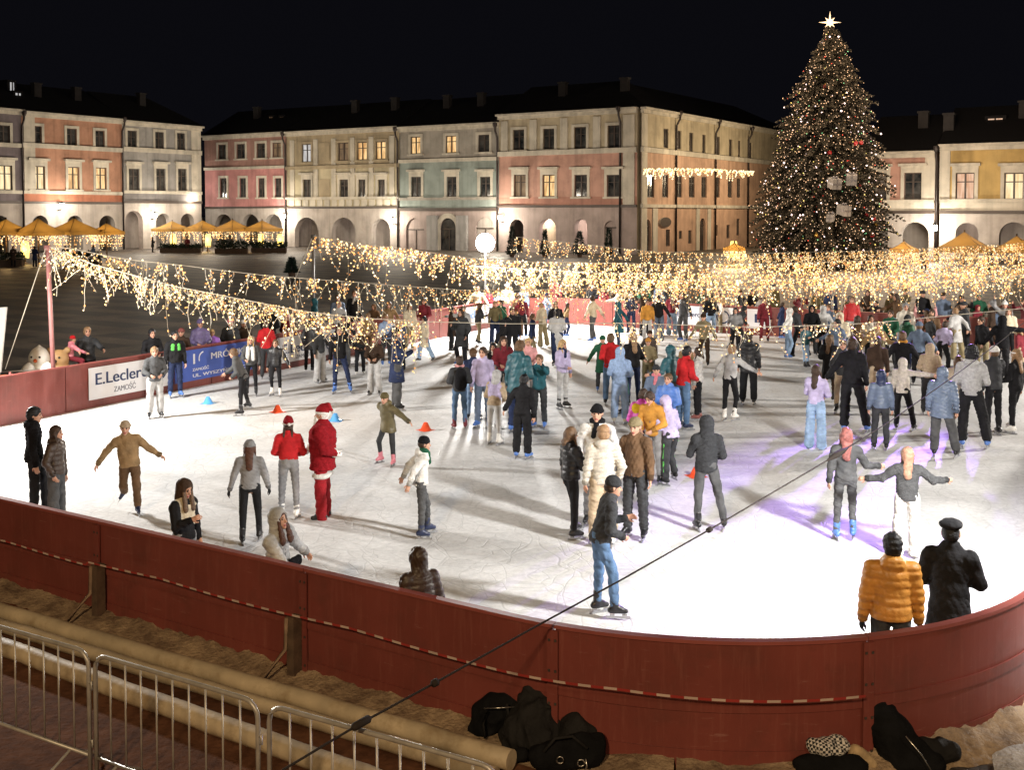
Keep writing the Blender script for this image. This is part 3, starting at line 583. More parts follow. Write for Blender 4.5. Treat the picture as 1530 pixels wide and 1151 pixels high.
# hanging oval sign on the corner house's side wall
sg = MB(); c = SIDE.hit(992, 332) - B * .25; ring = [c + A * 1.6 * math.cos(t) + Z3 * .6 * math.sin(t) for t in np.linspace(0, 2 * math.pi, 24, endpoint=False)]
sg.face(ring, DARKF); sg.face([q + B * .2 for q in ring][::-1], DARKF)
for i in range(24): sg.face([ring[i], ring[i] + B * .2, ring[(i + 1) % 24] + B * .2, ring[(i + 1) % 24]], TRIM)
tag(sg.build("wall_sign", off=c), "dark oval sign on the side wall of the corner house", "sign")
# --- right row
h = House(FAR, 1290, 1397, 250, 14, "low salmon town house with one dark window behind the Christmas tree", SAL)
h.window(1364, 26, 258, 298, 'd', hood=1); h.window(1312, 26, 259, 299, 'd', hood=1)
h.band(h.Z(1364, 301), .3, .25, TRIM); h.band(h.Z(1364, 317), .3, .25, DARKF); h.arch(1367, 42, 332); h.arch(1310, 34, 332)
h.finish(zavg(h, [(1330, 229), (1395, 226)]), [(-9, PLAST), (h.Z(1364, 316), TRIM), (h.Z(1364, 301), SAL)], pil=[(FAR.xz(1390, 250)[0], 1.0, h.Z(1364, 300), h.Z(1364, 234))]); h.chimney(.7)
h = House(FAR, 1405, 1640, 250, 14, "low yellow town house with peach and cream lit windows at the right edge", YEL)
h.window(1442, 28, 258, 298, 'p', hood=1); h.window(1515, 29, 258, 298, 'c', hood=1); h.window(1590, 28, 257, 298, 'd', hood=1)
h.band(h.Z(1450, 300), .35, .28, TRIM); h.band(h.Z(1450, 317), .3, .28, DARKF); h.arch(1445, 34, 333); h.arch(1515, 44, 332); h.arch(1590, 40, 332)
h.finish(zavg(h, [(1410, 218), (1528, 213)]), [(-9, PLAST), (h.Z(1450, 316), TRIM), (h.Z(1450, 300), YEL)], pil=[(FAR.xz(1412, 250)[0], 1.0, h.Z(1450, 299), h.Z(1450, 224))]); h.downpipe(1401, 226); h.dormer(1487, 187, 20, 20, 'p', -4); h.chimney(.02, -2); h.chimney(.5)
# --- wall lanterns
LANT = glow("lantern_glass", (1, .93, .8), 40); LANTB = mat("lantern_iron", (.02, .02, .02), rough=.4, metal=.6)
def lantern(f, px, py, pw, label, col=(1, .9, .74)):
    x, z = f.xz(px, py); c = f.pt(x, z, .75); root = empty("wall_lantern", c, label, "wall lantern", "lanterns on the house fronts")
    b_ = MB(); b_.tube([f.pt(x, z - .5, 0), f.pt(x, z - .45, .5), f.pt(x, z - .3, .75)], .06, LANTB, 6); b_.lathe(c, [(.1, -.3), (.26, -.25)], LANTB, 6); b_.lathe(c, [(.3, .32), (.06, .58), (0, .6)], LANTB, 6); b_.build("bracket", root)
    g_ = MB(); g_.lathe(c, [(0, -.25), (.2, -.24), (.27, .3), (0, .31)], LANT, 8); g_.build("glass", root)
    lamp("lantern_light", 'POINT', f.pt(x, z + .1, 2.2), pw * .75, col, .35)
lantern(LEFT, 87, 308, 1500, "bright wall lantern above the parasols on the orange house")
lantern(LEFT, 226, 322, 1300, "bright wall lantern beside the round-headed passage of the grey house")
lantern(FAR, 429, 324, 2080, "bright wall lantern between the pink and the cream house")
lantern(FAR, 592, 330, 2080, "bright wall lantern between the cream and the grey-green house")
lantern(FAR, 752, 326, 2560, "bright wall lantern at the left end of the corner house")
lantern(FAR, 1399, 341, 2080, "bright wall lantern between the salmon and the yellow house")

# lone street lamp glowing in the gap beside the pink house
c = FAR.hit(306, 292) - A * 3; sl = empty("street_lamp", (c[0], c[1], 0), "street lamp glowing in the gap beside the pink house", "street lamp")
b_ = MB(); b_.tube([np.array((c[0], c[1], 0)), c - Z3 * .3], .09, LANTB, 8); b_.build("pole", sl); g_ = MB(); g_.lathe(c, [(0, -.4), (.4, -.2), (.45, .1), (.2, .4), (0, .45)], LANT, 10); g_.build("lamp_head", sl)
lamp("street_light", 'POINT', c - A * .8, 900, (1, .9, .75), .3)
# lights inside the arcades
for px, py, pw in ((818, 345, 900), (868, 345, 700), (513, 350, 120), (1445, 348, 350), (200, 345, 250), (458, 350, 80), (569, 350, 120)):
    f = LEFT if px < 300 else FAR; x, z = f.xz(px, py); lamp("arcade_light", 'POINT', f.pt(x, 4.2, -2.6), pw, (1, .82, .7), .3)
lamp("side_wall_fill", 'POINT', SIDE.pt(UF + 8, 10, 9), 4200, (1, .78, .5), .6)  # added fill lamps to brighten the side wall, no fixture behind them
lamp("side_wall_fill", 'POINT', SIDE.pt(UF + 24, 9.5, 10), 5200, (1, .78, .5), .6)
# ------------------------------------------------------------------ people: clay-like volumes turned into meshes
class Vol:
    def __init__(s): s.pr = []
    def rc(s, a, b, ra, rb=None, k=.02, m=0, flat=None, op=1):
        rb = ra if rb is None else rb; s.pr.append(('c', np.asarray(a, float), np.asarray(b, float), ra, rb, k, m, flat, op)); return s
    def el(s, c, r, k=.02, m=0, M=None, op=1):
        s.pr.append(('e', np.asarray(c, float), np.asarray(r, float), M, 0, k, m, None, op)); return s
    def cut(s, c, n):
        s.pr.append(('p', np.asarray(c, float), np.asarray(n, float), 0, 0, .01, 0, None, -1)); return s
    def mesh(s, name, mats, h, noise=None, xf=None):
        lo = np.full(3, 1e9); hi = -lo
        for p in s.pr:
            if p[8] < 0: continue
            if p[0] == 'c': r = max(p[3], p[4]); lo = np.minimum(lo, np.minimum(p[1], p[2]) - r); hi = np.maximum(hi, np.maximum(p[1], p[2]) + r)
            else: r = p[2].max() if p[3] is not None else p[2]; lo = np.minimum(lo, p[1] - r); hi = np.maximum(hi, p[1] + r)
        lo -= 3 * h; hi += 3 * h; n = np.ceil((hi - lo) / h).astype(int) + 1
        Fd = np.full(n, 1.0, np.float32); ID = np.zeros(n, np.int16); ax = [lo[i] + h * np.arange(n[i]) for i in range(3)]
        for t, a, b, ra, rb, k, m, flat, op in s.pr:
            if t == 'p':
                X, Y, Zz = np.meshgrid(*ax, indexing='ij'); np.maximum(Fd, ((np.stack([X, Y, Zz], -1) - a) @ b).astype(np.float32), out=Fd); continue
            if t == 'c': r = max(ra, rb) + k + 2 * h; l2 = np.minimum(a, b) - r; h2 = np.maximum(a, b) + r
            else: r = (b.max() if ra is not None else b) + k + 2 * h; l2 = a - r; h2 = a + r
            i0 = np.clip(np.floor((l2 - lo) / h).astype(int), 0, n); i1 = np.clip(np.ceil((h2 - lo) / h).astype(int) + 1, 0, n)
            if np.any(i1 <= i0): continue
            X, Y, Zz = np.meshgrid(ax[0][i0[0]:i1[0]], ax[1][i0[1]:i1[1]], ax[2][i0[2]:i1[2]], indexing='ij'); P = np.stack([X, Y, Zz], -1)
            if t == 'c':
                q = P - a; ba = b - a
                if flat is not None:
                    nv, ff = flat; q = q + ((1 / ff - 1) * (q @ nv))[..., None] * nv; ba = ba + (1 / ff - 1) * (ba @ nv) * nv
                tt = np.clip((q @ ba) / max(ba @ ba, 1e-9), 0, 1); d = np.linalg.norm(q - tt[..., None] * ba, axis=-1) - (ra + (rb - ra) * tt)
                if flat is not None: d = d * min(1, ff) ** .5
            else:
                q = P - a
                if ra is not None: q = q @ ra
                k0 = np.linalg.norm(q / b, axis=-1); k1 = np.linalg.norm(q / (b * b), axis=-1); d = k0 * (k0 - 1) / np.maximum(k1, 1e-6)
            S = np.s_[i0[0]:i1[0], i0[1]:i1[1], i0[2]:i1[2]]; f = Fd[S]
            if op > 0:
                I = ID[S]; I[d < f] = m; hh = np.clip(.5 + .5 * (f - d) / k, 0, 1); Fd[S] = f * (1 - hh) + d * hh - k * hh * (1 - hh)
            else:
                hh = np.clip(.5 - .5 * (f + d) / k, 0, 1); Fd[S] = f * (1 - hh) - d * hh + k * hh * (1 - hh)
        if noise is not None:
            band = np.abs(Fd) < .07; ii = np.argwhere(band); P = lo + h * ii; Fd[band] += noise(P).astype(np.float32)
        Fd[0] = Fd[-1] = 1; Fd[:, 0] = Fd[:, -1] = 1; Fd[:, :, 0] = Fd[:, :, -1] = 1
        Sg = Fd < 0; c = np.zeros(np.array(n) - 1, np.int8)
        off = [(i, j, l) for i in (0, 1) for j in (0, 1) for l in (0, 1)]
        sl = lambda arr, o: arr[o[0]:arr.shape[0] - 1 + o[0], o[1]:arr.shape[1] - 1 + o[1], o[2]:arr.shape[2] - 1 + o[2]]
        for o in off: c += sl(Sg, o)
        mask = (c > 0) & (c < 8); ijk = np.argwhere(mask); idx = np.full(mask.shape, -1, np.int64); idx[mask] = np.arange(len(ijk))
        fv = {o: sl(Fd, o)[mask] for o in off}; acc = np.zeros((len(ijk), 3)); cnt = np.zeros(len(ijk))
        for o in off:
            for axn in range(3):
                if o[axn]: continue
                o2 = tuple(1 if q == axn else o[q] for q in range(3)); fa, fb = fv[o], fv[o2]; cr = (fa < 0) != (fb < 0); t = np.where(cr, fa / np.where(cr, fa - fb, 1), 0)
                pt = np.array(o, float)[None].repeat(len(ijk), 0); pt[:, axn] = t; acc += pt * cr[:, None]; cnt += cr
        vs = lo + h * (ijk + acc / np.maximum(cnt, 1)[:, None]); faces = []
        for axn in range(3):
            u, v = (axn + 1) % 3, (axn + 2) % 3; a_ = [slice(None)] * 3; b_ = [slice(None)] * 3; a_[axn] = slice(0, -1); b_[axn] = slice(1, None)
            s0, s1 = Sg[tuple(a_)], Sg[tuple(b_)]; ch = s0 != s1; q = np.argwhere(ch); q = q[(q[:, u] > 0) & (q[:, v] > 0)]
            if not len(q): continue
            eu = np.eye(3, dtype=int)[u]; ev = np.eye(3, dtype=int)[v]
            k0 = idx[tuple((q - eu - ev).T)]; k1 = idx[tuple((q - ev).T)]; k2 = idx[tuple(q.T)]; k3 = idx[tuple((q - eu).T)]; fl = s0[tuple(q.T)]
            Q = np.stack([k0, k1, k2, k3], 1); Q[~fl] = Q[~fl][:, ::-1]; faces.append(Q)
        if not faces: return bpy.data.meshes.new(name)
        fq = np.concatenate(faces)
        # one light smoothing pass
        mid = vs[fq].mean(1); sm = np.zeros_like(vs); ct = np.zeros(len(vs))
        for j in range(4): np.add.at(sm, fq[:, j], mid); np.add.at(ct, fq[:, j], 1)
        vs = vs * .5 + .5 * sm / np.maximum(ct, 1)[:, None]
        cen = vs[fq].mean(1); ci = np.clip(np.round((cen - lo) / h).astype(int), 0, n - 1); mi = ID[tuple(ci.T)]
        return arr_mesh(name, vs, fq, mats, mi)
def arr_mesh(name, vs, fq, mats, mi):
    me = bpy.data.meshes.new(name); me.vertices.add(len(vs)); me.vertices.foreach_set("co", np.asarray(vs, np.float32).ravel())
    nf = len(fq); me.loops.add(nf * 4); me.loops.foreach_set("vertex_index", np.asarray(fq, np.int32).ravel()); me.polygons.add(nf)
    me.polygons.foreach_set("loop_start", np.arange(nf, dtype=np.int32) * 4); me.polygons.foreach_set("material_index", np.asarray(mi, np.int32)); me.polygons.foreach_set("use_smooth", np.ones(nf, bool))
    for m in mats: me.materials.append(m)
    me.update(calc_edges=True); return me
def join_meshes(name, ms):  # merge meshes that share a material list into one
    V_, F_, M_ = [], [], []; o = 0
    for m in ms:
        v = np.empty(len(m.vertices) * 3, np.float32); m.vertices.foreach_get("co", v); f = np.empty(len(m.loops), np.int32); m.loops.foreach_get("vertex_index", f); k = np.empty(len(m.polygons), np.int32); m.polygons.foreach_get("material_index", k)
        V_.append(v.reshape(-1, 3)); F_.append(f.reshape(-1, 4) + o); M_.append(k); o += len(m.vertices)
    r = arr_mesh(name, np.concatenate(V_), np.concatenate(F_), list(ms[0].materials), np.concatenate(M_))
    for m in ms: bpy.data.meshes.remove(m)
    return r

C_ = dict(black=(.012, .012, .014), charcoal=(.04, .042, .046), dgrey=(.075, .077, .08), grey=(.22, .22, .225), lgrey=(.42, .42, .42), white=(.72, .71, .68), cream=(.6, .52, .38), offwhite=(.62, .58, .5), red=(.45, .018, .022), dred=(.26, .012, .018), wine=(.16, .02, .03),
          navy=(.02, .03, .075), blue=(.08, .18, .5), jean=(.09, .16, .28), ljean=(.25, .36, .52), slate=(.12, .16, .235), lblue=(.3, .42, .65), teal=(.02, .09, .115), lilac=(.45, .4, .6), purple=(.3, .12, .5), magenta=(.6, .08, .45), yellow=(.65, .45, .03), ochre=(.5, .24, .045), mustard=(.52, .24, .05),
          tan=(.26, .17, .085), brown=(.12, .07, .038), dbrown=(.045, .027, .018), olive=(.12, .1, .05), green=(.02, .09, .05), lime=(.12, .5, .1), pink=(.6, .2, .24), rose=(.6, .3, .3), coral=(.24, .085, .075), peach=(.34, .18, .12), beige=(.42, .33, .23), khaki=(.23, .19, .11), auburn=(.075, .03, .017), blond=(.45, .3, .14), sandy=(.28, .17, .09), skin=(.52, .29, .2), pale=(.6, .36, .27), floral=(.15, .12, .26))
def cloth(c, kind='c'):
    c0 = C_[c]; nm = {'c': 'cloth_', 'p': 'nylon_', 'h': 'hair_', 'f': 'fleece_', 'j': 'denim_', 'k': 'skin_', 'b': 'boot_'}[kind] + c
    if kind == 'p': return mat(nm, c0, rough=.42, var=.18, scale=9, bump=.5, bscale=22, spec=.4)
    if kind == 'h': return mat(nm, c0, rough=.5, var=.35, scale=25, bump=.6, bscale=60, spec=.3)
    if kind == 'f': return mat(nm, c0, rough=.95, var=.2, scale=20, bump=1.0, bscale=70, spec=.1)
    if kind == 'j': return mat(nm, c0, rough=.85, var=.3, scale=7, bump=.4, bscale=35, spec=.2)
    if kind == 'k': return mat(nm, c0, rough=.5, var=.1, scale=12, spec=.35)
    if kind == 'b': return mat(nm, c0, rough=.35, var=.15, scale=14, spec=.5)
    return mat(nm, c0, rough=.85, var=.3, scale=6, bump=.5, bscale=30, spec=.2)
EYE = mat("eye_dark", (.015, .012, .01), rough=.2); LIP = mat("lip", (.33, .09, .08), rough=.45); ZIPC = mat("zip_grey", (.12, .12, .125), rough=.4, metal=.4); BLADE = mat("skate_blade", (.45, .46, .48), rough=.25, metal=.9)
def nrm(v): v = np.asarray(v, float); return v / (np.linalg.norm(v) + 1e-9)
# arm poses (upper dir, fore dir) for the right arm, x outward, y forward, z up; legs likewise
ARM = dict(down=((.2, .02, -1), (.1, .16, -1)), pocket=((.36, -.2, -1), (-.12, .45, -.85)), front=((.3, .12, -1), (-.45, .75, -.25)), hold=((.25, .35, -1), (-.35, .9, .45)), crossed=((.3, .25, -1), (-.9, .4, .1)), out=((.9, 0, -.5), (.85, .2, -.35)), low=((.55, .05, -.85), (.5, .3, -.75)), wide=((.98, .05, -.1), (.95, .25, -.05)),
           up=((.5, .5, .65), (.0, .3, .95)), phone=((.3, .75, -.15), (-.25, .6, .8)), back=((.35, -.4, -1), (-.6, -.45, -.35)), swing=((.3, -.65, -.8), (.25, -.3, -.9)), reach=((.25, .8, -.5), (.15, .95, -.2)), hip=((.7, -.2, -.75), (-.65, .3, -.5)), head=((.75, .1, .5), (-.6, .2, .75)), link=((.5, .1, -.85), (.75, .5, -.1)))
LEG = dict(stand=((.07, .02, -1), (.03, -.05, -1)), wide=((.26, .03, -1), (.2, -.05, -1)), fwd=((.08, .34, -1), (.04, .05, -1)), back=((.08, -.25, -1), (.06, -.5, -.95)), lift=((.07, -.1, -1), (.05, -.95, -.5)), bent=((.12, .5, -1), (.08, -.3, -1)), side=((.5, .1, -1), (.45, -.15, -1)), knee=((.05, .28, -1), (.02, -.3, -1)), sit=((.2, .95, -.25), (.12, .1, -1)), cross=((-.08, .1, -1), (-.1, 0, -1)))
PBUILT = []
def skeleton(k, lean, side, arms, legs, twist=0, hpitch=0, hyaw=0, build=1.0):
    J = {}; cl, sl = math.cos(lean), math.sin(lean); cs, ss = math.cos(side), math.sin(side)
    T = np.array([[cs, 0, ss], [0, 1, 0], [-ss, 0, cs]]) @ np.array([[1, 0, 0], [0, cl, sl], [0, -sl, cl]])   # torso axes -> person axes
    if twist: ct, st = math.cos(twist), math.sin(twist); T = T @ np.array([[ct, -st, 0], [st, ct, 0], [0, 0, 1]])
    pel = np.array((0, 0, .95)) * k; up = T @ np.array((0, 0, 1.)); fw = T @ np.array((0, 1., 0)); rt = T @ np.array((1., 0, 0))
    J.update(pel=pel, up=up, fw=fw, rt=rt, T=T, waist=pel + up * .12 * k, chest=pel + up * .33 * k, neck=pel + up * .51 * k)
    cp, sp = math.cos(hpitch), math.sin(hpitch); cy, sy = math.cos(hyaw), math.sin(hyaw)
    tl = .6 * lean; HB = np.array([[cy, -sy, 0], [sy, cy, 0], [0, 0, 1]]) @ np.array([[1, 0, 0], [0, math.cos(tl), math.sin(tl)], [0, -math.sin(tl), math.cos(tl)]]) @ np.array([[1, 0, 0], [0, cp, sp], [0, -sp, cp]])
    J['HM'] = HB; J['head'] = J['neck'] + (up * .5 + HB @ np.array((0, 0, 1.)) * .5) * .155 * k + HB @ np.array((0, .012, 0)) * k
    for sd, s in (('R', 1), ('L', -1)):
        u, f = arms[0 if s == 1 else 1]; u = ARM[u][0] if isinstance(u, str) else u; f = ARM[f][1] if isinstance(f, str) else f
        sh = pel + (T @ np.array((s * .172 * build, 0, .445))) * k; ud = T @ nrm((s * u[0], u[1], u[2])); fd = T @ nrm((s * f[0], f[1], f[2])); el = sh + ud * .285 * k; wr = el + fd * .25 * k
        J['sh' + sd], J['el' + sd], J['wr' + sd], J['fd' + sd] = sh, el, wr, fd
        t, sn = LEG[legs[0 if s == 1 else 1]]; hp = pel + np.array((s * .092, 0, -.03)) * k; td = nrm((s * t[0], t[1], t[2])); sd_ = nrm((s * sn[0], sn[1], sn[2])); kn = hp + td * .42 * k; an = kn + sd_ * .415 * k
        J['hp' + sd], J['kn' + sd], J['an' + sd], J['sd' + sd] = hp, kn, an, sd_
        yaw = R(14) * s; f0 = np.array((math.sin(yaw), math.cos(yaw), 0)); foot = f0 if sd_[2] < -.93 else nrm(f0 - (f0 @ sd_) * sd_)
        J['ft' + sd] = foot; J['fu' + sd] = np.array((0, 0, 1.)) if sd_[2] < -.93 else -sd_
    return J
def fold(seed, amp, up=None, quilt=0.0, pitch=.085):
    rg = np.random.default_rng(seed); ks = [(rg.normal(size=3) * np.array((1, 1, 1.6)) * w_, rg.uniform(0, 6.3)) for w_ in (22, 38, 60, 95)]
    def f(P):
        d = np.zeros(len(P))
        for i, (kv, ph) in enumerate(ks): d += amp * (1 - np.abs(np.sin(P @ kv * .5 + ph)) * 2) * (.8 ** i) * .6
        if quilt: d += quilt * (1 - 2 * np.sqrt(np.abs(np.sin(math.pi * (P @ up) / pitch)))) * -0.0 + quilt * (np.abs(np.cos(math.pi * (P @ up) / pitch)) ** 6)
        return d
    return f
def person(px, fy, hy, face, label, top=('jacket', 'black'), bot=('pants', 'black'), head=('short', 'dbrown'), feet='black', arms=('down', 'down'), legs=('stand', 'stand'), lean=0, side=0, hp=0, hyw=0, group="skaters on the ice", extra=(), skin='skin', z=0.0, build=1.0, twist=0, gl=None, gy=None, hmax=2.12):
    if isinstance(arms, str): arms = (arms, arms)
    arms = tuple((a, a) if isinstance(a, str) else a for a in arms)
    if isinstance(legs, str): legs = (legs, legs)
    seed = int(px * 7 + fy * 13); g0 = G(px, fy, z); Yd = g0[1]; htop = V(px, hy, Yd)[2] - z; htop = min(max(htop, .8), hmax)
    skate = feet not in ('shoes', 'bootsblack'); k = htop / 1.85
    for _ in range(3):
        J = skeleton(k, R(lean), R(side), arms, legs, R(twist), R(hp), R(hyw), build); low = min(J['an' + s][2] for s in 'RL') - (.145 if skate else .085) * k
        sx = {'hood': .04, 'santa': .05, 'beanie': .02, 'pom': .03}.get(head[0], .015); tp = J['head'][2] + (.118 + sx) * k; k *= htop / (tp - low)
    J = skeleton(k, R(lean), R(side), arms, legs, R(twist), R(hp), R(hyw), build); low = min(J['an' + s][2] for s in 'RL') - (.145 if skate else .085) * k
    dz = np.array((0, 0, -low)); mid = (J['anR'] + J['anL']) / 2; stance = [s for s in 'RL' if J['an' + s][2] - (.145 if skate else .085) * k < low + .03]
    base = np.mean([J['an' + s] for s in stance], 0); sh = dz - np.array((base[0], base[1], 0))
    for q in list(J):
        if q not in ('up', 'fw', 'rt', 'T', 'HM') and not q.startswith(('fd', 'sd', 'ft', 'fu')): J[q] = J[q] + sh
    hpx = htop * F / Yd * .67; fine = 1.0 if hpx > 85 else (1.4 if hpx > 60 else 2.0)
    hv = (.012 if hpx > 110 else .016 * fine) * max(k, .7); mskin = cloth(skin, 'k'); mglove = cloth(gl, 'c') if gl else mskin; mats = [mskin, EYE, LIP, mglove]
    up, fw, rt, HM, hd = J['up'], J['fw'], J['rt'], J['HM'], J['head']
    # body
    v = Vol(); fl = (fw, .62)
    v.rc(J['pel'], J['chest'], .125 * k, .135 * k, flat=fl).rc(J['shR'], J['shL'], .045 * k, k=.05).rc(J['chest'] + up * .1 * k, J['neck'] + up * .02 * k, .07 * k, .05 * k, k=.04)
    for s in 'RL':
        v.rc(J['sh' + s], J['el' + s], .044 * k, .036 * k).rc(J['el' + s], J['wr' + s], .037 * k, .026 * k)
        v.rc(J['hp' + s], J['kn' + s], .072 * k, .05 * k).rc(J['kn' + s], J['an' + s], .048 * k, .034 * k).rc(J['an' + s], J['an' + s] - J['fu' + s] * .05 * k + J['ft' + s] * .1 * k, .034 * k, .026 * k)
    pieces = [v.mesh("b", mats, .022 * max(1, fine * .8))]
    # head
    H = lambda x, y, z_: hd + HM @ np.array((x, y, z_)) * k
    v = Vol(); v.el(H(0, -.008, .022), np.array((.076, .094, .094)) * k, M=HM).el(H(0, .028, -.045), np.array((.057, .062, .072)) * k, k=.04 * k, M=HM).rc(H(0, -.012, -.06), J['neck'] - up * .03 * k, .05 * k, .055 * k, k=.025)
    v.el(H(.033, .098, .008), np.array((.019, .018, .014)) * k, k=.014 * k, M=HM, op=-1).el(H(-.033, .098, .008), np.array((.019, .018, .014)) * k, k=.014 * k, M=HM, op=-1)
    v.rc(H(0, .083, .012), H(0, .108, -.028), .009 * k, .0145 * k, k=.012).el(H(0, .085, -.068), np.array((.024, .014, .010)) * k, k=.008, m=2, M=HM).el(H(0, .075, -.098), np.array((.024, .022, .02)) * k, k=.02, M=HM)
    for s in (1, -1): v.el(H(s * .078, -.012, -.005), np.array((.012, .022, .034)) * k, k=.008, M=HM).el(H(s * .033, .081, .007), np.array((.0135, .011, .008)) * k, k=.001, m=1, M=HM).el(H(s * .033, .09, .03), np.array((.021, .008, .0055)) * k, k=.003, m=1, M=HM)
    pieces.append(v.mesh("h", mats, (.0072 if hpx > 85 else .0105 if hpx > 60 else .017) * k))
    # hands
    for s, sg in (('R', 1), ('L', -1)):
        v = Vol(); d = J['fd' + s]; wr = J['wr' + s]; n0 = nrm(np.cross(d, np.cross(-sg * rt + .3 * fw, d))); t = np.cross(n0, d) * sg; q = k * 1.0
        v.rc(wr - d * .03 * q, wr + d * .02 * q, .026 * q, .027 * q, m=3).rc(wr + d * .02 * q - t * .004, wr + d * .075 * q, .03 * q, .037 * q, k=.015, m=3, flat=(n0, .5))
        for i, (o, ln) in enumerate(((.027, .9), (.009, 1.0), (-.009, .94), (-.027, .76))):
            b0 = wr + d * (.085 - abs(o) * .25) * q + t * o * q; d1 = nrm(d + n0 * .3 + t * o * 3); d2 = nrm(d + n0 * (.9 + .15 * i)); b1 = b0 + d1 * .038 * ln * q; v.rc(b0, b1, .0095 * q, .0088 * q, k=.004, m=3).rc(b1, b1 + d2 * .038 * ln * q, .0088 * q, .0072 * q, k=.004, m=3)
        b0 = wr + d * .03 * q + t * .03 * q; b1 = b0 + nrm(d * .7 + t * .7 + n0 * .2) * .038 * q; v.rc(b0, b1, .0115 * q, .0105 * q, k=.008, m=3).rc(b1, b1 + nrm(d * .95 + t * .2 + n0 * .3) * .032 * q, .0105 * q, .008 * q, k=.004, m=3)
        pieces.append(v.mesh("d", mats, (.0055 if hpx > 85 else .008 if hpx > 60 else .012) * k))
    body = link("person", join_meshes("person", pieces), None)
    bear = math.atan2(g0[0], Yd); rz = -(R(face) + bear)
    body.location = g0; body.rotation_euler = (0, 0, rz)
    tag(body, label, "person", group)
    # trousers
    bk, bc = bot; kind = 'j' if 'jean' in bc else 'c'; v = Vol()
    th, kn, hm = dict(pants=(.092, .07, .062), wide=(.1, .088, .1), leg=(.08, .057, .043), slim=(.084, .062, .05), baggy=(.1, .085, .078))[bk]
    v.el(J['pel'] + np.array((0, -.005, .02)) * k, np.array((.162 * build, .118, .13)) * k, k=.05)
    for s in 'RL':
        bt = J['an' + s] - J['sd' + s] * (.045 if bk != 'wide' else -.01) * k if skate and bk != 'wide' else J['an' + s] + J['sd' + s] * .03 * k
        v.rc(J['hp' + s], J['kn' + s], th * k, kn * k, k=.03).rc(J['kn' + s], bt, kn * k, hm * k, k=.015)
    link("trousers", v.mesh("trousers", [cloth(bc, kind)], hv, fold(seed + 1, .01 * k)), body)
    # upper garment
    tk, tc = top[0], top[1]; tc2 = top[2] if len(top) > 2 else tc; v = Vol()
    fat = dict(puffer=.03, puffvest=.028, parka=.022, coat=.018, jacket=.014, hoodie=.014, sweater=.008, longcoat=.016, santa=.05, crop=.006, poncho=.02)[tk]
    hem = dict(puffer=-.05, puffvest=-.03, parka=-.2, coat=-.38, longcoat=-.45, jacket=-.06, hoodie=-.06, sweater=-.03, santa=-.16, crop=.06, poncho=-.12)[tk]
    clk = 'p' if tk in ('puffer', 'puffvest', 'parka') else ('f' if tk in ('santa', 'hoodie') else 'c')
    w0 = (.158 if hem > -.1 else .168 + (-hem - .1) * .12) + fat
    v.rc(J['pel'] + up * (hem + w0 * .35) * k if hem > -.1 else J['pel'] * np.array((1, 1, 1)) + np.array((0, 0, hem)) * k, J['pel'] + up * .1 * k, w0 * k * build, (.142 + fat) * k * build, k=.03, flat=(fw, .8))
    v.rc(J['pel'] + up * .1 * k, J['chest'], (.142 + fat) * k * build, (.155 + fat) * k * build, k=.03, flat=(fw, .68 if tk != 'santa' else .95), m=1 if len(top) > 2 else 0)
    HEM = J['pel'] + (up if hem > -.1 else Z3) * hem * k; v.cut(HEM, -up if hem > -.1 else -Z3)
    v.rc(J['shR'] - up * .02 * k, J['shL'] - up * .02 * k, (.054 + fat * .6) * k, k=.06 * k, m=1 if len(top) > 2 else 0)
    for s in 'RL': v.rc(J['neck'] + up * .005 * k, J['sh' + s] - up * .03 * k, (.055 + fat * .4) * k, (.05 + fat * .4) * k, k=.04 * k, m=1 if len(top) > 2 else 0)
    v.rc(J['chest'] + up * .08 * k, J['neck'] + up * .035 * k, (.085 + fat) * k, (.062 + fat * .5) * k, k=.05 * k)
    for s in 'RL':
        if tk == 'puffvest': e0 = .055
        v.rc(J['sh' + s] - up * .004 * k, J['el' + s], (.058 + fat * .85) * k, (.053 + fat * .75) * k, k=.035 * k)
        if not (tk == 'crop' and 'short' in extra): v.rc(J['el' + s], J['wr' + s] - J['fd' + s] * .012 * k, (.05 + fat * .7) * k, (.037 + fat * .5) * k, k=.012)
    if head[0] != 'hood' and tk in ('hoodie', 'parka', 'puffer') and 'nohood' not in extra: v.el(J['neck'] - fw * .085 * k + up * .0 * k, np.array((.115, .06, .075)) * k, k=.03 * k, M=J['T']).rc(J['neck'] - fw * .06 * k + rt * .08 * k, J['neck'] + fw * .05 * k - up * .03 * k + rt * .05 * k, .03 * k, k=.03).rc(J['neck'] - fw * .06 * k - rt * .08 * k, J['neck'] + fw * .05 * k - up * .03 * k - rt * .05 * k, .03 * k, k=.03)
    RB = 2 if len(top) > 2 else 1
    if tk in ('jacket', 'hoodie', 'sweater', 'puffer', 'parka', 'coat'):
        for s in 'RL': v.rc(J['wr' + s] - J['fd' + s] * .045 * k, J['wr' + s] - J['fd' + s] * .012 * k, (.042 + fat * .5) * k, k=.004, m=RB)
    q = .009 * k if tk == 'puffer' else (.005 * k if tk == 'puffvest' else 0)
    C_.setdefault(tc + '_rib', tuple(x * .55 for x in C_[tc])); cm = [cloth(tc, clk)] + ([cloth(tc2, clk)] if len(top) > 2 else []) + [cloth(tc + '_rib', clk)]
    nm = {'longcoat': 'coat', 'santa': 'coat', 'crop': 'sweater', 'puffer': 'jacket', 'puffvest': 'jacket', 'poncho': 'jacket'}.get(tk, tk)
    jk = link(nm, v.mesh(nm, cm, hv, fold(seed, (.0025 if tk == 'puffer' else .006 if tk == 'longcoat' else .01 if tk != 'sweater' else .008) * k, up, q, .085 * k)), body)
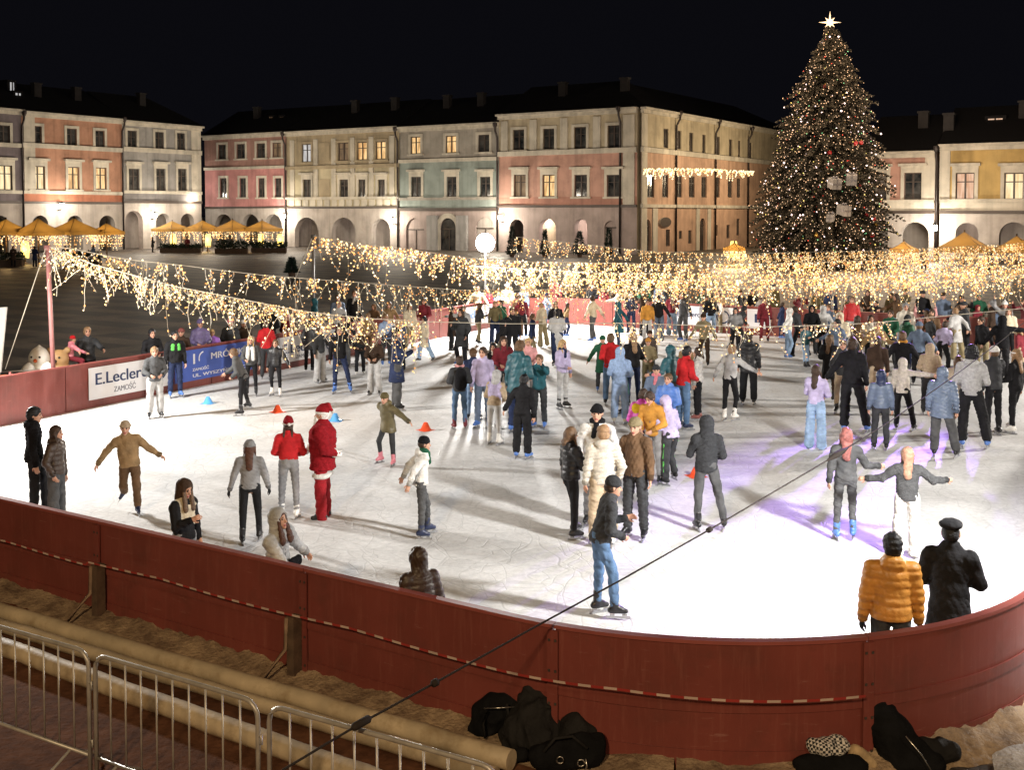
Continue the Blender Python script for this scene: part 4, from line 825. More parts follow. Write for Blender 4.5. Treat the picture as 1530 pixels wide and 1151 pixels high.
    if hpx > 60 and tk in ('jacket', 'puffer', 'parka', 'coat', 'longcoat'):
        v = Vol(); zt = J['chest'] + up * .12 * k; q0 = (.155 + fat) * .68 * k; v.rc(zt + fw * q0 * .86, J['pel'] + up * .1 * k + fw * (.142 + fat) * .72 * k, .009 * k).rc(J['pel'] + up * .1 * k + fw * (.142 + fat) * .72 * k, HEM + fw * w0 * .78 * k + up * .02 * k, .009 * k); link('zip', v.mesh('zip', [ZIPC], .007), jk)
    if tk == 'santa':
        v = Vol(); zc = J['pel'] + np.array((0, 0, hem - .1)) * k; v.rc(zc + rt * .1 * k, zc - rt * .1 * k, .145 * k, k=.02, flat=(up, .42)); link("fur_trim", v.mesh("fur_trim", [cloth('white', 'f')], hv), jk)
        v = Vol(); zc = J['chest'] - up * .22 * k; v.rc(zc + rt * .06 * k, zc - rt * .06 * k, .165 * k, k=.02, flat=(up, .2)); link("belt", v.mesh("belt", [cloth('black', 'b')], hv), jk)
        for s in 'RL':
            v = Vol(); v.rc(J['wr' + s] - J['fd' + s] * .04 * k, J['wr' + s] - J['fd' + s] * .01 * k, .072 * k); link("cuff", v.mesh("cuff", [cloth('white', 'f')], hv), jk)
            v = Vol(); c = J['an' + s] - J['sd' + s] * .05 * k; v.rc(c, c + J['sd' + s] * .03 * k, .078 * k); link("cuff", v.mesh("cuff", [cloth('white', 'f')], hv), body)
        v = Vol(); v.el(H(0, .075, -.13), np.array((.075, .05, .11)) * k, M=HM).el(H(0, .07, -.07), np.array((.075, .045, .05)) * k, M=HM); link("beard", v.mesh("beard", [cloth('white', 'f')], hv * .7, fold(seed, .006)), body)
    # hair and hats
    hk, hc = head[0], head[1]; hc2 = head[2] if len(head) > 2 else None; hh = (.009 if hpx > 85 else .012 if hpx > 60 else .02) * k
    def cap(v, g=.012, low=-.02):
        v.el(H(0, -.014, .032), (np.array((.078, .092, .09)) + g) * k, M=HM).el(H(0, -.05, -.02), (np.array((.07, .06, .075)) + g) * k, M=HM, k=.03 * k)
        v.el(H(0, .12, -.035), np.array((.078, .105, .105)) * k, k=.012 * k, M=HM, op=-1); return v
    def longhair(v, L=.3, wd=.075):
        b0 = H(0, -.06, -.02); b1 = b0 - up * L * k - fw * .075 * k; v.rc(b0, b1, wd * k, wd * .75 * k, k=.04 * k, flat=(fw, .5))
        for s in (1, -1): v.rc(H(s * .072, .0, .0), H(s * .08, .0, -.09) - up * .12 * k + fw * .06 * k, .03 * k, .026 * k, k=.03 * k, flat=(fw, .6))
        return v
    if hk in ('short', 'long', 'bun', 'pony', 'curly', 'bob'):
        v = cap(Vol(), .013 if hk != 'curly' else .035)
        if hk == 'long': longhair(v)
        if hk == 'bob': longhair(v, .1, .085)
        if hk == 'bun': v.el(H(0, -.1, .07), np.array((.045, .045, .045)) * k, k=.015)
        if hk == 'pony': v.rc(H(0, -.105, .03), H(0, -.15, -.16), .03 * k, .022 * k, k=.02)
        link("hair", v.mesh("hair", [cloth(hc, 'h')], hh, fold(seed, .006 * k if hk != 'curly' else .014 * k)), body)
    elif hk in ('beanie', 'pom', 'santa', 'flatcap', 'cap'):
        v = Vol()
        if hk in ('beanie', 'pom'): v.el(H(0, -.012, .055), np.array((.09, .104, .092)) * k, M=HM).rc(H(0, -.01, .04), H(0, -.01, .045), .104 * k, k=.012, flat=(HM[:, 2], .32)).el(H(0, .01, -.09), np.array((.13, .15, .105)) * k, k=.01, M=HM, op=-1)
        if hk == 'santa': v.el(H(0, -.012, .06), np.array((.092, .106, .095)) * k, M=HM).rc(H(0, -.03, .11), H(0, -.1, .15), .07 * k, .04 * k, k=.03).rc(H(0, -.1, .15), H(.03, -.16, .06), .04 * k, .02 * k, k=.02).el(H(0, .01, -.075), np.array((.13, .15, .1)) * k, k=.01, M=HM, op=-1)
        if hk == 'flatcap': v.el(H(0, .0, .085), np.array((.108, .135, .05)) * k, M=HM).el(H(0, .1, .06), np.array((.07, .06, .014)) * k, k=.015, M=HM)
        if hk == 'cap': v.el(H(0, -.01, .07), np.array((.088, .102, .07)) * k, M=HM).el(H(0, .11, .045), np.array((.06, .07, .012)) * k, k=.01, M=HM)
        ho = link("hat", v.mesh("hat", [cloth(hc, 'f' if hk != 'flatcap' else 'c')], hh, fold(seed, .003)), body)
        if hk == 'pom': v = Vol(); v.el(H(0, -.02, .165), np.array((.035, .035, .035)) * k); link("pompom", v.mesh("pompom", [cloth('white', 'f')], hh), ho)
        if hk == 'santa':
            v = Vol(); v.rc(H(0, -.005, .035), H(0, -.005, .04), .112 * k, k=.01, flat=(HM[:, 2], .3)); link("fur_band", v.mesh("fur_band", [cloth('white', 'f')], hh), ho)
            v = Vol(); v.el(H(.035, -.165, .045), np.array((.03, .03, .03)) * k); link("pompom", v.mesh("pompom", [cloth('white', 'f')], hh), ho)
        v = Vol(); v.el(H(0, -.03, .0), np.array((.083, .088, .085)) * k, M=HM).el(H(0, .13, -.03), np.array((.09, .11, .13)) * k, k=.01, M=HM, op=-1)
        if hc2 and 'long' in extra: longhair(v)
        if hc2 and 'braids' in extra:
            for s in (1, -1): v.rc(H(s * .065, -.06, -.03), H(s * .07, -.08, -.1) - up * .16 * k, .024 * k, .016 * k)
        link("hair", v.mesh("hair", [cloth(hc2 or 'dbrown', 'h')], hh, fold(seed, .005 * k)), body)
    elif hk == 'hood':
        v = Vol(); v.el(H(0, -.02, .022), np.array((.112, .125, .125)) * k, M=HM).rc(H(0, -.04, -.08), J['neck'] - fw * .02 * k - up * .02 * k, .1 * k, .115 * k, k=.04 * k, flat=(fw, .8)).el(H(0, .115, -.012), np.array((.078, .1, .105)) * k, k=.02 * k, M=HM, op=-1)
        link("hood", v.mesh("hood", [cloth(hc, clk)], hh, fold(seed, .006 * k)), body)
        if hc2:
            v = cap(Vol(), .006)
            for s in (1, -1): v.rc(H(s * .062, .045, .0), H(s * .075, .05, -.1) - up * .16 * k + fw * .07 * k, .03 * k, .042 * k, k=.03 * k, flat=(fw, .55))
            link("hair", v.mesh("hair", [cloth(hc2, 'h')], hh, fold(seed, .006 * k)), body)
    # feet
    fcol = {'bootsblack': 'black', 'shoes': 'dbrown'}.get(feet, feet)
    for s in 'RL':
        a, f, u = J['an' + s], J['ft' + s], J['fu' + s]; v = Vol(); sd_ = np.cross(f, u)
        v.rc(a - u * .035 * k - f * .045 * k, a - u * .048 * k + f * .135 * k, .046 * k, .034 * k, flat=(sd_, .9)).rc(a - u * .02 * k, a - J['sd' + s] * (.13 if feet != 'shoes' else .04) * k, .05 * k, .056 * k, k=.03 * k).rc(a + f * .02 * k, a + f * .08 * k - u * .02 * k, .045 * k, .036 * k, k=.02 * k)
        bo = link("skate" if skate else "shoe", v.mesh("skate", [cloth(fcol, 'b')], hv * .75), body)
        if skate and hpx > 55:
            m = MB(); c = a - u * .112 * k + f * .045 * k; m.obox(c - u * .018 * k, f * .15 * k, sd_ * .004, u * .014 * k, BLADE)
            m.obox(c + u * .008 * k + f * .08 * k, f * .03 * k, sd_ * .012, u * .0125 * k, BLADE); m.obox(c + u * .008 * k - f * .075 * k, f * .03 * k, sd_ * .012, u * .0125 * k, BLADE); link("blade", m.mesh("blade"), bo)
    # extras
    for e in extra:
        if isinstance(e, tuple):
            v = Vol(); c = cloth(e[1], 'f')
            if e[0] == 'scarf': v.rc(J['neck'] + up * .045 * k + rt * .03 * k, J['neck'] + up * .045 * k - rt * .03 * k, .088 * k, flat=(up, .62)).rc(J['neck'] + fw * .09 * k, J['neck'] + fw * .12 * k - up * .16 * k + rt * .04 * k, .04 * k, .035 * k, k=.02)
            if e[0] == 'backpack': v.rc(J['chest'] - fw * .17 * k + up * .07 * k, J['waist'] - fw * .18 * k, .13 * k, .15 * k, flat=(fw, .6))
            if e[0] == 'bag': v.rc(J['waist'] + fw * .2 * k + rt * .02 * k, J['waist'] + fw * .2 * k - rt * .14 * k - up * .03 * k, .075 * k, flat=(fw, .55))
            if e[0] == 'sidebag': v.rc(J['pel'] - rt * .24 * k, J['pel'] - rt * .25 * k - up * .06 * k, .1 * k, flat=(rt, .5))
            if e[0] == 'panels':
                for s in (1, -1): v.rc(J['chest'] + fw * .105 * k + rt * s * .075 * k + up * .08 * k, J['chest'] + fw * .11 * k + rt * s * .085 * k - up * .02 * k, .05 * k, flat=(fw, .5))
            if e[0] == 'backpanel': v.rc(J['chest'] - fw * .06 * k + rt * .09 * k + up * .06 * k, J['chest'] - fw * .06 * k - rt * .09 * k + up * .06 * k, .11 * k, flat=(fw, .8))
            if e[0] == 'headband': v.rc(H(0, -.01, .05), H(0, -.01, .055), .105 * k, flat=(HM[:, 2], .25))
            if e[0] == 'vestfur': v.rc(J['shR'] * .7 + J['shL'] * .3 + fw * .1 * k, J['waist'] + rt * .09 * k + fw * .12 * k, .06 * k, .055 * k).rc(J['shR'] * .3 + J['shL'] * .7 + fw * .1 * k, J['waist'] - rt * .09 * k + fw * .12 * k, .06 * k, .055 * k)
            if e[0] == 'stripe':
                for s, sg in (('R', 1), ('L', -1)): v.rc(J['hp' + s] + np.array((sg * .085, 0, -.1)) * k, J['kn' + s] + np.array((sg * .066, 0, 0)) * k, .014 * k).rc(J['kn' + s] + np.array((sg * .066, 0, 0)) * k, J['an' + s] + np.array((sg * .05, 0, .06)) * k, .014 * k)
            nm2 = dict(scarf='scarf', backpack='backpack', bag='handbag', sidebag='handbag', panels='chest_panel', backpanel='back_panel', headband='headband', vestfur='fur_collar', stripe='trouser_stripe')[e[0]]
            link(nm2, v.mesh(nm2, [c], hv * .8, fold(seed + 5, .005 * k)), body)
    PBUILT.append(label); return body, J
def hand_world(body, p):
    a = body.rotation_euler[2]; c, s = math.cos(a), math.sin(a); return np.array(body.location) + np.array((c * p[0] - s * p[1], s * p[0] + c * p[1], p[2]))
# ------------------------------------------------------------------ the people, each where the photo puts it: (x, foot y, head-top y, facing: 0 away, 90 right, 180 towards us)
P = person
# near rows
P(60, 778, 607, 95, "tall young man in black hoodie at the left edge, short dark hair, turned right", ('hoodie', 'black'), ('pants', 'black'), ('short', 'black'), 'black', ('down', 'pocket'), ('stand', 'fwd'), hyw=-5, hp=8)
P(84, 790, 636, 115, "long-haired woman in dark puffer and wide grey jeans leaning on the tall man at left", ('puffer', 'dbrown'), ('wide', 'dgrey'), ('long', 'dbrown'), 'black', ('pocket', 'down'), ('stand', 'stand'), side=-3)
P(206, 770, 627, 185, "skater in tan jacket and beige hat running towards the camera with arms spread", ('jacket', 'tan'), ('pants', 'brown'), ('beanie', 'beige', 'brown'), 'navy', (((.72, -.15, -.7), (.6, .35, -.7)), ((.6, -.1, -.8), (.75, .1, -.65))), ('lift', 'stand'), side=6, lean=6, hmax=1.6, build=1.1)
P(275, 905, 714, 135, "girl in dark hood and cream and black jacket just behind the near boards", ('jacket', 'black', 'cream'), ('wide', 'grey'), ('hood', 'dbrown', 'brown'), 'black', ('hold', 'down'), hp=18)
P(375, 812, 656, 4, "woman seen from behind in pale grey sweater, grey beanie and long auburn hair", ('sweater', 'grey'), ('leg', 'black'), ('beanie', 'grey', 'auburn'), 'black', (((.32, .05, -1), (.2, .3, -.9)), ((.36, -.05, -1), (.3, .2, -.95))), ('fwd', 'stand'), extra=('long',), gl='black')
P(432, 776, 622, 8, "woman in red cropped top, grey jeans and red fur-trimmed hat with dark braids", ('crop', 'red'), ('slim', 'grey'), ('santa', 'dred', 'dbrown'), 'white', ('front', 'front'), extra=('braids',))
P(484, 774, 604, 285, "bearded man in red suit and hat with white fur trim facing left", ('santa', 'dred'), ('baggy', 'dred'), ('santa', 'dred', 'white'), 'bootsblack', ('front', 'back'), ('stand', 'stand'), gl='white', build=1.08)
P(414, 968, 752, 128, "smiling long-haired woman in grey hooded coat with black handbag at the near boards", ('coat', 'lgrey'), ('leg', 'black'), ('hood', 'lgrey', 'auburn'), 'black', ('reach', 'low'), lean=12, side=12, hp=-14, extra=(('bag', 'black'),))
P(632, 1042, 820, 335, "hooded figure in dark brown puffer leaning by the near boards, back turned", ('puffer', 'dbrown'), ('pants', 'black'), ('hood', 'dbrown'), 'black', ('front', 'down'), lean=10)
P(588, 697, 585, 215, "skater in olive parka bending forward on pink skates with one arm out", ('parka', 'olive'), ('leg', 'charcoal'), ('beanie', 'olive', 'brown'), 'pink', ('swing', 'out'), ('bent', 'stand'), lean=20, side=-6, hmax=1.5)
P(634, 803, 652, 80, "boy in white hoodie, green scarf and black beanie gliding to the right", ('hoodie', 'white'), ('slim', 'dgrey'), ('beanie', 'black', 'dbrown'), 'navy', ('swing', 'swing'), ('stand', 'fwd'), lean=6, extra=(('scarf', 'green'),))
P(858, 803, 637, 60, "boy in black puffer and black trousers standing at the left of the close group", ('puffer', 'black'), ('slim', 'black'), ('bob', 'brown'), 'black', ('hold', 'down'), ('stand', 'fwd'))
P(892, 786, 604, 188, "person in black cap and white coat facing us inside the close group", ('coat', 'white'), ('pants', 'grey'), ('beanie', 'black', 'black'), 'black', ('pocket', 'pocket'), extra=(('scarf', 'black'),))
P(901, 818, 634, 350, "sandy-haired man seen from behind in off-white hoodie and beige trousers", ('hoodie', 'offwhite'), ('baggy', 'beige'), ('short', 'sandy'), 'white', ('pocket', 'down'))
P(950, 805, 623, 205, "man in brown jacket and yellow-grey beanie looking down at the close group", ('jacket', 'brown'), ('pants', 'charcoal'), ('beanie', 'khaki', 'brown'), 'black', ('pocket', 'down'), hp=12)
P(905, 922, 712, 78, "skater in black jacket and blue jeans leaning as he glides right near the cable", ('jacket', 'charcoal'), ('slim', 'jean'), ('beanie', 'charcoal', 'dbrown'), 'black', ('front', 'hold'), ('fwd', 'stand'), lean=14, hmax=1.76)
P(1062, 794, 619, 350, "man in charcoal hoodie with hood up and grey jeans, back to the camera", ('hoodie', 'charcoal'), ('slim', 'dgrey'), ('hood', 'charcoal'), 'black', ('front', 'hold'), ('wide', 'stand'))
P(1262, 808, 639, 355, "girl in dark grey sweater and leggings on bright blue skates, pinkish hair", ('sweater', 'dgrey'), ('leg', 'dgrey'), ('long', 'coral'), 'blue', ('link', 'down'), ('knee', 'stand'), extra=('nohood',))
P(1354, 834, 668, 356, "girl in grey sweater and white trousers with both arms stretched sideways", ('hoodie', 'dgrey'), ('wide', 'white'), ('long', 'peach'), 'white', (((.8, .05, -.6), (.75, .5, -.05)), ((.75, .1, -.65), (.95, .25, -.15))), extra=('nohood',))
P(1330, 1068, 796, 350, "person in mustard puffer jacket and dark jeans at the near boards, back turned", ('puffer', 'mustard'), ('pants', 'charcoal'), ('short', 'black'), 'black', ('down', 'down'), build=1.08, gl='black')
P(1416, 1052, 777, 6, "person in long black coat and black flat cap at the near boards", ('longcoat', 'black'), ('pants', 'black'), ('flatcap', 'black', 'black'), 'black', ('crossed', 'front'), build=1.08)
# middle left
P(232, 625, 518, 172, "skater in grey jacket and pale trousers before the white banner", ('jacket', 'dgrey'), ('baggy', 'lgrey'), ('short', 'sandy'), 'black', ('front', 'front'))
P(262, 594, 494, 165, "man in black jacket with bright green chest panels by the blue banner", ('jacket', 'black'), ('pants', 'navy'), ('short', 'black'), 'blue', ('down', 'down'), extra=(('panels', 'lime'),), build=1.06)
P(360, 622, 520, 285, "dark-clad skater crouching in a wide stride to the left", ('jacket', 'dgrey'), ('leg', 'black'), ('short', 'brown'), 'black', ('reach', 'front'), ('side', 'wide'), lean=22, hmax=1.6)
P(376, 592, 502, 190, "blond girl in grey top with white fur collar beside the blue banner", ('jacket', 'dgrey'), ('leg', 'black'), ('long', 'blond'), 'black', ('front', 'down'), extra=(('vestfur', 'white'),))
P(413, 593, 507, 200, "girl in black jacket and leggings with white skates, hands held low", ('puffer', 'black'), ('leg', 'black'), ('pony', 'brown'), 'white', ('down', 'low'), ('knee', 'stand'))
P(398, 567, 479, 20, "person in red jacket leaning on the left boards under the lights", ('jacket', 'red'), ('pants', 'charcoal'), ('short', 'dbrown'), 'black', ('front', 'front'))
P(478, 572, 487, 140, "girl in dark jacket and pale wide trousers left of the man in black", ('jacket', 'charcoal'), ('wide', 'lgrey'), ('long', 'dbrown'), 'black', ('down', 'link'))
P(512, 588, 487, 185, "man in black jacket and dark trousers on blue skates, facing us under the lights", ('jacket', 'black'), ('slim', 'navy'), ('short', 'dbrown'), 'blue', ('down', 'out'), ('stand', 'wide'))
P(538, 562, 490, 180, "child in dark clothes and white skates half hidden by hanging lights", ('jacket', 'dbrown'), ('pants', 'black'), ('beanie', 'tan', 'brown'), 'white', 'front')
P(462, 556, 480, 30, "person in dark coat with back turned beside the second white banner", ('parka', 'charcoal'), ('pants', 'black'), ('beanie', 'charcoal'), 'black', 'pocket')
P(560, 590, 500, 195, "girl in brown jacket and straight pale trousers near the tall man", ('jacket', 'dbrown'), ('wide', 'lgrey'), ('long', 'brown'), 'black', 'front')
P(592, 613, 490, 80, "tall man in navy coat and cap with grey trousers, turned right", ('coat', 'navy'), ('baggy', 'dgrey'), ('cap', 'black', 'black'), 'black', ('hold', 'down'))
P(577, 547, 470, 160, "person in light blue jacket behind the tall man in navy", ('puffer', 'lblue'), ('pants', 'charcoal'), ('short', 'sandy'), 'blue', 'front')
P(612, 527, 453, 150, "woman in cream jacket with brown hair beside the far end of the left boards", ('jacket', 'cream'), ('pants', 'khaki'), ('long', 'brown'), 'white', 'down')
P(634, 518, 445, 200, "woman in wine jacket and rose trousers by the left boards", ('jacket', 'wine'), ('pants', 'rose'), ('long', 'dbrown'), 'white', 'front')
P(674, 527, 458, 100, "man in brown coat standing with a man in pale grey on the open ice", ('coat', 'dbrown'), ('pants', 'black'), ('short', 'black'), 'black', ('front', 'down'), ('wide', 'stand'))
P(690, 527, 457, 180, "man in pale grey jacket beside the man in brown coat", ('jacket', 'lgrey'), ('pants', 'charcoal'), ('short', 'brown'), 'black', ('wide', 'down'), ('wide', 'stand'))
P(550, 540, 468, 190, "child in tan jacket standing behind the dark child with white skates", ('jacket', 'tan'), ('pants', 'brown'), ('short', 'sandy'), 'black', 'front')
# centre group
P(687, 642, 532, 350, "girl with black backpack, blue jeans and red skates, seen from behind", ('jacket', 'charcoal'), ('slim', 'jean'), ('short', 'dbrown'), 'wine', 'front', extra=(('backpack', 'black'), ('scarf', 'rose')))
P(707, 628, 521, 20, "person in navy jacket and pale jeans next to the girl with backpack", ('jacket', 'navy'), ('pants', 'ljean'), ('beanie', 'brown', 'brown'), 'black', ('front', 'down'))
P(722, 640, 515, 200, "person in lilac hooded jacket and dark trousers on blue skates", ('jacket', 'lilac'), ('pants', 'slate'), ('short', 'dbrown'), 'blue', 'down', hmax=1.85)
P(738, 665, 553, 30, "child in cream and lilac hoodie with pale grey trousers and white skates", ('hoodie', 'beige', 'lilac'), ('slim', 'lgrey'), ('hood', 'lgrey'), 'white', ('front', 'front'), lean=12)
P(772, 648, 497, 40, "big man in teal jacket in the middle of the ice, back half turned", ('parka', 'teal'), ('pants', 'navy'), ('short', 'brown'), 'blue', ('front', 'down'), lean=8, hmax=2.05, build=1.1)
P(806, 640, 529, 200, "boy in dark teal jacket holding both hands to his face", ('jacket', 'teal'), ('pants', 'charcoal'), ('short', 'brown'), 'blue', 'phone')
P(780, 686, 560, 25, "person in black tracksuit with a white leg stripe on blue skates", ('jacket', 'black'), ('baggy', 'black'), ('short', 'black'), 'blue', ('down', 'low'), lean=8, extra=(('stripe', 'lgrey'),), hmax=1.75)
P(840, 611, 507, 130, "woman in pale blue trousers with a navy scarf and black skates", ('jacket', 'lilac'), ('slim', 'lgrey'), ('bob', 'blond'), 'black', ('front', 'down'), extra=(('scarf', 'navy'),))
P(752, 610, 494, 170, "woman in wine jacket in the crowd behind the man in teal", ('jacket', 'wine'), ('pants', 'charcoal'), ('long', 'dbrown'), 'black', 'front', hmax=1.8)
P(737, 605, 512, 190, "woman in black and white jacket left of the man in teal", ('jacket', 'white', 'black'), ('pants', 'slate'), ('long', 'black'), 'black', 'front')
P(789, 598, 505, 180, "person in rose jacket behind the boy in dark teal", ('jacket', 'rose'), ('pants', 'grey'), ('short', 'blond'), 'white', 'front')
P(765, 545, 455, 160, "person in black jacket further back behind the centre crowd", ('jacket', 'black'), ('pants', 'black'), ('short', 'dbrown'), 'black', 'down', hmax=1.85)
P(830, 522, 450, 170, "man in black jacket with tan scarf in front of the far red boards", ('jacket', 'black'), ('pants', 'charcoal'), ('short', 'sandy'), 'black', 'front', extra=(('scarf', 'tan'),))
P(748, 512, 448, 200, "person in dark green jacket near the far left corner of the ice", ('jacket', 'green'), ('pants', 'black'), ('short', 'black'), 'black', 'down')
P(815, 496, 437, 280, "girl in light blue jacket skating along the far red boards", ('jacket', 'lblue'), ('pants', 'slate'), ('beanie', 'navy', 'brown'), 'blue', ('reach', 'swing'), ('fwd', 'back'), lean=10)
P(714, 492, 428, 185, "person in cream jacket and khaki trousers at the far left corner", ('puffer', 'cream'), ('pants', 'khaki'), ('short', 'brown'), 'black', 'low')
P(728, 490, 430, 160, "person in wine coat at the far left corner of the boards", ('coat', 'wine'), ('pants', 'black'), ('long', 'brown'), 'white', 'down')
P(745, 487, 436, 180, "child in bright blue jacket at the far left corner", ('puffer', 'blue'), ('pants', 'slate'), ('short', 'brown'), 'black', 'down')
P(758, 489, 423, 175, "person in beige jacket and white hat at the far left corner", ('puffer', 'beige'), ('pants', 'rose'), ('pom', 'white', 'brown'), 'white', 'front')
P(782, 487, 428, 190, "white-haired person in slate jacket before the far red boards", ('jacket', 'slate'), ('pants', 'lgrey'), ('short', 'white'), 'black', 'down')
P(775, 505, 440, 170, "child in tan jacket in front of the white-haired person", ('jacket', 'tan'), ('pants', 'brown'), ('short', 'brown'), 'black', 'front')
P(883, 482, 424, 190, "dark-clad person with white skates against the far red boards", ('jacket', 'black'), ('leg', 'dbrown'), ('short', 'dbrown'), 'white', 'front', ('wide', 'stand'))
P(921, 500, 430, 280, "person in off-white jumpsuit gliding left before the far boards", ('jacket', 'offwhite'), ('slim', 'offwhite'), ('short', 'sandy'), 'white', ('reach', 'down'), ('fwd', 'stand'))
P(902, 484, 430, 180, "child in wine jacket beside the person in off-white jumpsuit", ('jacket', 'wine'), ('pants', 'brown'), ('short', 'blond'), 'black', 'front')
P(912, 606, 498, 20, "person in red jacket partly behind the light blue hooded skater", ('jacket', 'red'), ('pants', 'jean'), ('short', 'brown'), 'black', ('down', 'front'))
P(926, 634, 510, 10, "skater in light blue hooded overalls seen from behind", ('hoodie', 'lblue'), ('baggy', 'lblue'), ('hood', 'lblue'), 'white', ('front', 'front'), hmax=1.8)
P(946, 606, 492, 340, "long-haired woman in black coat and jeans behind the colourful group", ('jacket', 'black'), ('slim', 'navy'), ('long', 'sandy'), 'black', ('front', 'down'), hmax=1.85)
P(957, 717, 573, 20, "person in magenta, yellow and black ski jacket in the colourful group", ('puffer', 'magenta'), ('pants', 'black'), ('short', 'dbrown'), 'black', 'front', lean=12, hmax=1.65, extra=(('backpanel', 'yellow'),))
P(977, 722, 573, 210, "dark-haired person in ochre jacket bending over the colourful group", ('jacket', 'ochre'), ('pants', 'grey'), ('short', 'dbrown'), 'black', 'front', lean=12, hp=20, hmax=1.68)
P(995, 726, 582, 320, "person in lilac-white jacket and dark trousers with a green stripe", ('jacket', 'lilac'), ('pants', 'charcoal'), ('hood', 'lilac'), 'black', 'front', ('bent', 'stand'), lean=16, hmax=1.6, extra=(('stripe', 'lime'),))
P(998, 680, 556, 200, "boy in bright blue jacket behind the person in ochre", ('puffer', 'blue'), ('pants', 'slate'), ('short', 'brown'), 'black', 'front', hmax=1.65)
P(980, 655, 545, 180, "child in rose and lilac scarf behind the colourful group", ('jacket', 'slate'), ('pants', 'charcoal'), ('beanie', 'charcoal', 'brown'), 'black', 'front', extra=(('scarf', 'pink'),))
# middle right
P(1020, 642, 515, 55, "man in bright red jacket and blue jeans leaning to the girl in white", ('jacket', 'red'), ('pants', 'jean'), ('short', 'black'), 'navy', ('front', 'front'), lean=8, hmax=1.88)
P(1043, 628, 519, 280, "girl in white jacket and black trousers held by the man in red", ('hoodie', 'white'), ('pants', 'black'), ('bob', 'dbrown'), 'coral', ('front', 'down'), hmax=1.72)
P(1082, 629, 512, 30, "woman in light grey sweater and black leggings skating away on one leg", ('sweater', 'lgrey'), ('leg', 'black'), ('short', 'sandy'), 'white', ('out', 'low'), ('knee', 'stand'), lean=8, hmax=1.8)
P(1118, 605, 495, 0, "person in black coat and black trousers behind the dangling lights", ('parka', 'black'), ('baggy', 'black'), ('beanie', 'dbrown'), 'black', 'down', hmax=1.9)
P(1218, 672, 545, 20, "girl with long dark hair in lilac sweater and very wide pale jeans", ('sweater', 'lilac'), ('wide', 'ljean'), ('long', 'dbrown'), 'white', ('front', 'hold'))
P(1278, 648, 495, 5, "very tall man in black tracksuit with back turned, right of the lights", ('jacket', 'black'), ('baggy', 'black'), ('short', 'dbrown'), 'blue', ('down', 'low'), ('wide', 'stand'))
P(1315, 673, 552, 355, "boy in slate blue jacket and blue hood, back turned", ('puffer', 'slate'), ('pants', 'charcoal'), ('hood', 'navy'), 'black', 'down')
P(1352, 644, 534, 10, "girl in off-white hoodie with hood up reaching a hand to the right", ('hoodie', 'offwhite'), ('pants', 'black'), ('hood', 'offwhite'), 'black', ('wide', 'down'), ('wide', 'stand'))
P(1412, 684, 547, 8, "person in slate blue hooded parka and grey trousers, back turned", ('parka', 'slate'), ('baggy', 'dgrey'), ('hood', 'slate'), 'black', 'down', ('wide', 'stand'), build=1.1)
P(1456, 671, 508, 0, "tall man with bushy dark hair in light grey hoodie on blue skates", ('hoodie', 'lgrey'), ('baggy', 'black'), ('curly', 'black'), 'blue', 'front', ('wide', 'stand'))
P(1484, 651, 517, 320, "man in dark jacket and white beanie behind the light grey hoodie", ('jacket', 'charcoal'), ('slim', 'black'), ('beanie', 'white', 'brown'), 'black', ('hold', 'down'))
P(1512, 647, 521, 300, "woman in black jacket with sandy hair and white headband at the right edge", ('jacket', 'black'), ('slim', 'black'), ('long', 'sandy'), 'white', ('down', 'front'), ('fwd', 'stand'), extra=(('headband', 'white'),))
P(1430, 655, 520, 20, "woman in cream coat with brown hair half hidden by the light grey hoodie", ('coat', 'cream'), ('pants', 'brown'), ('long', 'brown'), 'black', 'front', hmax=1.78)
P(1388, 620, 506, 5, "person in beige hoodie with hood up and dark trousers", ('hoodie', 'beige'), ('pants', 'charcoal'), ('hood', 'beige'), 'black', 'front', hmax=1.75)
P(1347, 608, 488, 0, "person in black jacket with ochre scarf in the right-hand crowd", ('jacket', 'black'), ('pants', 'charcoal'), ('short', 'brown'), 'black', 'low', extra=(('scarf', 'ochre'),), hmax=1.9)
P(1310, 610, 503, 355, "person in dark brown jacket and beige trousers in the right-hand crowd", ('jacket', 'dbrown'), ('pants', 'beige'), ('short', 'dbrown'), 'black', 'down')
P(1258, 618, 502, 180, "person in dark jacket and beige trousers beside the very tall man", ('jacket', 'charcoal'), ('slim', 'beige'), ('short', 'brown'), 'black', ('crossed', 'crossed'), hmax=1.8)
P(1238, 600, 500, 20, "woman in black coat under the dangling lights, right of centre", ('coat', 'black'), ('leg', 'dbrown'), ('long', 'brown'), 'black', 'front', hmax=1.75)
P(1254, 560, 463, 190, "person in fluffy cream hooded jacket above the dangling lights", ('parka', 'cream'), ('pants', 'grey'), ('hood', 'cream'), 'white', 'front', hmax=1.9)
P(1272, 522, 434, 180, "person in bright red winter jacket near the far boards on the right", ('puffer', 'red'), ('pants', 'lgrey'), ('short', 'brown'), 'white', 'down', hmax=1.9)
P(1352, 542, 440, 170, "tall person in long off-white jacket near the far boards on the right", ('parka', 'offwhite'), ('pants', 'charcoal'), ('short', 'grey'), 'black', 'down', hmax=1.95)
P(1383, 545, 446, 350, "person in rose top raising both arms with a phone", ('sweater', 'rose'), ('pants', 'black'), ('bun', 'brown'), 'black', 'up', hmax=1.75)
P(1432, 524, 456, 285, "person in white jacket and grey trousers before the bright red far boards", ('puffer', 'white'), ('pants', 'lgrey'), ('short', 'brown'), 'white', 'down')
P(1473, 528, 444, 270, "man in dark coat walking left before the bright red far boards", ('coat', 'dbrown'), ('pants', 'dbrown'), ('short', 'grey'), 'black', 'down', ('fwd', 'back'), hmax=1.85)
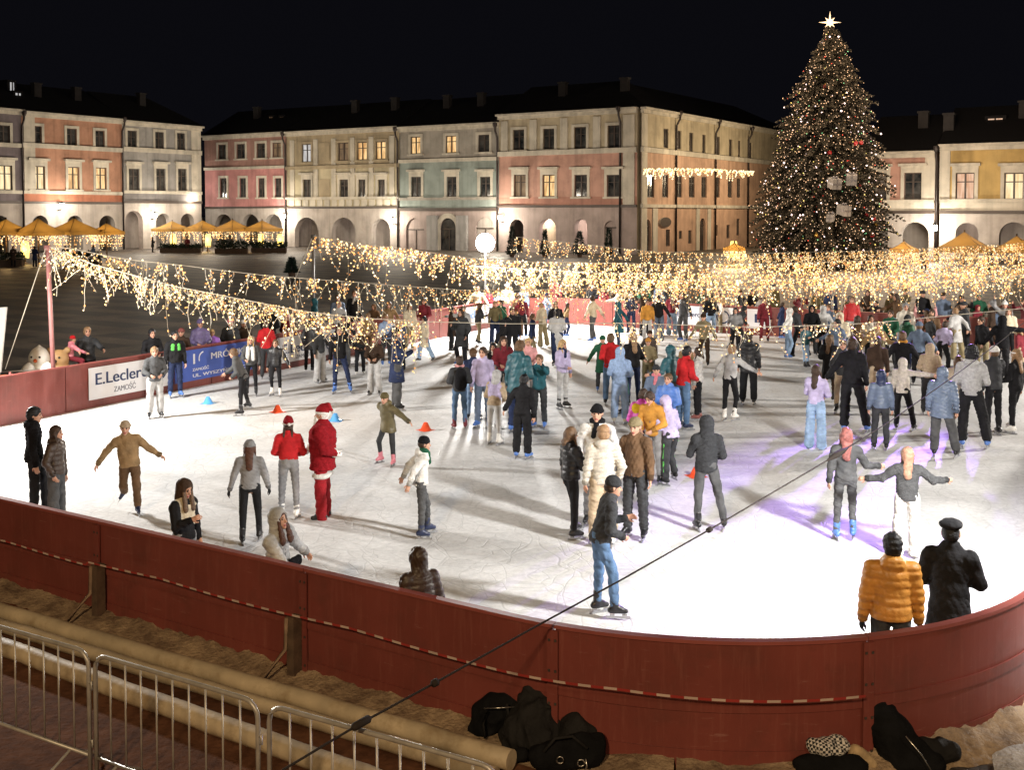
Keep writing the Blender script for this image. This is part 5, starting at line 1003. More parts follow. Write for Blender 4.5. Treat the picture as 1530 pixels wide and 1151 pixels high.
P(1496, 572, 466, 350, "man in black hoodie stretching an arm out at the right edge", ('hoodie', 'black'), ('pants', 'black'), ('hood', 'black'), 'black', ('wide', 'low'), hmax=1.95)
P(1500, 530, 441, 180, "person in white hat and grey jacket raising an arm at the right edge", ('jacket', 'grey'), ('pants', 'black'), ('pom', 'white', 'brown'), 'black', ('up', 'down'), hmax=1.85)
P(1408, 560, 470, 20, "person in pale lilac top and black trousers crouching among the right-hand crowd", ('sweater', 'lilac'), ('pants', 'black'), ('short', 'dbrown'), 'white', 'front', ('bent', 'bent'), lean=25, hmax=1.6)
P(1330, 548, 452, 200, "person in dark green jacket beside the long off-white jacket", ('jacket', 'green'), ('pants', 'charcoal'), ('short', 'dbrown'), 'black', 'front', hmax=1.8)
P(1300, 556, 456, 160, "woman in off-white cape jacket left of the dark green jacket", ('jacket', 'offwhite'), ('pants', 'black'), ('long', 'dbrown'), 'black', 'front', hmax=1.75)
P(1372, 576, 478, 10, "person in dark slate jacket between two hooded skaters on the right", ('jacket', 'slate'), ('pants', 'black'), ('beanie', 'slate', 'brown'), 'black', 'low', hmax=1.8)
P(1184, 536, 446, 300, "person in dark green jacket pushing off to the left near the far boards", ('jacket', 'charcoal'), ('pants', 'black'), ('short', 'dbrown'), 'black', ('reach', 'swing'), ('back', 'fwd'), lean=15, hmax=1.75)
P(1212, 532, 440, 170, "person in black hooded jacket near the far boards, left of the red jacket", ('hoodie', 'black'), ('pants', 'charcoal'), ('hood', 'black'), 'black', 'front', hmax=1.75)
P(1237, 528, 443, 200, "person in slate jacket beside the black hooded jacket near the far boards", ('jacket', 'slate'), ('pants', 'navy'), ('short', 'brown'), 'white', 'down', hmax=1.7)
P(967, 514, 447, 170, "man in ochre sleeveless jacket near the far boards", ('jacket', 'ochre'), ('pants', 'lgrey'), ('short', 'dbrown'), 'white', 'down')
P(985, 512, 441, 200, "person in black jacket leaning over beside the ochre jacket", ('jacket', 'black'), ('pants', 'slate'), ('short', 'black'), 'black', 'low', lean=15)
P(1004, 502, 437, 10, "person in wine jacket and pale blue jeans near the far boards", ('jacket', 'wine'), ('wide', 'ljean'), ('long', 'dbrown'), 'black', 'front')
P(943, 500, 438, 190, "child in navy snowsuit near the far boards", ('puffer', 'navy'), ('pants', 'navy'), ('beanie', 'white', 'brown'), 'black', 'front')
P(1052, 548, 468, 200, "skater in khaki jacket behind the dangling lights", ('jacket', 'khaki'), ('pants', 'dbrown'), ('beanie', 'dbrown', 'brown'), 'black', 'low', lean=8)
P(1062, 508, 434, 0, "person in black jacket and blue jeans by the far white banner", ('jacket', 'black'), ('pants', 'ljean'), ('short', 'black'), 'black', 'front', hmax=1.75)
P(1098, 525, 450, 60, "person in charcoal jacket bending forward before the far banners", ('jacket', 'charcoal'), ('leg', 'black'), ('short', 'black'), 'black', ('swing', 'reach'), ('bent', 'back'), lean=25, hmax=1.6)
P(1142, 512, 440, 180, "person in wine jacket standing against the far boards", ('jacket', 'wine'), ('pants', 'wine'), ('short', 'dbrown'), 'black', 'down', hmax=1.7)
P(1025, 590, 500, 200, "child in tan coat walking behind the man in red", ('coat', 'tan'), ('pants', 'brown'), ('pom', 'cream', 'brown'), 'white', 'front', hmax=1.4)
P(968, 588, 492, 180, "child in khaki jacket under the dangling lights in the centre", ('jacket', 'khaki'), ('pants', 'olive'), ('beanie', 'mustard', 'brown'), 'black', 'front', hmax=1.5)
# further skaters filling the crowd, each a different outfit
rgc = np.random.default_rng(23); used = set(); TT_ = dict(jacket='jacket', puffer='padded jacket', hoodie='hooded top', coat='coat', sweater='sweater')
cw = dict(black='black', charcoal='charcoal', navy='navy', slate='slate blue', wine='wine red', green='dark green', olive='olive', tan='tan', brown='brown', cream='cream', grey='grey', lgrey='pale grey', white='white', teal='teal', lilac='lilac', rose='rose', red='red', jean='blue denim', ljean='pale denim', beige='beige', khaki='khaki', dbrown='dark brown', dgrey='dark grey')
def fill(n, x0, x1, y0, y1, where):
    for i in range(n):
        for _ in range(200):
            t = list(TT_)[int(rgc.integers(0, 5))]; a = ['black', 'charcoal', 'navy', 'slate', 'wine', 'green', 'olive', 'brown', 'cream', 'grey', 'lgrey', 'white', 'teal', 'dbrown', 'black', 'tan'][int(rgc.integers(0, 16))]; b = ['black', 'charcoal', 'jean', 'ljean', 'beige', 'dgrey', 'khaki', 'navy'][int(rgc.integers(0, 8))]
            if (t, a, b) not in used: break
        used.add((t, a, b)); x = x0 + (x1 - x0) * (i + rgc.uniform(.1, .9)) / n; fy = rgc.uniform(y0, y1); hgt = rgc.uniform(1.35, 1.92); dep = CAMZ * F / (fy - HOR); hk = ['short', 'long', 'beanie', 'hood', 'bob', 'pony'][int(rgc.integers(0, 6))]
        ar = ['front', 'down', 'low', 'hold', 'swing', 'reach', 'pocket'][int(rgc.integers(0, 7))]; ar2 = ['front', 'down', 'low', 'pocket', 'link'][int(rgc.integers(0, 5))]; lg = [('stand', 'stand'), ('fwd', 'stand'), ('knee', 'stand'), ('fwd', 'back'), ('wide', 'stand'), ('stand', 'knee')][int(rgc.integers(0, 6))]
        P(x, fy, HOR + (CAMZ - hgt) * F / dep, float(rgc.uniform(0, 360)), f"person in {cw[a]} {TT_[t]} and {cw[b]} trousers {where}", (t, a), (['pants', 'slim', 'wide', 'baggy'][i % 4], b), (hk, a if hk in ('hood', 'beanie') else ['dbrown', 'brown', 'sandy', 'black'][i % 4]) if hk != 'beanie' else (hk, a, 'brown'), ['blue', 'black', 'white', 'black'][i % 4], (ar, ar2), lg, lean=float(rgc.uniform(0, 9)), hmax=2)
fill(15, 1170, 1530, 530, 590, "in the dense right-hand crowd"); fill(9, 1160, 1520, 500, 526, "near the right far boards"); fill(9, 690, 860, 500, 575, "in the centre crowd"); fill(8, 430, 650, 510, 556, "along the left boards"); fill(9, 880, 1150, 488, 530, "along the middle far boards"); fill(4, 880, 1010, 560, 650, "right of the centre crowd")
# spectators outside the boards
SP = "spectators behind the boards"
P(132, 592, 443, 170, "man in dark jacket holding up a child behind the left boards", ('jacket', 'charcoal'), ('pants', 'black'), ('short', 'sandy'), 'shoes', ('reach', 'reach'), group=SP, hmax=1.85)
b_, j_ = P(124, 596, 474, 80, "toddler in pink snowsuit and red hat sitting above the left boards", ('puffer', 'pink'), ('baggy', 'wine'), ('beanie', 'red', 'brown'), 'white', 'reach', 'sit', group=SP, hmax=1.05, lean=10); b_.location[2] = .62
P(228, 588, 491, 160, "dark-haired spectator in black behind the left boards next to the green-chested man", ('jacket', 'black'), ('pants', 'black'), ('short', 'black'), 'shoes', 'front', group=SP)
P(272, 578, 490, 190, "spectator in brown jacket and coral hat behind the blue banner", ('jacket', 'dbrown'), ('pants', 'black'), ('beanie', 'coral', 'brown'), 'shoes', 'front', group=SP)
P(300, 568, 476, 170, "spectator in purple patterned hat and jacket behind the blue banner", ('puffer', 'floral'), ('pants', 'black'), ('pom', 'floral', 'brown'), 'shoes', 'front', group=SP)
P(318, 566, 492, 180, "child in purple jacket peering over the blue banner", ('puffer', 'purple'), ('pants', 'black'), ('short', 'blond'), 'shoes', 'front', group=SP)
P(345, 560, 476, 190, "spectator in pink hat and dark coat behind the left boards", ('coat', 'charcoal'), ('pants', 'black'), ('beanie', 'pink', 'brown'), 'shoes', 'front', group=SP)
P(364, 556, 478, 160, "spectator in white hat and dark coat behind the left boards", ('coat', 'dbrown'), ('pants', 'black'), ('beanie', 'white', 'brown'), 'shoes', 'front', group=SP)
P(405, 540, 452, 200, "spectator in black coat standing by the hanging lights behind the left boards", ('coat', 'black'), ('pants', 'black'), ('short', 'dbrown'), 'shoes', 'front', group=SP, hmax=1.8)
P(430, 536, 470, 200, "child in wine jacket behind the second white banner", ('jacket', 'wine'), ('pants', 'black'), ('beanie', 'rose', 'brown'), 'shoes', 'front', group=SP)
P(505, 512, 440, 180, "spectator in dark slate jacket far behind the left boards", ('jacket', 'slate'), ('pants', 'black'), ('short', 'brown'), 'shoes', 'down', group=SP)
P(530, 508, 434, 190, "spectator in black jacket with pale scarf far behind the left boards", ('jacket', 'black'), ('pants', 'black'), ('short', 'brown'), 'shoes', 'down', group=SP, extra=(('scarf', 'lgrey'),))
rg = np.random.default_rng(11)
cols = ['black', 'dbrown', 'charcoal', 'navy', 'wine', 'green', 'slate', 'olive', 'tan', 'red']
names = dict(black='black', dbrown='dark brown', charcoal='charcoal', navy='navy', wine='wine red', green='dark green', slate='slate blue', olive='olive', tan='tan', red='red')
for i, x in enumerate(np.linspace(795, 1525, 27)):
    x = x + rg.uniform(-8, 8); c = cols[int(rg.integers(0, 8))] if i % 5 else cols[int(rg.integers(4, 10))]
    p = G(x, 480); t = (44.2 + rg.uniform(0, 2.2)) / (np.array((x - 765) / F * A[0] + A[1]))
    fy_ = HOR + CAMZ * F / t; hh_ = rg.uniform(1.6, 1.9)
    P(x, fy_, V(x, 400, t)[2] * 0 + HOR + (CAMZ - hh_) * F / t, 180 + rg.uniform(-40, 40), f"spectator in {names[c]} clothes watching from behind the far boards", (['jacket', 'coat', 'puffer'][i % 3], c), ('pants', 'black'), (['short', 'beanie', 'hood', 'long'][int(rg.integers(0, 4))], [c, 'charcoal', 'dbrown', 'dbrown'][i % 4]), 'shoes', ['front', 'down', 'phone'][i % 3], group=SP)

GT = "guests on the cafe terraces"
for px, fy, c, f, nm in ((20, 399, 'dbrown', 160, "guest in dark brown clothes at the left edge of the first terrace"), (52, 399, 'navy', 40, "guest in navy clothes among the tables of the first terrace"), (98, 398, 'black', 200, "guest in black clothes in the middle of the first terrace"), (140, 397, 'slate', 300, "guest in slate blue clothes at the right of the first terrace"), (228, 377, 'black', 100, "guest in black clothes left of the second terrace"), (280, 378, 'wine', 180, "guest in wine red clothes on the second terrace"), (334, 377, 'brown', 30, "guest in brown clothes behind the hedge of the second terrace"), (1380, 404, 'charcoal', 180, "guest in charcoal clothes beside the parasol in front of the yellow house"), (1480, 404, 'navy', 200, "guest in navy clothes between the two parasols on the right")):
    d_ = CAMZ * F / (fy - HOR); P(px, fy, HOR + (CAMZ - 1.9) * F / d_, f, nm, ('coat', c), ('pants', 'black'), ('short', 'dbrown'), 'shoes', ('hold', 'front'), group=GT)
# ------------------------------------------------------------------ icicle light garlands
BULBW = glow("warm_bulb", (1, .6, .22), 1.15); BULBC = glow("pale_bulb", (1, .78, .46), 1.9); BULBO = glow("amber_bulb", (.85, .38, .1), .5); WIRE = mat("white_wire", (.5, .45, .36), rough=.5)
def drop_mesh(i, L, br, n, warm, ns=1, wd=.12):
    rg = np.random.default_rng(100 + i); mb = MB()
    for q in range(ns):
        o = np.array((rg.uniform(-wd, wd), rg.uniform(-wd, wd), 0)) if ns > 1 else np.zeros(3); Lq = L * (rg.uniform(.45, 1) if q else 1); pts = [o]; dirx = rg.normal(size=2) * .05
        for j in range(1, 6): pts.append(o + np.array((dirx[0] * j + rg.normal() * .02, dirx[1] * j + rg.normal() * .02, -Lq * j / 5)))
        mb.tube(pts, .006, WIRE, 3, False)
        for j in range(max(3, int(n * Lq / L))):
            t = (j + rg.uniform(.1, .9)) / max(3, int(n * Lq / L)) * 5; a = int(min(4, t)); p = pts[a] + (pts[a + 1] - pts[a]) * (t - a) + rg.normal(size=3) * np.array((.045, .045, .015))
            mb.octa(p, br * rg.uniform(.7, 1.3), [BULBC, BULBW, BULBO, BULBD][int(rg.choice(4, p=(*[w_ * .92 for w_ in warm], .08)))])
    return mb.mesh("light_strand")
BULBD = mat('unlit_bulb', (.3, .24, .16), rough=.4)
def drop_set(br, Ls, n, warm, k=10, s=0, ns=1): return [drop_mesh(s + i, Ls[0] + (Ls[1] - Ls[0]) * (i / (k - 1)) ** 1.5, br, n, warm, ns) for i in range(k)]
def garland(pts, label, meshes, spacing, gaps=(), seed=0, wire=.009, sag=0):
    rg = np.random.default_rng(seed); W = []
    cum = [0]
    for a, b in zip(pts, pts[1:]): cum.append(cum[-1] + math.hypot(a[0] - b[0], a[1] - b[1]))
    inv = [1 / pts[0][2] + (1 / pts[-1][2] - 1 / pts[0][2]) * c / cum[-1] if len(pts[1]) < 3 else None for c in cum]
    N = 60; xs = np.linspace(0, cum[-1], N); px = np.interp(xs, cum, [p[0] for p in pts]); py = np.interp(xs, cum, [p[1] for p in pts]); iv = np.interp(xs, cum, inv)
    W = [V(px[i], py[i], 1 / iv[i]) for i in range(N)]
    root = empty("light_garland", W[0], label, "light garland", "icicle light garlands over the rink")
    cb = MB(); cb.tube(W, wire, WIRE, 4); cb.build("cable", root)
    d = np.concatenate([[0], np.cumsum([np.linalg.norm(b - a) for a, b in zip(W, W[1:])])]); spacing = max(spacing, d[-1] / 92); s = spacing * .5; cnt = 0
    while s < d[-1] and cnt < 100:
        p = np.array([np.interp(s, d, [q[i] for q in W]) for i in range(3)]); xpx = np.interp(s, d, px)
        if not any(a < xpx < b for a, b in gaps):
            o = link("light_strand", meshes[int(rg.integers(0, len(meshes)))], root, p - W[0], rg.uniform(0, 6.3)); o.scale[2] = rg.uniform(.75, 1.2); cnt += 1
        s += spacing * rg.uniform(.6, 1.4)
    return root
mid = drop_set(.0235, (.3, 1.1), 7, (.3, .42, .28), s=20, ns=2); far = drop_set(.036, (.4, 1.5), 9, (.3, .46, .24), s=40, ns=3); thin = drop_set(.02, (.2, .8), 7, (.3, .6, .1), s=60, ns=2); fac = drop_set(.075, (.3, 1.0), 9, (.7, .3, 0), s=80)
bulby = drop_set(.0225, (.3, 1.2), 8, (.3, .46, .24), s=120, ns=3)
garland([(74, 369, 27.5), (105, 371), (167, 384), (209, 390), (269, 396), (330, 404), (400, 412), (560, 424), (695, 434), (860, 432, 36)], "light garland sagging from the pink post across to the middle of the rink", mid, .19, gaps=((272, 305), (345, 362)), seed=1)
garland([(860, 432, 36), (1000, 431), (1130, 430), (1330, 424), (1560, 410, 41)], "light garland in front of the crowd at the far right boards", mid, .24, seed=2)
garland([(76, 370, 27.4), (138, 395), (183, 407), (261, 428), (400, 455), (458, 466), (547, 476), (640, 481, 25.5)], "lowest light garland slanting from the pink post over the left boards", bulby, .14, gaps=((560, 575),), seed=3)
garland([(640, 481, 25.5), (760, 484), (930, 483), (1130, 489), (1260, 485), (1313, 482), (1404, 473), (1560, 458, 23)], "sparse light garland dangling lowest in front of the skaters at centre right", thin, .22, gaps=((640, 915), (1010, 1030), (1150, 1175), (1330, 1600)), seed=4)
garland([(469, 353, 38.7), (547, 366), (602, 371), (694, 385), (790, 391, 44)], "light garland from the grey pole to the mast with the floodlight", far, .2, seed=5)
garland([(790, 391, 44), (960, 394), (1150, 394), (1340, 388), (1560, 378, 50)], "long light garland stretching right from the floodlight above the crowd", far, .235, seed=6)
garland([(770, 354, 62), (880, 366), (975, 376), (1100, 379), (1330, 374), (1560, 362, 66)], "highest light garland in front of the corner house and the Christmas tree", far, .32, seed=7)
garland([(700, 398, 46), (900, 408), (1150, 410), (1380, 402), (1560, 394, 50)], "light garland just below the long one above the right-hand crowd", far, .24, seed=8)
garland([(1080, 385, 80), (1220, 384), (1400, 376), (1560, 366, 84)], "light garland between the Christmas tree and the parasols on the right", far, .3, seed=9)
garland([(760, 414, 40), (960, 418), (1160, 418), (1380, 410), (1560, 400, 44)], "second lowest light garland over the far boards", far, .22, seed=10)
garland([(962, 252, 112), (1000, 251), (1060, 252), (1128, 256, 122)], "bright light garland hanging high across the side street by the corner house", fac, .22, seed=12, wire=.02)
for px, py, Y, pw in ((200, 405, 27, 60), (450, 470, 26, 60), (900, 405, 44, 110), (1100, 405, 45, 110), (1300, 405, 46, 110), (1450, 400, 46, 70), (600, 380, 41, 70)):
    lamp("garland_glow", 'POINT', V(px, py + 10, Y), pw, (1, .6, .28), .9)
# posts that carry the garlands
POSTP = mat("pink_painted_pole", (.34, .15, .14), rough=.5); POSTG = mat("grey_pole", (.12, .115, .11), rough=.5)
def post(px, ptop, pbase, Y, r, m, label):
    a, b = V(px[0], ptop, Y), V(px[1], pbase, Y); b[2] = 0.0; t = MB(); t.tube([b, a], r, m, 10); t.lathe(a, [(r * 1.6, -.1), (r * 1.6, .02), (0, .03)], m, 10); return tag(t.build("garland_post", off=b), label, "post", "posts that carry the garlands")
post((71, 82), 368, 600, 27.7, .055, POSTP, "leaning pink post carrying the left ends of the light garlands")
post((468, 468), 352, 520, 39, .055, POSTG, "slim grey post at the left end of the far light garland")
gy = MB(); gy.tube([V(68, 372, 27.6), V(8, 552, 27.2)], .012, WIRE, 5); tag(gy.build("guy_wire", off=V(8, 552, 27.2)), "pale guy wire running down to the left from the pink post", "guy wire")
gy = MB(); gy.tube([V(466, 356, 38.9), V(432, 440, 38.5)], .014, WIRE, 5); tag(gy.build("guy_wire", off=V(432, 440, 38.5)), "pale guy wire running down to the left from the slim grey post", "guy wire")
# floodlight on a mast, its blazing head shaped as a glowing globe
GLOBE = glow("floodlight_globe", (1, .98, .95), 60, sample=True); mc = V(725, 363, 50.5)
ml = empty("mast_floodlight", (mc[0], mc[1], 0), "blazing white globe-shaped floodlight on a slim mast behind the far left corner of the rink", "globe lamp")
b_ = MB(); b_.tube([np.array((mc[0], mc[1], 0)), mc - Z3 * .4], .05, POSTG, 10); b_.build("mast", ml); b_ = MB(); b_.lathe(mc, [(.42 * math.sin(t), -.42 * math.cos(t)) for t in np.linspace(0.02, 3.12, 14)], GLOBE, 20); b_.build("globe", ml)

# ------------------------------------------------------------------ Christmas tree
def tree():
    base = G(1226, 399); Yt = base[1]; px2m = Yt / F; cx, cy = base[0], base[1]; rg = np.random.default_rng(5)
    root = empty("christmas_tree", base, "huge lit Christmas tree towering over the right side of the square", "Christmas tree")
    hs = [(390, 97), (350, 106), (300, 106), (250, 95), (200, 84), (150, 68), (100, 44), (60, 16), (40, 3)]
    zs = [CAMZ - (y - HOR) * px2m for y, _ in hs]; rs = [r * px2m for _, r in hs]; rad = lambda z: np.interp(z, zs, rs); axx = lambda z: cx + (z - zs[0]) / (zs[-1] - zs[0]) * 13 * px2m
    BARK = mat("tree_bark", (.05, .03, .02), rough=.9, bump=.4); t = MB(); t.tube([np.array((axx(z), cy, z)) for z in np.linspace(0, zs[-1], 8)], list(np.linspace(.35, .04, 8)), BARK, 10); t.build("trunk", root)
    N1 = mat("fir_needles_dark", (.036, .032, .022), rough=.7, var=.35, scale=.9); N2 = mat("fir_needles_light", (.075, .066, .045), rough=.7, var=.35, scale=.9)
    vs, fs, ms = [], [], []; tips = []
    z = zs[0] - .2; n = 0; tier = 0
    while z < zs[-1] - .4:
        rr = rad(z) * (.86 + .2 * ((tier * .37) % 1.0)); tier += 1; nb = int(7 + rr * 3.2)
        for b in range(nb):
            az = 2 * math.pi * (b + rg.uniform(-.4, .4)) / nb + z * 2; L = rr * rg.uniform(.68, 1.04) + .15; zz = z + rg.uniform(-.25, .25); dr = rg.uniform(.12, .38)
            d = np.array((math.cos(az), math.sin(az), 0)); sd_ = np.array((-d[1], d[0], 0)); k = max(4, int(L / .27))
            for j in range(k):
                f = (j + .5) / k
                if f < .25 and rr > 2: continue
                c = np.array((axx(zz), cy, zz)) + d * L * f + Z3 * (-dr * L * f * f + .12 * L * f * (1 - f)); w = (.5 + .25 * rr / 6) * (1.15 - f) + .15
                for q in range(9):
                    o = nrm(d * rg.uniform(.1, 1.1) + sd_ * rg.uniform(-1.1, 1.1) + Z3 * rg.uniform(-.55, .35)); ln = w * rg.uniform(.5, 1.1); sp = nrm(np.cross(o, rg.normal(size=3))) * .045
                    i = len(vs); vs += [c - sp, c + sp, c + o * ln * .6 + sp * 1.5, c + o * ln, c + o * ln * .6 - sp * 1.5]; fs.append((i, i + 1, i + 2, i + 3, i + 4)); ms.append(0 if rg.uniform() < .62 else 1)
                if f > .45: tips.append((c + d * w * .35, az))
        z += .36 if rr > 2 else .28
    me = bpy.data.meshes.new("crown"); me.from_pydata((np.array(vs) - base).tolist(), [], fs); me.materials.append(N1); me.materials.append(N2); me.polygons.foreach_set("material_index", ms); me.update(); link("crown", me, root)
    # strings of lamps over the crown
    LW = glow("tree_lamp_warm", (1, .66, .4), 1.1); LP = glow("tree_lamp_pinkish", (1, .72, .66), 4.0); LR = glow("tree_lamp_red", (.9, .1, .06), 2.0); LG = glow("tree_lamp_green", (.3, .9, .4), 1.4); LY = glow("tree_lamp_yellow", (1, .8, .2), 2.2)
    lb = MB(); pick = rg.permutation(len(tips))[:7000]
    for q in pick:
        p, az = tips[q]; r_ = rg.choice([0, 1, 2, 3, 4], p=[.86, .06, .03, .02, .03]); lb.octa(p + rg.normal(size=3) * .1, rg.uniform(.03, .055) if r_ != 1 else rg.uniform(.06, .1), [LW, LP, LR, LG, LY][r_])
    o = lb.build("tree_lights", off=base); tag(o, "hundreds of tiny warm lamps strung over the Christmas tree", "fairy lights", kind="stuff")
    for q in range(14):
        a = math.pi * (1.05 + .9 * ((q * 2) % 5) / 4); zz = 1.5 + 1.45 * q; rr = rad(zz) + 2.6; lamp("tree_glow", 'POINT', (axx(zz) + math.cos(a) * rr, cy + math.sin(a) * rr, zz), 850, (1, .7, .46), 1.5)
    BR = mat("red_bauble", (.3, .012, .018), rough=.25, spec=.6); BS = mat("silver_bauble", (.5, .5, .5), rough=.2, metal=.8); BG = mat("gold_bauble", (.5, .32, .08), rough=.25, metal=.7); baub = []
    for kx, (m, nm) in enumerate(((BR, "red"), (BG, "gold"), (BS, "silver"))):
        b = MB(); b.lathe((0, 0, 0), [(.19 * math.sin(t), -.19 * math.cos(t)) for t in np.linspace(0.05, 3.1, 9)], m, 12); b.lathe((0, 0, .19), [(.06, 0), (.06, .07), (0, .08)], BG, 8); baub.append((b.mesh("bauble"), nm))
    front = [t for t in tips if t[1] % (2 * math.pi) > math.pi * 1.05 and t[1] % (2 * math.pi) < math.pi * 1.95]
    for q in rg.permutation(len(front))[:20]:
        p, az = front[q]; me, nm = baub[int(rg.choice(3, p=[.55, .25, .2]))]; o = link("bauble", me, None, p + np.array((math.cos(az), math.sin(az), 0)) * .25); tag(o, f"round {nm} bauble hanging on the Christmas tree", "bauble", "baubles on the Christmas tree")
    GB = mat("white_gift_paper", (.2, .2, .2), rough=.5); GR = mat("silver_ribbon", (.25, .25, .27), rough=.3, metal=.6)
    for px, py, rz, lb_ in ((1247, 274, .3, "white gift box left of the topmost pair on the Christmas tree"), (1272, 268, -.2, "white gift box highest on the right of the Christmas tree"), (1261, 314, .6, "tilted white gift box lowest on the Christmas tree"), (1241, 325, -.5, "small pale gift box beside the tilted box on the Christmas tree")):
        zc = CAMZ - (py - HOR) * px2m; x = (px - W0 / 2) / F * (Yt - 5.6); yb = cy - math.sqrt(max(.1, rad(zc) ** 2 - (x - axx(zc)) ** 2)) - .1; p = V(px, py, yb); s = .42 if "small" not in lb_ else .3
        r_ = empty("gift_box", p, lb_, "gift box", "gift boxes on the Christmas tree"); m = MB(); ca, sa = math.cos(rz), math.sin(rz); ex, ey = np.array((ca, sa, 0)), np.array((-sa, ca, .25)); ez = np.array((0, -.25, 1)); m.obox((0, 0, 0), ex * s, ey * s, ez * s, GB); link("box", m.mesh("box"), r_)
        m = MB(); m.obox((0, 0, 0), ex * s * .14, ey * (s + .012), ez * (s + .012), GR); link("ribbon", m.mesh("ribbon"), r_); m = MB(); m.obox((0, 0, 0), ex * (s + .01), ey * (s + .01), ez * s * .14, GR); link("ribbon", m.mesh("ribbon"), r_)
        m = MB()
        for q in (1, -1): m.lathe(ez * (s + .1) + ex * q * .14, [(.02, -.1), (.13, 0), (.02, .1)], GR, 8)
        link("bow", m.mesh("bow"), r_)
    ST = glow("star_tubes", (1, .74, .45), 1.6); c = V(1240, 33, cy); s = MB(); P8 = []
    for i in range(16):
        a = math.pi * i / 8 + math.pi / 2; r_ = ((1.0 if i % 4 == 0 else .6) if i % 2 == 0 else .26); P8.append(np.array((math.cos(a) * r_, 0, math.sin(a) * r_)))
    for i in range(16):
        for sg, yy in ((1, -.14), (-1, .14)):
            q = [c + P8[i], c + P8[(i + 1) % 16], c + np.array((0, yy, 0))]; s.face(q if sg > 0 else q[::-1], ST)
    s.tube([c - Z3 * .9, c - Z3 * .3], .03, POSTG, 6); tag(s.build("tree_star", off=c), "glowing pointed star on top of the Christmas tree", "star")
tree()
# small dark conifers in tubs by the corner house
FN = mat("tub_conifer_needles", (.015, .03, .02), rough=.7, var=.3)
for px, py, hgt, wd, lb_ in ((765, 384, 3.4, 1.1, "dark conifer in a tub left of the corner house's bright arch"), (814, 384, 3.0, .8, "slim dark conifer in a tub in front of the bright arch"), (866, 384, 2.8, 1.6, "bushy dark conifer in a tub below the second bright arch"), (909, 384, 3.2, .9, "dark conifer in a tub beside the lit shop doorway"), (436, 413, 1.4, .8, "small dark conifer standing alone on the square before the parasols")):
    p = G(px, py); rg = np.random.default_rng(px); r_ = empty("conifer", p, lb_, "conifer", "small conifers in tubs"); t = MB(); t.tube([p, p + Z3 * hgt * .9], [.08, .02], POSTG, 6); t.lathe(p, [(.25, 0), (.35, .5), (.3, .5)], DKWOOD, 10); t.build("tub", r_)
    vs, fs = [], []
    for i in range(700):
        z = .3 + (hgt - .3) * rg.uniform() ** 1.3; rr = wd * .6 * (1 - (z - .3) / (hgt - .2)) * rg.uniform(.3, 1); a = rg.uniform(0, 6.3); c = np.array((math.cos(a) * rr, math.sin(a) * rr, z)); o = nrm(np.array((math.cos(a), math.sin(a), rg.uniform(-.2, .8)))) * .3; sp = nrm(np.cross(o, rg.normal(size=3))) * .06
        k = len(vs); vs += [c - sp, c + sp, c + o]; fs.append((k, k + 1, k + 2))
    me = bpy.data.meshes.new("crown"); me.from_pydata([tuple(v) for v in vs], [], fs); me.materials.append(FN); me.update(); link("crown", me, r_)

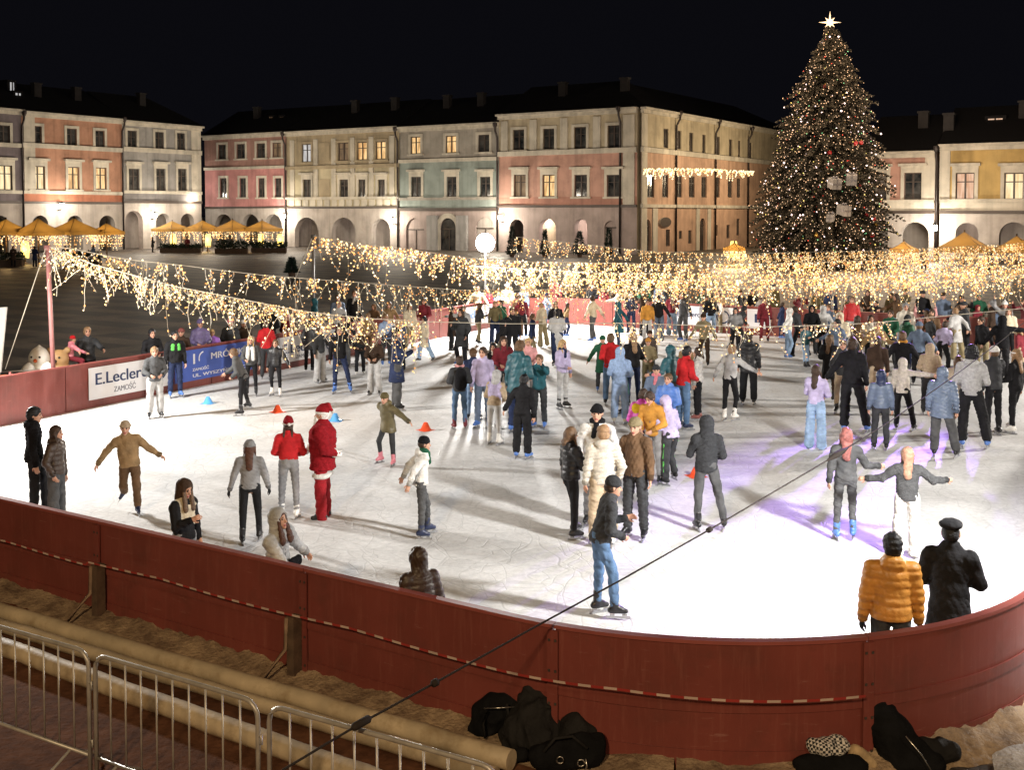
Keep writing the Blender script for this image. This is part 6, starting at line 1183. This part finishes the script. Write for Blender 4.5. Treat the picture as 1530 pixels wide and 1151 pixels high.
# ------------------------------------------------------------------ cafe parasols with lights
CANV = mat("ochre_canvas", (.34, .24, .1), rough=.8, var=.12, scale=1.2, bump=.2, bscale=5)
_n = CANV.node_tree; _t = _n.nodes.new("ShaderNodeBsdfTranslucent"); _t.inputs[0].default_value = (.5, .34, .12, 1); _m = _n.nodes.new("ShaderNodeMixShader"); _m.inputs[0].default_value = .45; _n.links.new(_n.nodes["Principled BSDF"].outputs[0], _m.inputs[1]); _n.links.new(_t.outputs[0], _m.inputs[2]); _n.links.new(_m.outputs[0], _n.nodes["Material Output"].inputs[0]); PWOOD = mat("parasol_wood", (.1, .06, .03), rough=.6)
vall = [drop_mesh(200 + i, .5 + .35 * i, .06, 7, (.5, .5, 0)) for i in range(4)]
def parasol(px, ypeak, yedge, ybase, wpx, label, hue=0, lights=True):
    b = G(px, ybase); Y = b[1]; s = Y / F; zp = CAMZ - (ypeak - HOR) * s; ze = CAMZ - (yedge - HOR) * s; hw = wpx * s / 2
    label_ = label; r = empty("cafe_parasol", b, label, "parasol", "ochre parasols of the pavement cafes"); m = MB(); m.tube([b, np.array((b[0], b[1], zp + .15))], .07, PWOOD, 8); m.build("pole", r)
    cs = [A * sx * hw * .75 + B * sy * hw * .75 for sx, sy in ((-1, -1), (1, -1), (1, 1), (-1, 1))]; m = MB(); N = 6
    for i in range(4):
        a, c = cs[i], cs[(i + 1) % 4]; prev = None
        for j in range(N + 1):
            t = j / N; zz = zp + (ze - zp) * t + .18 * math.sin(math.pi * t) * -1 * .6; row = [np.array((b[0], b[1], zz)) + (a + (c - a) * q / 4) * t - Z3 * .12 * math.sin(math.pi * q / 4) * t * 0 for q in range(5)]
            if prev is not None:
                for q in range(4): m.face([prev[q], row[q], row[q + 1], prev[q + 1]], CANV, True)
            prev = row
        for q in range(4):
            m.face([prev[q], prev[q] - Z3 * .3, prev[q + 1] - Z3 * .3, prev[q + 1]], CANV)
    m.build("canopy", r); m = MB()
    for c in cs: m.tube([np.array((b[0], b[1], zp - .15)), np.array((b[0], b[1], ze - .05)) + c * .98], .025, PWOOD, 5)
    m.build("ribs", r)
    if lights:
        g_ = empty("fairy_light_string", b + Z3 * (ze - .3 - b[2]), "lights round the " + label, "light string", "light strings under the parasols")
        rgp = np.random.default_rng(int(px))
        for i in (3, 0):
            a, c = cs[i], cs[(i + 1) % 4]
            for q in range(11): o = link("light_strand", vall[int(rgp.integers(0, 4))], g_, (a + (c - a) * (q + .5) / 11) * .97, rgp.uniform(0, 6))
        lamp("parasol_light", 'POINT', np.array((b[0], b[1], ze - .9)), 260, (1, .62, .25), .4)
parasol(10, 327, 346, 396, 74, "parasol cut off by the left edge of the photo")
parasol(58, 326, 347, 396, 70, "big parasol below the lantern of the orange house")
parasol(112, 326, 346, 393, 80, "big parasol right of the lantern of the orange house")
parasol(160, 333, 346, 392, 50, "parasol at the right end of the first cafe terrace")
for px, yp, lb_ in ((258, 330, "parasol at the left end of the second cafe terrace"), (303, 329, "second parasol from the left of the second cafe terrace"), (348, 328, "third parasol from the left of the second cafe terrace"), (392, 329, "parasol at the right end of the second cafe terrace")): parasol(px, yp, 342, 376, 58, lb_)
parasol(1440, 346, 371, 402, 92, "parasol in front of the yellow house on the right")
parasol(1518, 352, 372, 404, 80, "parasol cut off by the right edge of the photo")
parasol(1350, 360, 372, 402, 46, "small parasol between the Christmas tree and the salmon house")
parasol(1097, 362, 370, 395, 34, "tiny glowing parasol just left of the Christmas tree")
# planters, tables and guests under the parasols
HEDGE = mat("hedge_leaves", (.02, .032, .016), rough=.8, var=.4, scale=4)
def planter(px0, px1, py, hgt, label):
    a, b = G(px0, py), G(px1, py); r = empty("planter", a, label, "planter", "hedge planters round the cafes"); d = b - a; L = np.linalg.norm(d); d /= L; n = np.array((-d[1], d[0], 0)); m = MB(); m.obox((a + b) / 2 + Z3 * .3, d * L / 2, n * .35, Z3 * .3, DKWOOD); m.build("trough", r)
    rg = np.random.default_rng(px0); vs, fs = [], []
    for i in range(int(260 * L / 2)):
        c = a + d * rg.uniform(0, L) + n * rg.uniform(-.4, .4) + Z3 * (.55 + rg.uniform() * hgt) - wl(r); o = rg.normal(size=3) * .16; p2 = np.cross(o, rg.normal(size=3)); p2 = nrm(p2) * .09; k = len(vs); vs += [c - p2, c + p2, c + o + p2 * .5, c + o * 1.2]; fs.append((k, k + 1, k + 2, k + 3))
    me = bpy.data.meshes.new("hedge"); me.from_pydata([tuple(v) for v in vs], [], fs); me.materials.append(HEDGE); me.update(); link("hedge", me, r)
planter(322, 370, 379, 1.0, "dark hedge planter in front of the middle of the second terrace"); planter(376, 428, 378, .8, "dark hedge planter at the right end of the second terrace"); planter(240, 300, 378, .5, "low planter at the left end of the second terrace")
planter(0, 35, 398, .7, "planter at the left edge of the photo under the parasols"); planter(100, 150, 396, .6, "planter in front of the big parasols of the first terrace")
TT = mat("table_top", (.3, .22, .14), rough=.5); CH = mat("wicker_chair", (.14, .08, .04), rough=.8)
tb = None
def table(px, py, label):
    p = G(px, py); r = empty("cafe_table", p, label, "table", "tables on the cafe terraces"); m = MB(); m.lathe(p, [(0, .74), (.6, .74), (.6, .8), (0, .8)], TT, 14); m.build("table_top", r); m = MB(); m.tube([p, p + Z3 * .74], .05, PWOOD, 6); m.lathe(p, [(.35, 0), (.05, .06)], PWOOD, 10); m.build("leg", r)
for i, px in enumerate((30, 62, 90, 130, 165)): table(px, 398, ["table at the far left of the first terrace", "second table from the left on the first terrace", "table in the middle of the first terrace", "table right of the middle of the first terrace", "table at the right end of the first terrace"][i])
for i, px in enumerate((250, 285, 310, 350, 400)): table(px, 377, ["table at the left end of the second terrace", "second table from the left on the second terrace", "table in the middle of the second terrace", "second table from the right on the second terrace", "table at the right end of the second terrace"][i])

# glowing lantern columns standing on the terraces
LC = glow("lantern_column_shade", (1, .78, .22), 1.6)
for px, py, lb_ in ((259, 375, "glowing yellow column lantern at the left end of the second terrace"), (311, 375, "glowing yellow column lantern in the middle of the second terrace"), (390, 374, "glowing yellow column lantern second from the right on the second terrace"), (419, 375, "glowing yellow column lantern at the right end of the second terrace"), (38, 394, "glowing yellow column lantern on the first terrace"), (1096, 393, "glowing yellow column lantern under the tiny parasol by the Christmas tree")):
    q = G(px, py); r_ = empty("terrace_lantern", q, lb_, "terrace lantern", "lanterns on the cafe terraces"); m = MB(); m.lathe(q, [(0, .5), (.34, .52), (.4, 1.5), (.3, 2.1), (0, 2.15)], LC, 12); m.build("shade", r_); m = MB(); m.lathe(q, [(.3, 0), (.3, .06), (.06, .1), (.06, .5)], PWOOD, 10); m.build("foot", r_)
    lamp("lantern_column_light", 'POINT', q + np.array((0, -.8, 1.4)), 60, (1, .75, .3), .3)
import bmesh
# ------------------------------------------------------------------ advertising banners on the boards
BW = mat("white_banner_cloth", (.68, .68, .7), rough=.6, var=.06, scale=2, bump=.15, bscale=4); BB = mat("blue_banner_cloth", (.06, .11, .42), rough=.6, var=.1, scale=2, bump=.15, bscale=4); INK = mat("dark_blue_ink", (.02, .035, .1), rough=.6); INKG = mat("grey_ink", (.2, .2, .22), rough=.6); INKW = mat("white_ink", (.75, .75, .78), rough=.6); INKL = mat("light_blue_ink", (.2, .4, .75), rough=.6)
def text_mesh(s, size, m, bold=0.0):
    cu = bpy.data.curves.new("lettering", 'FONT'); cu.body = s; cu.size = size; cu.align_x = 'LEFT'; cu.extrude = .002; cu.resolution_u = 8
    o = bpy.data.objects.new("lettering", cu); COL.objects.link(o); bpy.context.view_layer.update(); me = bpy.data.meshes.new_from_object(o.evaluated_get(bpy.context.evaluated_depsgraph_get())); bpy.data.objects.remove(o); bpy.data.curves.remove(cu); me.materials.clear(); me.materials.append(m)
    if bold:
        b = bmesh.new(); b.from_mesh(me); g_ = bmesh.ops.duplicate(b, geom=b.verts[:] + b.edges[:] + b.faces[:]); bmesh.ops.translate(b, verts=[v for v in g_['geom'] if isinstance(v, bmesh.types.BMVert)], vec=(size * .035, 0, .0015)); b.to_mesh(me); b.free()
    return me
class Banner:
    def __init__(s, s0, s1, z0, z1, m, label, name="banner"):
        p0, d0, n0 = rnorm(s0); p1, d1, n1 = rnorm(s1); a = UV(*(p0 - n0 * .035)); b = UV(*(p1 - n1 * .035)); mid = (a + b) / 2
        if (np.cross(b - a, mid - CP)[2]) > 0: pass
        s.L = np.linalg.norm(b - a); X = (b - a) / s.L
        if X[0] < 0: a, b, X = b, a, -X     # left to right as we see it
        s.a, s.X, s.z0, s.z1 = a, X, z0, z1; s.N = np.cross(X, Z3); 
        s.root = empty(name, a + Z3 * z0, label, "banner", "advertising banners on the boards"); mb = MB(); c = (a + b) / 2 + Z3 * (z0 + z1) / 2; mb.obox(c, X * s.L / 2, s.N * .006, Z3 * (z1 - z0) / 2, m); mb.build("cloth", s.root)
    def text(s, t, x, z, size, m, bold=0.0, width=None):
        me = text_mesh(t, size, m, bold); o = link("lettering", me, s.root); w_ = max(v.co.x for v in me.vertices); sx = (width / w_) if width else 1
        M = Matrix(((s.X[0] * sx, 0, s.N[0], 0), (s.X[1] * sx, 0, s.N[1], 0), (0, 1, 0, 0), (0, 0, 0, 1))); p = s.X * x + s.N * .011 + Z3 * (z - s.z0); M.translation = Vector(p); o.matrix_local = M
    def ring(s, x, z, r, w_, m, slash=True):
        mb = MB(); N = 28; c = s.a + s.X * x + s.N * .009 + Z3 * z; P_ = lambda rr, t: c + s.X * rr * math.cos(t) * 1.05 + Z3 * rr * math.sin(t)
        for i in range(N): mb.face([P_(r, 6.283 * i / N), P_(r, 6.283 * (i + 1) / N), P_(r - w_, 6.283 * (i + 1) / N), P_(r - w_, 6.283 * i / N)][::1], m)
        if slash:
            q = lambda u, v: c + s.N * .002 + s.X * u * r + Z3 * v * r
            mb.face([q(-.65, -.5), q(-.3, -.5), q(.55, .95), q(.2, .95)], m); mb.face([q(-.3, -.5), q(1.0, -.35), q(.95, -.1), q(-.12, -.2)], m)
        mb.build("emblem", s.root)
def sN(px, py, z=.57):  # arc-length on the outline, along the left side
    return s_near(px, py, z)
bn = Banner(sN(111, 575), sN(231, 553), .2, 1.0, BW, "white banner with dark blue lettering at the near end of the left boards"); L = bn.L
bn.text("E.Leclerc", L * .06, .56, .42, INK, .012, L * .62); bn.text("ZAMO\u015a\u0106", L * .28, .30, .2, INKG, .004, L * .26); bn.ring(L * .84, .66, .27, .045, INK)
bn = Banner(sN(236, 552), sN(346, 530), .2, 1.06, BB, "blue banner with white lettering behind the green-chested man"); L = bn.L
bn.text("MR\u00d3WKA", L * .42, .72, .26, INKW, .008, L * .5); bn.text("ZAMO\u015a\u0106", L * .2, .46, .11, INKW, .003, L * .2); bn.text("UL. WYSZY\u0143SKIEGO", L * .2, .29, .13, INKW, .003, L * .68)
mb = MB(); c = bn.a + bn.X * L * .3 + bn.N * .01
for i in range(10):
    t0, t1 = 1.6 + 1.9 * i / 10, 1.6 + 1.9 * (i + 1) / 10; q = lambda r, t: c + bn.X * (.12 + r * math.cos(t)) + Z3 * (.78 + r * math.sin(t)); mb.face([q(.2, t0), q(.2, t1), q(.16, t1), q(.16, t0)], INKW)
mb.face([c - bn.X * .3 + Z3 * .66, c - bn.X * .22 + Z3 * .66, c - bn.X * .22 + Z3 * .94, c - bn.X * .3 + Z3 * .94], INKW); mb.build("emblem", bn.root)
bn = Banner(sN(356, 523), sN(466, 508), .2, 1.0, BW, "white banner with a ring emblem behind the skaters in black"); L = bn.L
bn.text("E.Leclerc", L * .06, .48, .42, INK, .012, L * .62); bn.text("ZAMO\u015a\u0106", L * .28, .28, .16, INKG, .004, L * .26); bn.ring(L * .85, .62, .27, .045, INK)
bn = Banner(sN(642, 472, .7), sN(698, 462, .7), .25, 1.02, BW, "white banner at the far end of the left boards"); L = bn.L
bn.text("E.Leclerc", L * .05, .56, .42, INKL, .012, L * .62); bn.ring(L * .84, .64, .25, .045, INK)
for (x0, x1, lb_, kind) in ((1022, 1056, "white banner with small lettering on the far boards left of the blue-panelled one", 0), (1066, 1086, "narrow pale banner with a blue square on the far boards", 1), (1090, 1116, "white banner with a ring emblem on the far boards", 2), (1154, 1182, "white banner with a dark square on the far boards", 1)):
    bn = Banner(sN(x0, 470, .6), sN(x1, 473, .6), .28, 1.04, BW, lb_); L = bn.L
    if kind == 0: bn.text("E.Leclerc", L * .08, .6, .3, INK, .01, L * .84)
    if kind == 1:
        m = MB(); c = bn.a + bn.X * L * .5 + bn.N * .01 + Z3 * .68; q = .17; m.face([c - bn.X * q - Z3 * q, c + bn.X * q - Z3 * q, c + bn.X * q + Z3 * q, c - bn.X * q + Z3 * q], INK); m.build("emblem", bn.root)
    if kind == 2: bn.ring(L * .5, .66, .27, .05, INK, False)
# white scribbled lettering on the far red boards
bn = None
# orange gate panel and pale flag at the left edge
OR = mat("orange_panel", (.55, .1, .02), rough=.5, var=.12); p0 = G(14, 622); g_ = MB(); p1 = p0 - A * 1.4
gp = empty("gate_panel", p0, "bright orange gate panel at the left edge of the photo", "gate panel"); X = nrm(p1 - p0); nn = np.array((-X[1], X[0], 0)); g_.obox((p0 + p1) / 2 + Z3 * .5, X * .65, nn * .03, Z3 * .5, OR); g_.build("panel", gp); g_ = MB(); g_.tube([p0 + nn * .06, p0 + nn * .06 + Z3 * 1.06], .03, REDCAP, 8); g_.build("post", gp)
FLG = mat("pale_flag_cloth", (.5, .48, .44), rough=.8, var=.1); f_ = MB(); pts = [(V(-70, 480, 26.8), V(-70, 600, 26.8)), (V(-35, 468, 26.9), V(-35, 590, 26.9)), (V(-8, 460, 27), V(-12, 570, 27)), (V(10, 459, 27.1), V(1, 556, 27.1))]
for i in range(3):
    a, b = pts[i], pts[i + 1]; f_.face([a[1], b[1], b[0], a[0]], FLG, True); o_ = A * .02; f_.face([a[0] + o_, b[0] + o_, b[1] + o_, a[1] + o_], FLG, True)
tag(f_.build("flag", off=pts[3][1]), "pale hanging flag cut off by the left edge of the photo", "flag")
# white railing behind the left corner
rl = MB(); a, b = V(0, 556, 27.6), V(72, 552, 28.2); rl.tube([a, b], .02, STEEL, 6)
for t in np.linspace(0, 1, 5): q = a + (b - a) * t; rl.tube([q, np.array((q[0], q[1], 0))], .014, STEEL, 6)
tag(rl.build("railing", off=np.array((a[0], a[1], 0))), "low steel railing behind the boards at the left edge", "railing")
# white penguin-shaped skating aids and a tan bear behind the left corner
AIDW = mat("white_plastic_aid", (.75, .72, .66), rough=.4, var=.06); AIDT = mat("tan_plastic_aid", (.45, .27, .12), rough=.5); AIDK = mat("black_plastic_aid", (.02, .02, .02), rough=.4)
def aid(px, ptop, pbot, Y, m, label, name, bear=False):
    t, b = V(px, ptop, Y), V(px, pbot, Y); h = t[2] - b[2]; c = np.array((b[0], b[1], b[2])); v = Vol(); v.el((0, 0, h * .3), np.array((.34, .3, .36)) * h, k=.05).el((0, -.02, h * .72), np.array((.2, .19, .24 if not bear else .2)) * h, k=.05)
    if not bear: v.rc((0, 0, h * .85), (0, 0, h * .97), .1 * h, .03 * h, k=.05)
    else: v.el((.17 * h, 0, .9 * h), np.array((.07, .05, .07)) * h).el((-.17 * h, 0, .9 * h), np.array((.07, .05, .07)) * h)
    for s in (1, -1): v.rc((s * .25 * h, -.05, h * .52), (s * .42 * h, -.12, h * .3), .08 * h, .05 * h, k=.04)
    o = link(name, v.mesh(name, [m], .03), None, c); tag(o, label, "skating aid", "skating aids behind the boards")
    v = Vol()
    for s in (1, -1): v.el((s * .08 * h, -.185 * h, h * .77), np.array((.025, .02, .025)) * h)
    link("eyes", v.mesh("eyes", [AIDK], .012), o); v = Vol(); v.rc((0, -.19 * h, h * .7), (0, -.26 * h, h * .69), .045 * h, .015 * h); link("beak", v.mesh("beak", [OR if not bear else AIDK], .012), o)
aid(60, 515, 590, 28.6, AIDW, "tall white skating aid with a pointed head behind the left boards", "skating_aid"); aid(44, 541, 590, 28.2, AIDW, "small white skating aid with a pointed head at the left corner", "skating_aid"); aid(72, 540, 590, 28.0, AIDW, "squat white skating aid right of the tall one behind the left boards", "skating_aid"); aid(89, 516, 590, 28.9, AIDT, "tan bear-shaped skating aid by the pink post", "skating_aid", True)
# training cones on the ice
CO = mat("orange_cone_plastic", (.75, .09, .03), rough=.4); CB = mat("blue_cone_plastic", (.1, .36, .75), rough=.4)
def cone(px, py, m, label):
    p = G(px, py); c = MB(); c.lathe((0, 0, 0), [(.2, 0), (.2, .012), (.15, .02), (.055, .2), (.05, .205), (.04, .2), (.13, .015)], m, 20); c.face([(-.21, -.21, .004), (.21, -.21, .004), (.21, .21, .004), (-.21, .21, .004)], m); o = c.build("training_cone"); o.location = p; o.rotation_euler = (0, 0, px * .1); o.scale = (.8, .8, .85); tag(o, label, "cone", "training cones on the ice")
cone(415, 616, CO, "orange cone just above the woman with braids"); cone(636, 643, CO, "orange cone behind the boy with the green scarf"); cone(311, 603, CB, "blue cone in front of the blue banner"); cone(501, 629, CB, "blue cone to the right of the bearded man in red"); cone(1040, 712, CO, "orange cone beside the man in the charcoal hoodie")
# ------------------------------------------------------------------ dark cable across the foreground
CABLE = mat("black_cable", (.03, .024, .021), rough=.8, spec=.1); pts = [(400, 1172), (425, 1150), (540, 1081), (650, 1021), (800, 937), (930, 866), (1060, 792), (1240, 686), (1330, 630), (1420, 566), (1493, 512), (1545, 470)]
cum = np.concatenate([[0], np.cumsum([math.dist(a, b) for a, b in zip(pts, pts[1:])])]); iv = 1 / 7.2 + (1 / 27. - 1 / 7.2) * cum / cum[-1]; W3 = [V(p[0], p[1], 1 / i) for p, i in zip(pts, iv)]
cr_ = empty("overhead_cable", W3[0], "dark cable running diagonally across the rink from the lower left to the right edge", "cable"); m = MB(); m.tube(W3, .0088, CABLE, 8); m.build("wire", cr_)
for (i, l) in ((2, .16), (3, .05), (6, .07)):
    m = MB(); d = nrm(W3[i + 1] - W3[i - 1]); m.tube([W3[i] - d * l * .6, W3[i] - d * l * .45, W3[i] + d * l * .45, W3[i] + d * l * .6], [.012, .03, .03, .012], CABLE, 8); m.build("connector", cr_)
m = MB(); d = nrm(W3[8] - W3[7]); c = W3[7]; m.tube([c - d * .1, c + d * .2, c + d * .5, c + d * .7], [.013, .045, .04, .013], CABLE, 8); m.build("connector", cr_)
# ------------------------------------------------------------------ bags and coats dumped against the boards
BLK = mat("black_bag_fabric", (.008, .008, .009), rough=.95, var=.3, scale=7, bump=.5, bscale=40, spec=.08); BLK2 = mat("black_nylon", (.014, .013, .013), rough=.8, var=.3, scale=6, bump=.5, bscale=35, spec=.15); BEI_ = mat("beige_cloth", (.42, .3, .17), rough=.8, var=.2, scale=9, bump=.4); ZIPM = mat("metal_buckle", (.5, .48, .44), rough=.3, metal=.9)
def crumple(seed, amp):
    rg = np.random.default_rng(seed); ks = [(nrm(rg.normal(size=3)) * rg.uniform(14, 60), rg.uniform(0, 6.3), nrm(rg.normal(size=3)) * rg.uniform(5, 16), rg.uniform(0, 6.3)) for _ in range(9)]
    def f(P):
        d = np.zeros(len(P))
        for a, b, c, e in ks: d += amp * .55 * (np.abs(np.sin(P @ a * .5 + b + 1.6 * np.sin(P @ c + e))) - .6) * (30 / np.linalg.norm(a)) ** .6
        return d
    return f
def blob(name, label, cat, px, py, prims, m, seed, fd=.02, h=.014, z=0.0, group="bags and coats dumped by the boards"):
    p = G(px, py, z); v = Vol()
    for q in prims: v.rc(*[np.array(t) for t in q[:2]], q[2], q[3], k=.05, flat=(q[4] if len(q) > 4 else None))
    o = link(name, v.mesh(name, [m], h, crumple(seed, fd)), None, p); tag(o, label, cat, group); return o
blob("coat", "black coat hung from the tape and spilling down the red boards", "coat", 806, 1122, [((0, .3, .66), (0, .24, .42), .045, .12), ((0, .24, .42), (-.02, .12, .12), .15, .28), ((-.1, .2, .45), (-.22, .08, .08), .06, .14), ((.1, .2, .45), (.34, .1, .08), .07, .16)], BLK2, 3, .032)
bp_ = blob("backpack", "black backpack left of the hanging coat by the boards", "backpack", 748, 1098, [((-.12, .02, .17), (.14, .08, .22), .16, .2), ((0, .1, .26), (.08, .12, .36), .14, .1), ((-.26, 0, .06), (-.14, -.02, .06), .06, .1)], BLK, 4, .016)
b2 = blob("duffel_bag", "black duffel bag with metal buckles in front of the hanging coat", "bag", 846, 1150, [((-.2, 0, .1), (.2, .06, .12), .13, .14), ((.1, .05, .18), (.26, .1, .16), .11, .11)], BLK, 5, .016)
for o_, pts_ in ((bp_, [(-.12, -.17, .3), (-.16, -.22, .2), (-.14, -.2, .06)]), (bp_, [(.06, -.16, .36), (.08, -.2, .2), (.03, -.2, .05)]), (b2, [(-.2, -.1, .2), (-.1, -.06, .3), (.05, -.04, .31), (.18, -.08, .22)])):
    m = MB(); m.tube([np.array(q) for q in pts_], .014, BLK2, 6); link("strap", m.mesh("strap"), o_)
m = MB(); m.tube([np.array((-.15, -.17, .32)), np.array((0, -.2, .34)), np.array((.14, -.16, .33))], .006, ZIPM, 5); link("zip", m.mesh("zip"), bp_)
blob("jacket", "dark jacket heaped right of the hanging coat at the foot of the boards", "jacket", 884, 1130, [((-.14, .08, .18), (.12, .12, .06), .17, .1), ((0, .14, .28), (.05, .14, .12), .09, .16)], BLK2, 6)
blob("bag", "small black pouch lowest in the dumped pile beside the steel barrier", "bag", 766, 1140, [((-.08, 0, .05), (.08, 0, .06), .055, .07)], BLK, 8, .012)
for (x, z_, y) in ((-.06, .15, -.14), (.12, .12, -.13)):
    m = MB(); c = np.array((x, y, z_)); m.tube([c + np.array((math.cos(t) * .03, -.004, math.sin(t) * .03)) for t in np.linspace(0, 6.283, 13)], .006, ZIPM, 6, False); link("buckle", m.mesh("buckle"), b2)
m = MB(); m.tube([np.array((.16, -.14, .16)), np.array((.17, -.15, .1)), np.array((.15, -.16, .06)), np.array((.19, -.17, .0))], .008, ZIPM, 6); link("chain", m.mesh("chain"), b2)
jk_ = blob("jacket", "long black jacket draped over the curved boards on the right", "jacket", 1312, 1150, [((-.03, .34, .66), (.02, .3, .45), .13, .17), ((.02, .28, .45), (.26, .1, .05), .17, .22), ((-.12, .32, .58), (-.1, .27, .3), .07, .1), ((.12, .12, .25), (.46, .0, .04), .1, .13)], BLK, 9, .016)
m = MB(); m.tube([np.array((-.2, .2, .42)), np.array((-.2, .2, .58)), np.array((-.13, .22, .73)), np.array((-.02, .26, .8)), np.array((.1, .3, .79))], .012, BEI_, 6); link("piping", m.mesh("piping"), jk_)
m = MB(); m.tube([np.array((.2, -.1, .34)), np.array((.32, -.14, .2)), np.array((.42, -.16, .04))], .006, ZIPM, 6); link("zip", m.mesh("zip"), jk_)
blob("bag", "black bag to the right of the draped jacket by the curved boards", "bag", 1400, 1142, [((-.1, 0, .12), (.12, .02, .1), .11, .1)], BLK2, 10, .014)
def check_mat():
    m, nt, b = nodes_of("checked_wool"); n = nt.nodes; l = nt.links; tc = n.new("ShaderNodeTexCoord"); ck = n.new("ShaderNodeTexChecker"); ck.inputs["Scale"].default_value = 42; ck.inputs["Color1"].default_value = (.6, .56, .52, 1); ck.inputs["Color2"].default_value = (.012, .012, .012, 1); l.new(tc.outputs["Object"], ck.inputs[0]); l.new(ck.outputs[0], b.inputs["Base Color"]); b.inputs["Roughness"].default_value = .9; return m
blob("scarf", "black and white checked scarf heaped at the foot of the curved boards", "scarf", 1236, 1150, [((-.12, 0, .2), (.12, .03, .2), .075, .085), ((-.05, -.05, .2), (.08, -.03, .17), .07, .06)], check_mat(), 12, .014, .012)
blob("cloth_bag", "beige cloth bag between the checked scarf and the draped jacket", "bag", 1290, 1152, [((-.07, 0, .17), (.07, -.02, .06), .065, .05)], BEI_, 13, .01, .012)
blob("bag", "black bag under the checked scarf at the bottom edge", "bag", 1240, 1158, [((-.22, 0, .07), (.22, 0, .07), .1, .1)], BLK, 14, .014)
# ------------------------------------------------------------------ floodlights round the rink (all outside the frame)
lamp("flood_right", 'SPOT', (6.9, 10.1, 4.9), 7800, (1, .98, .95), .35, aim=G(1000, 730), cone=122, blend=1)
lamp("flood_left", 'SPOT', (-13.2, 23.3, 4.6), 7600, (1, .97, .92), .3, aim=G(400, 670), cone=150, blend=.6)
lamp("flood_far_right", 'POINT', (24, 27, 5.5), 15000, (1, .93, .84), .4)
lamp("mast_light", 'POINT', mc - np.array((-.6, 4, -1.2)), 9500, (1, .97, .92), .45)
lamp("party_light", 'SPOT', UV(43.5, 8, 7), 52000, (.42, .22, 1), .3, aim=G(1215, 745), cone=15, blend=1)
lamp("town_hall_light", 'POINT', (-6, -14, 15), 16000, (1, .72, .4), 1.0)
lamp("town_hall_light", 'POINT', (10, -8, 12), 3400, (1, .74, .48), 1.0)
# added fill lamps that spread an even glow over the house fronts
for f, px, pw in ((LEFT, 40, 5200), (LEFT, 140, 5200), (LEFT, 240, 4200), (FAR, 365, 4200), (FAR, 513, 5200), (FAR, 670, 4600), (FAR, 800, 4200), (FAR, 905, 4200), (FAR, 1370, 3600), (FAR, 1490, 3600)):
    x, z_ = f.xz(px, 300); lamp("facade_fill", 'POINT', f.pt(x, 6.5, 10), pw * .42, (1, .86, .68), .8)
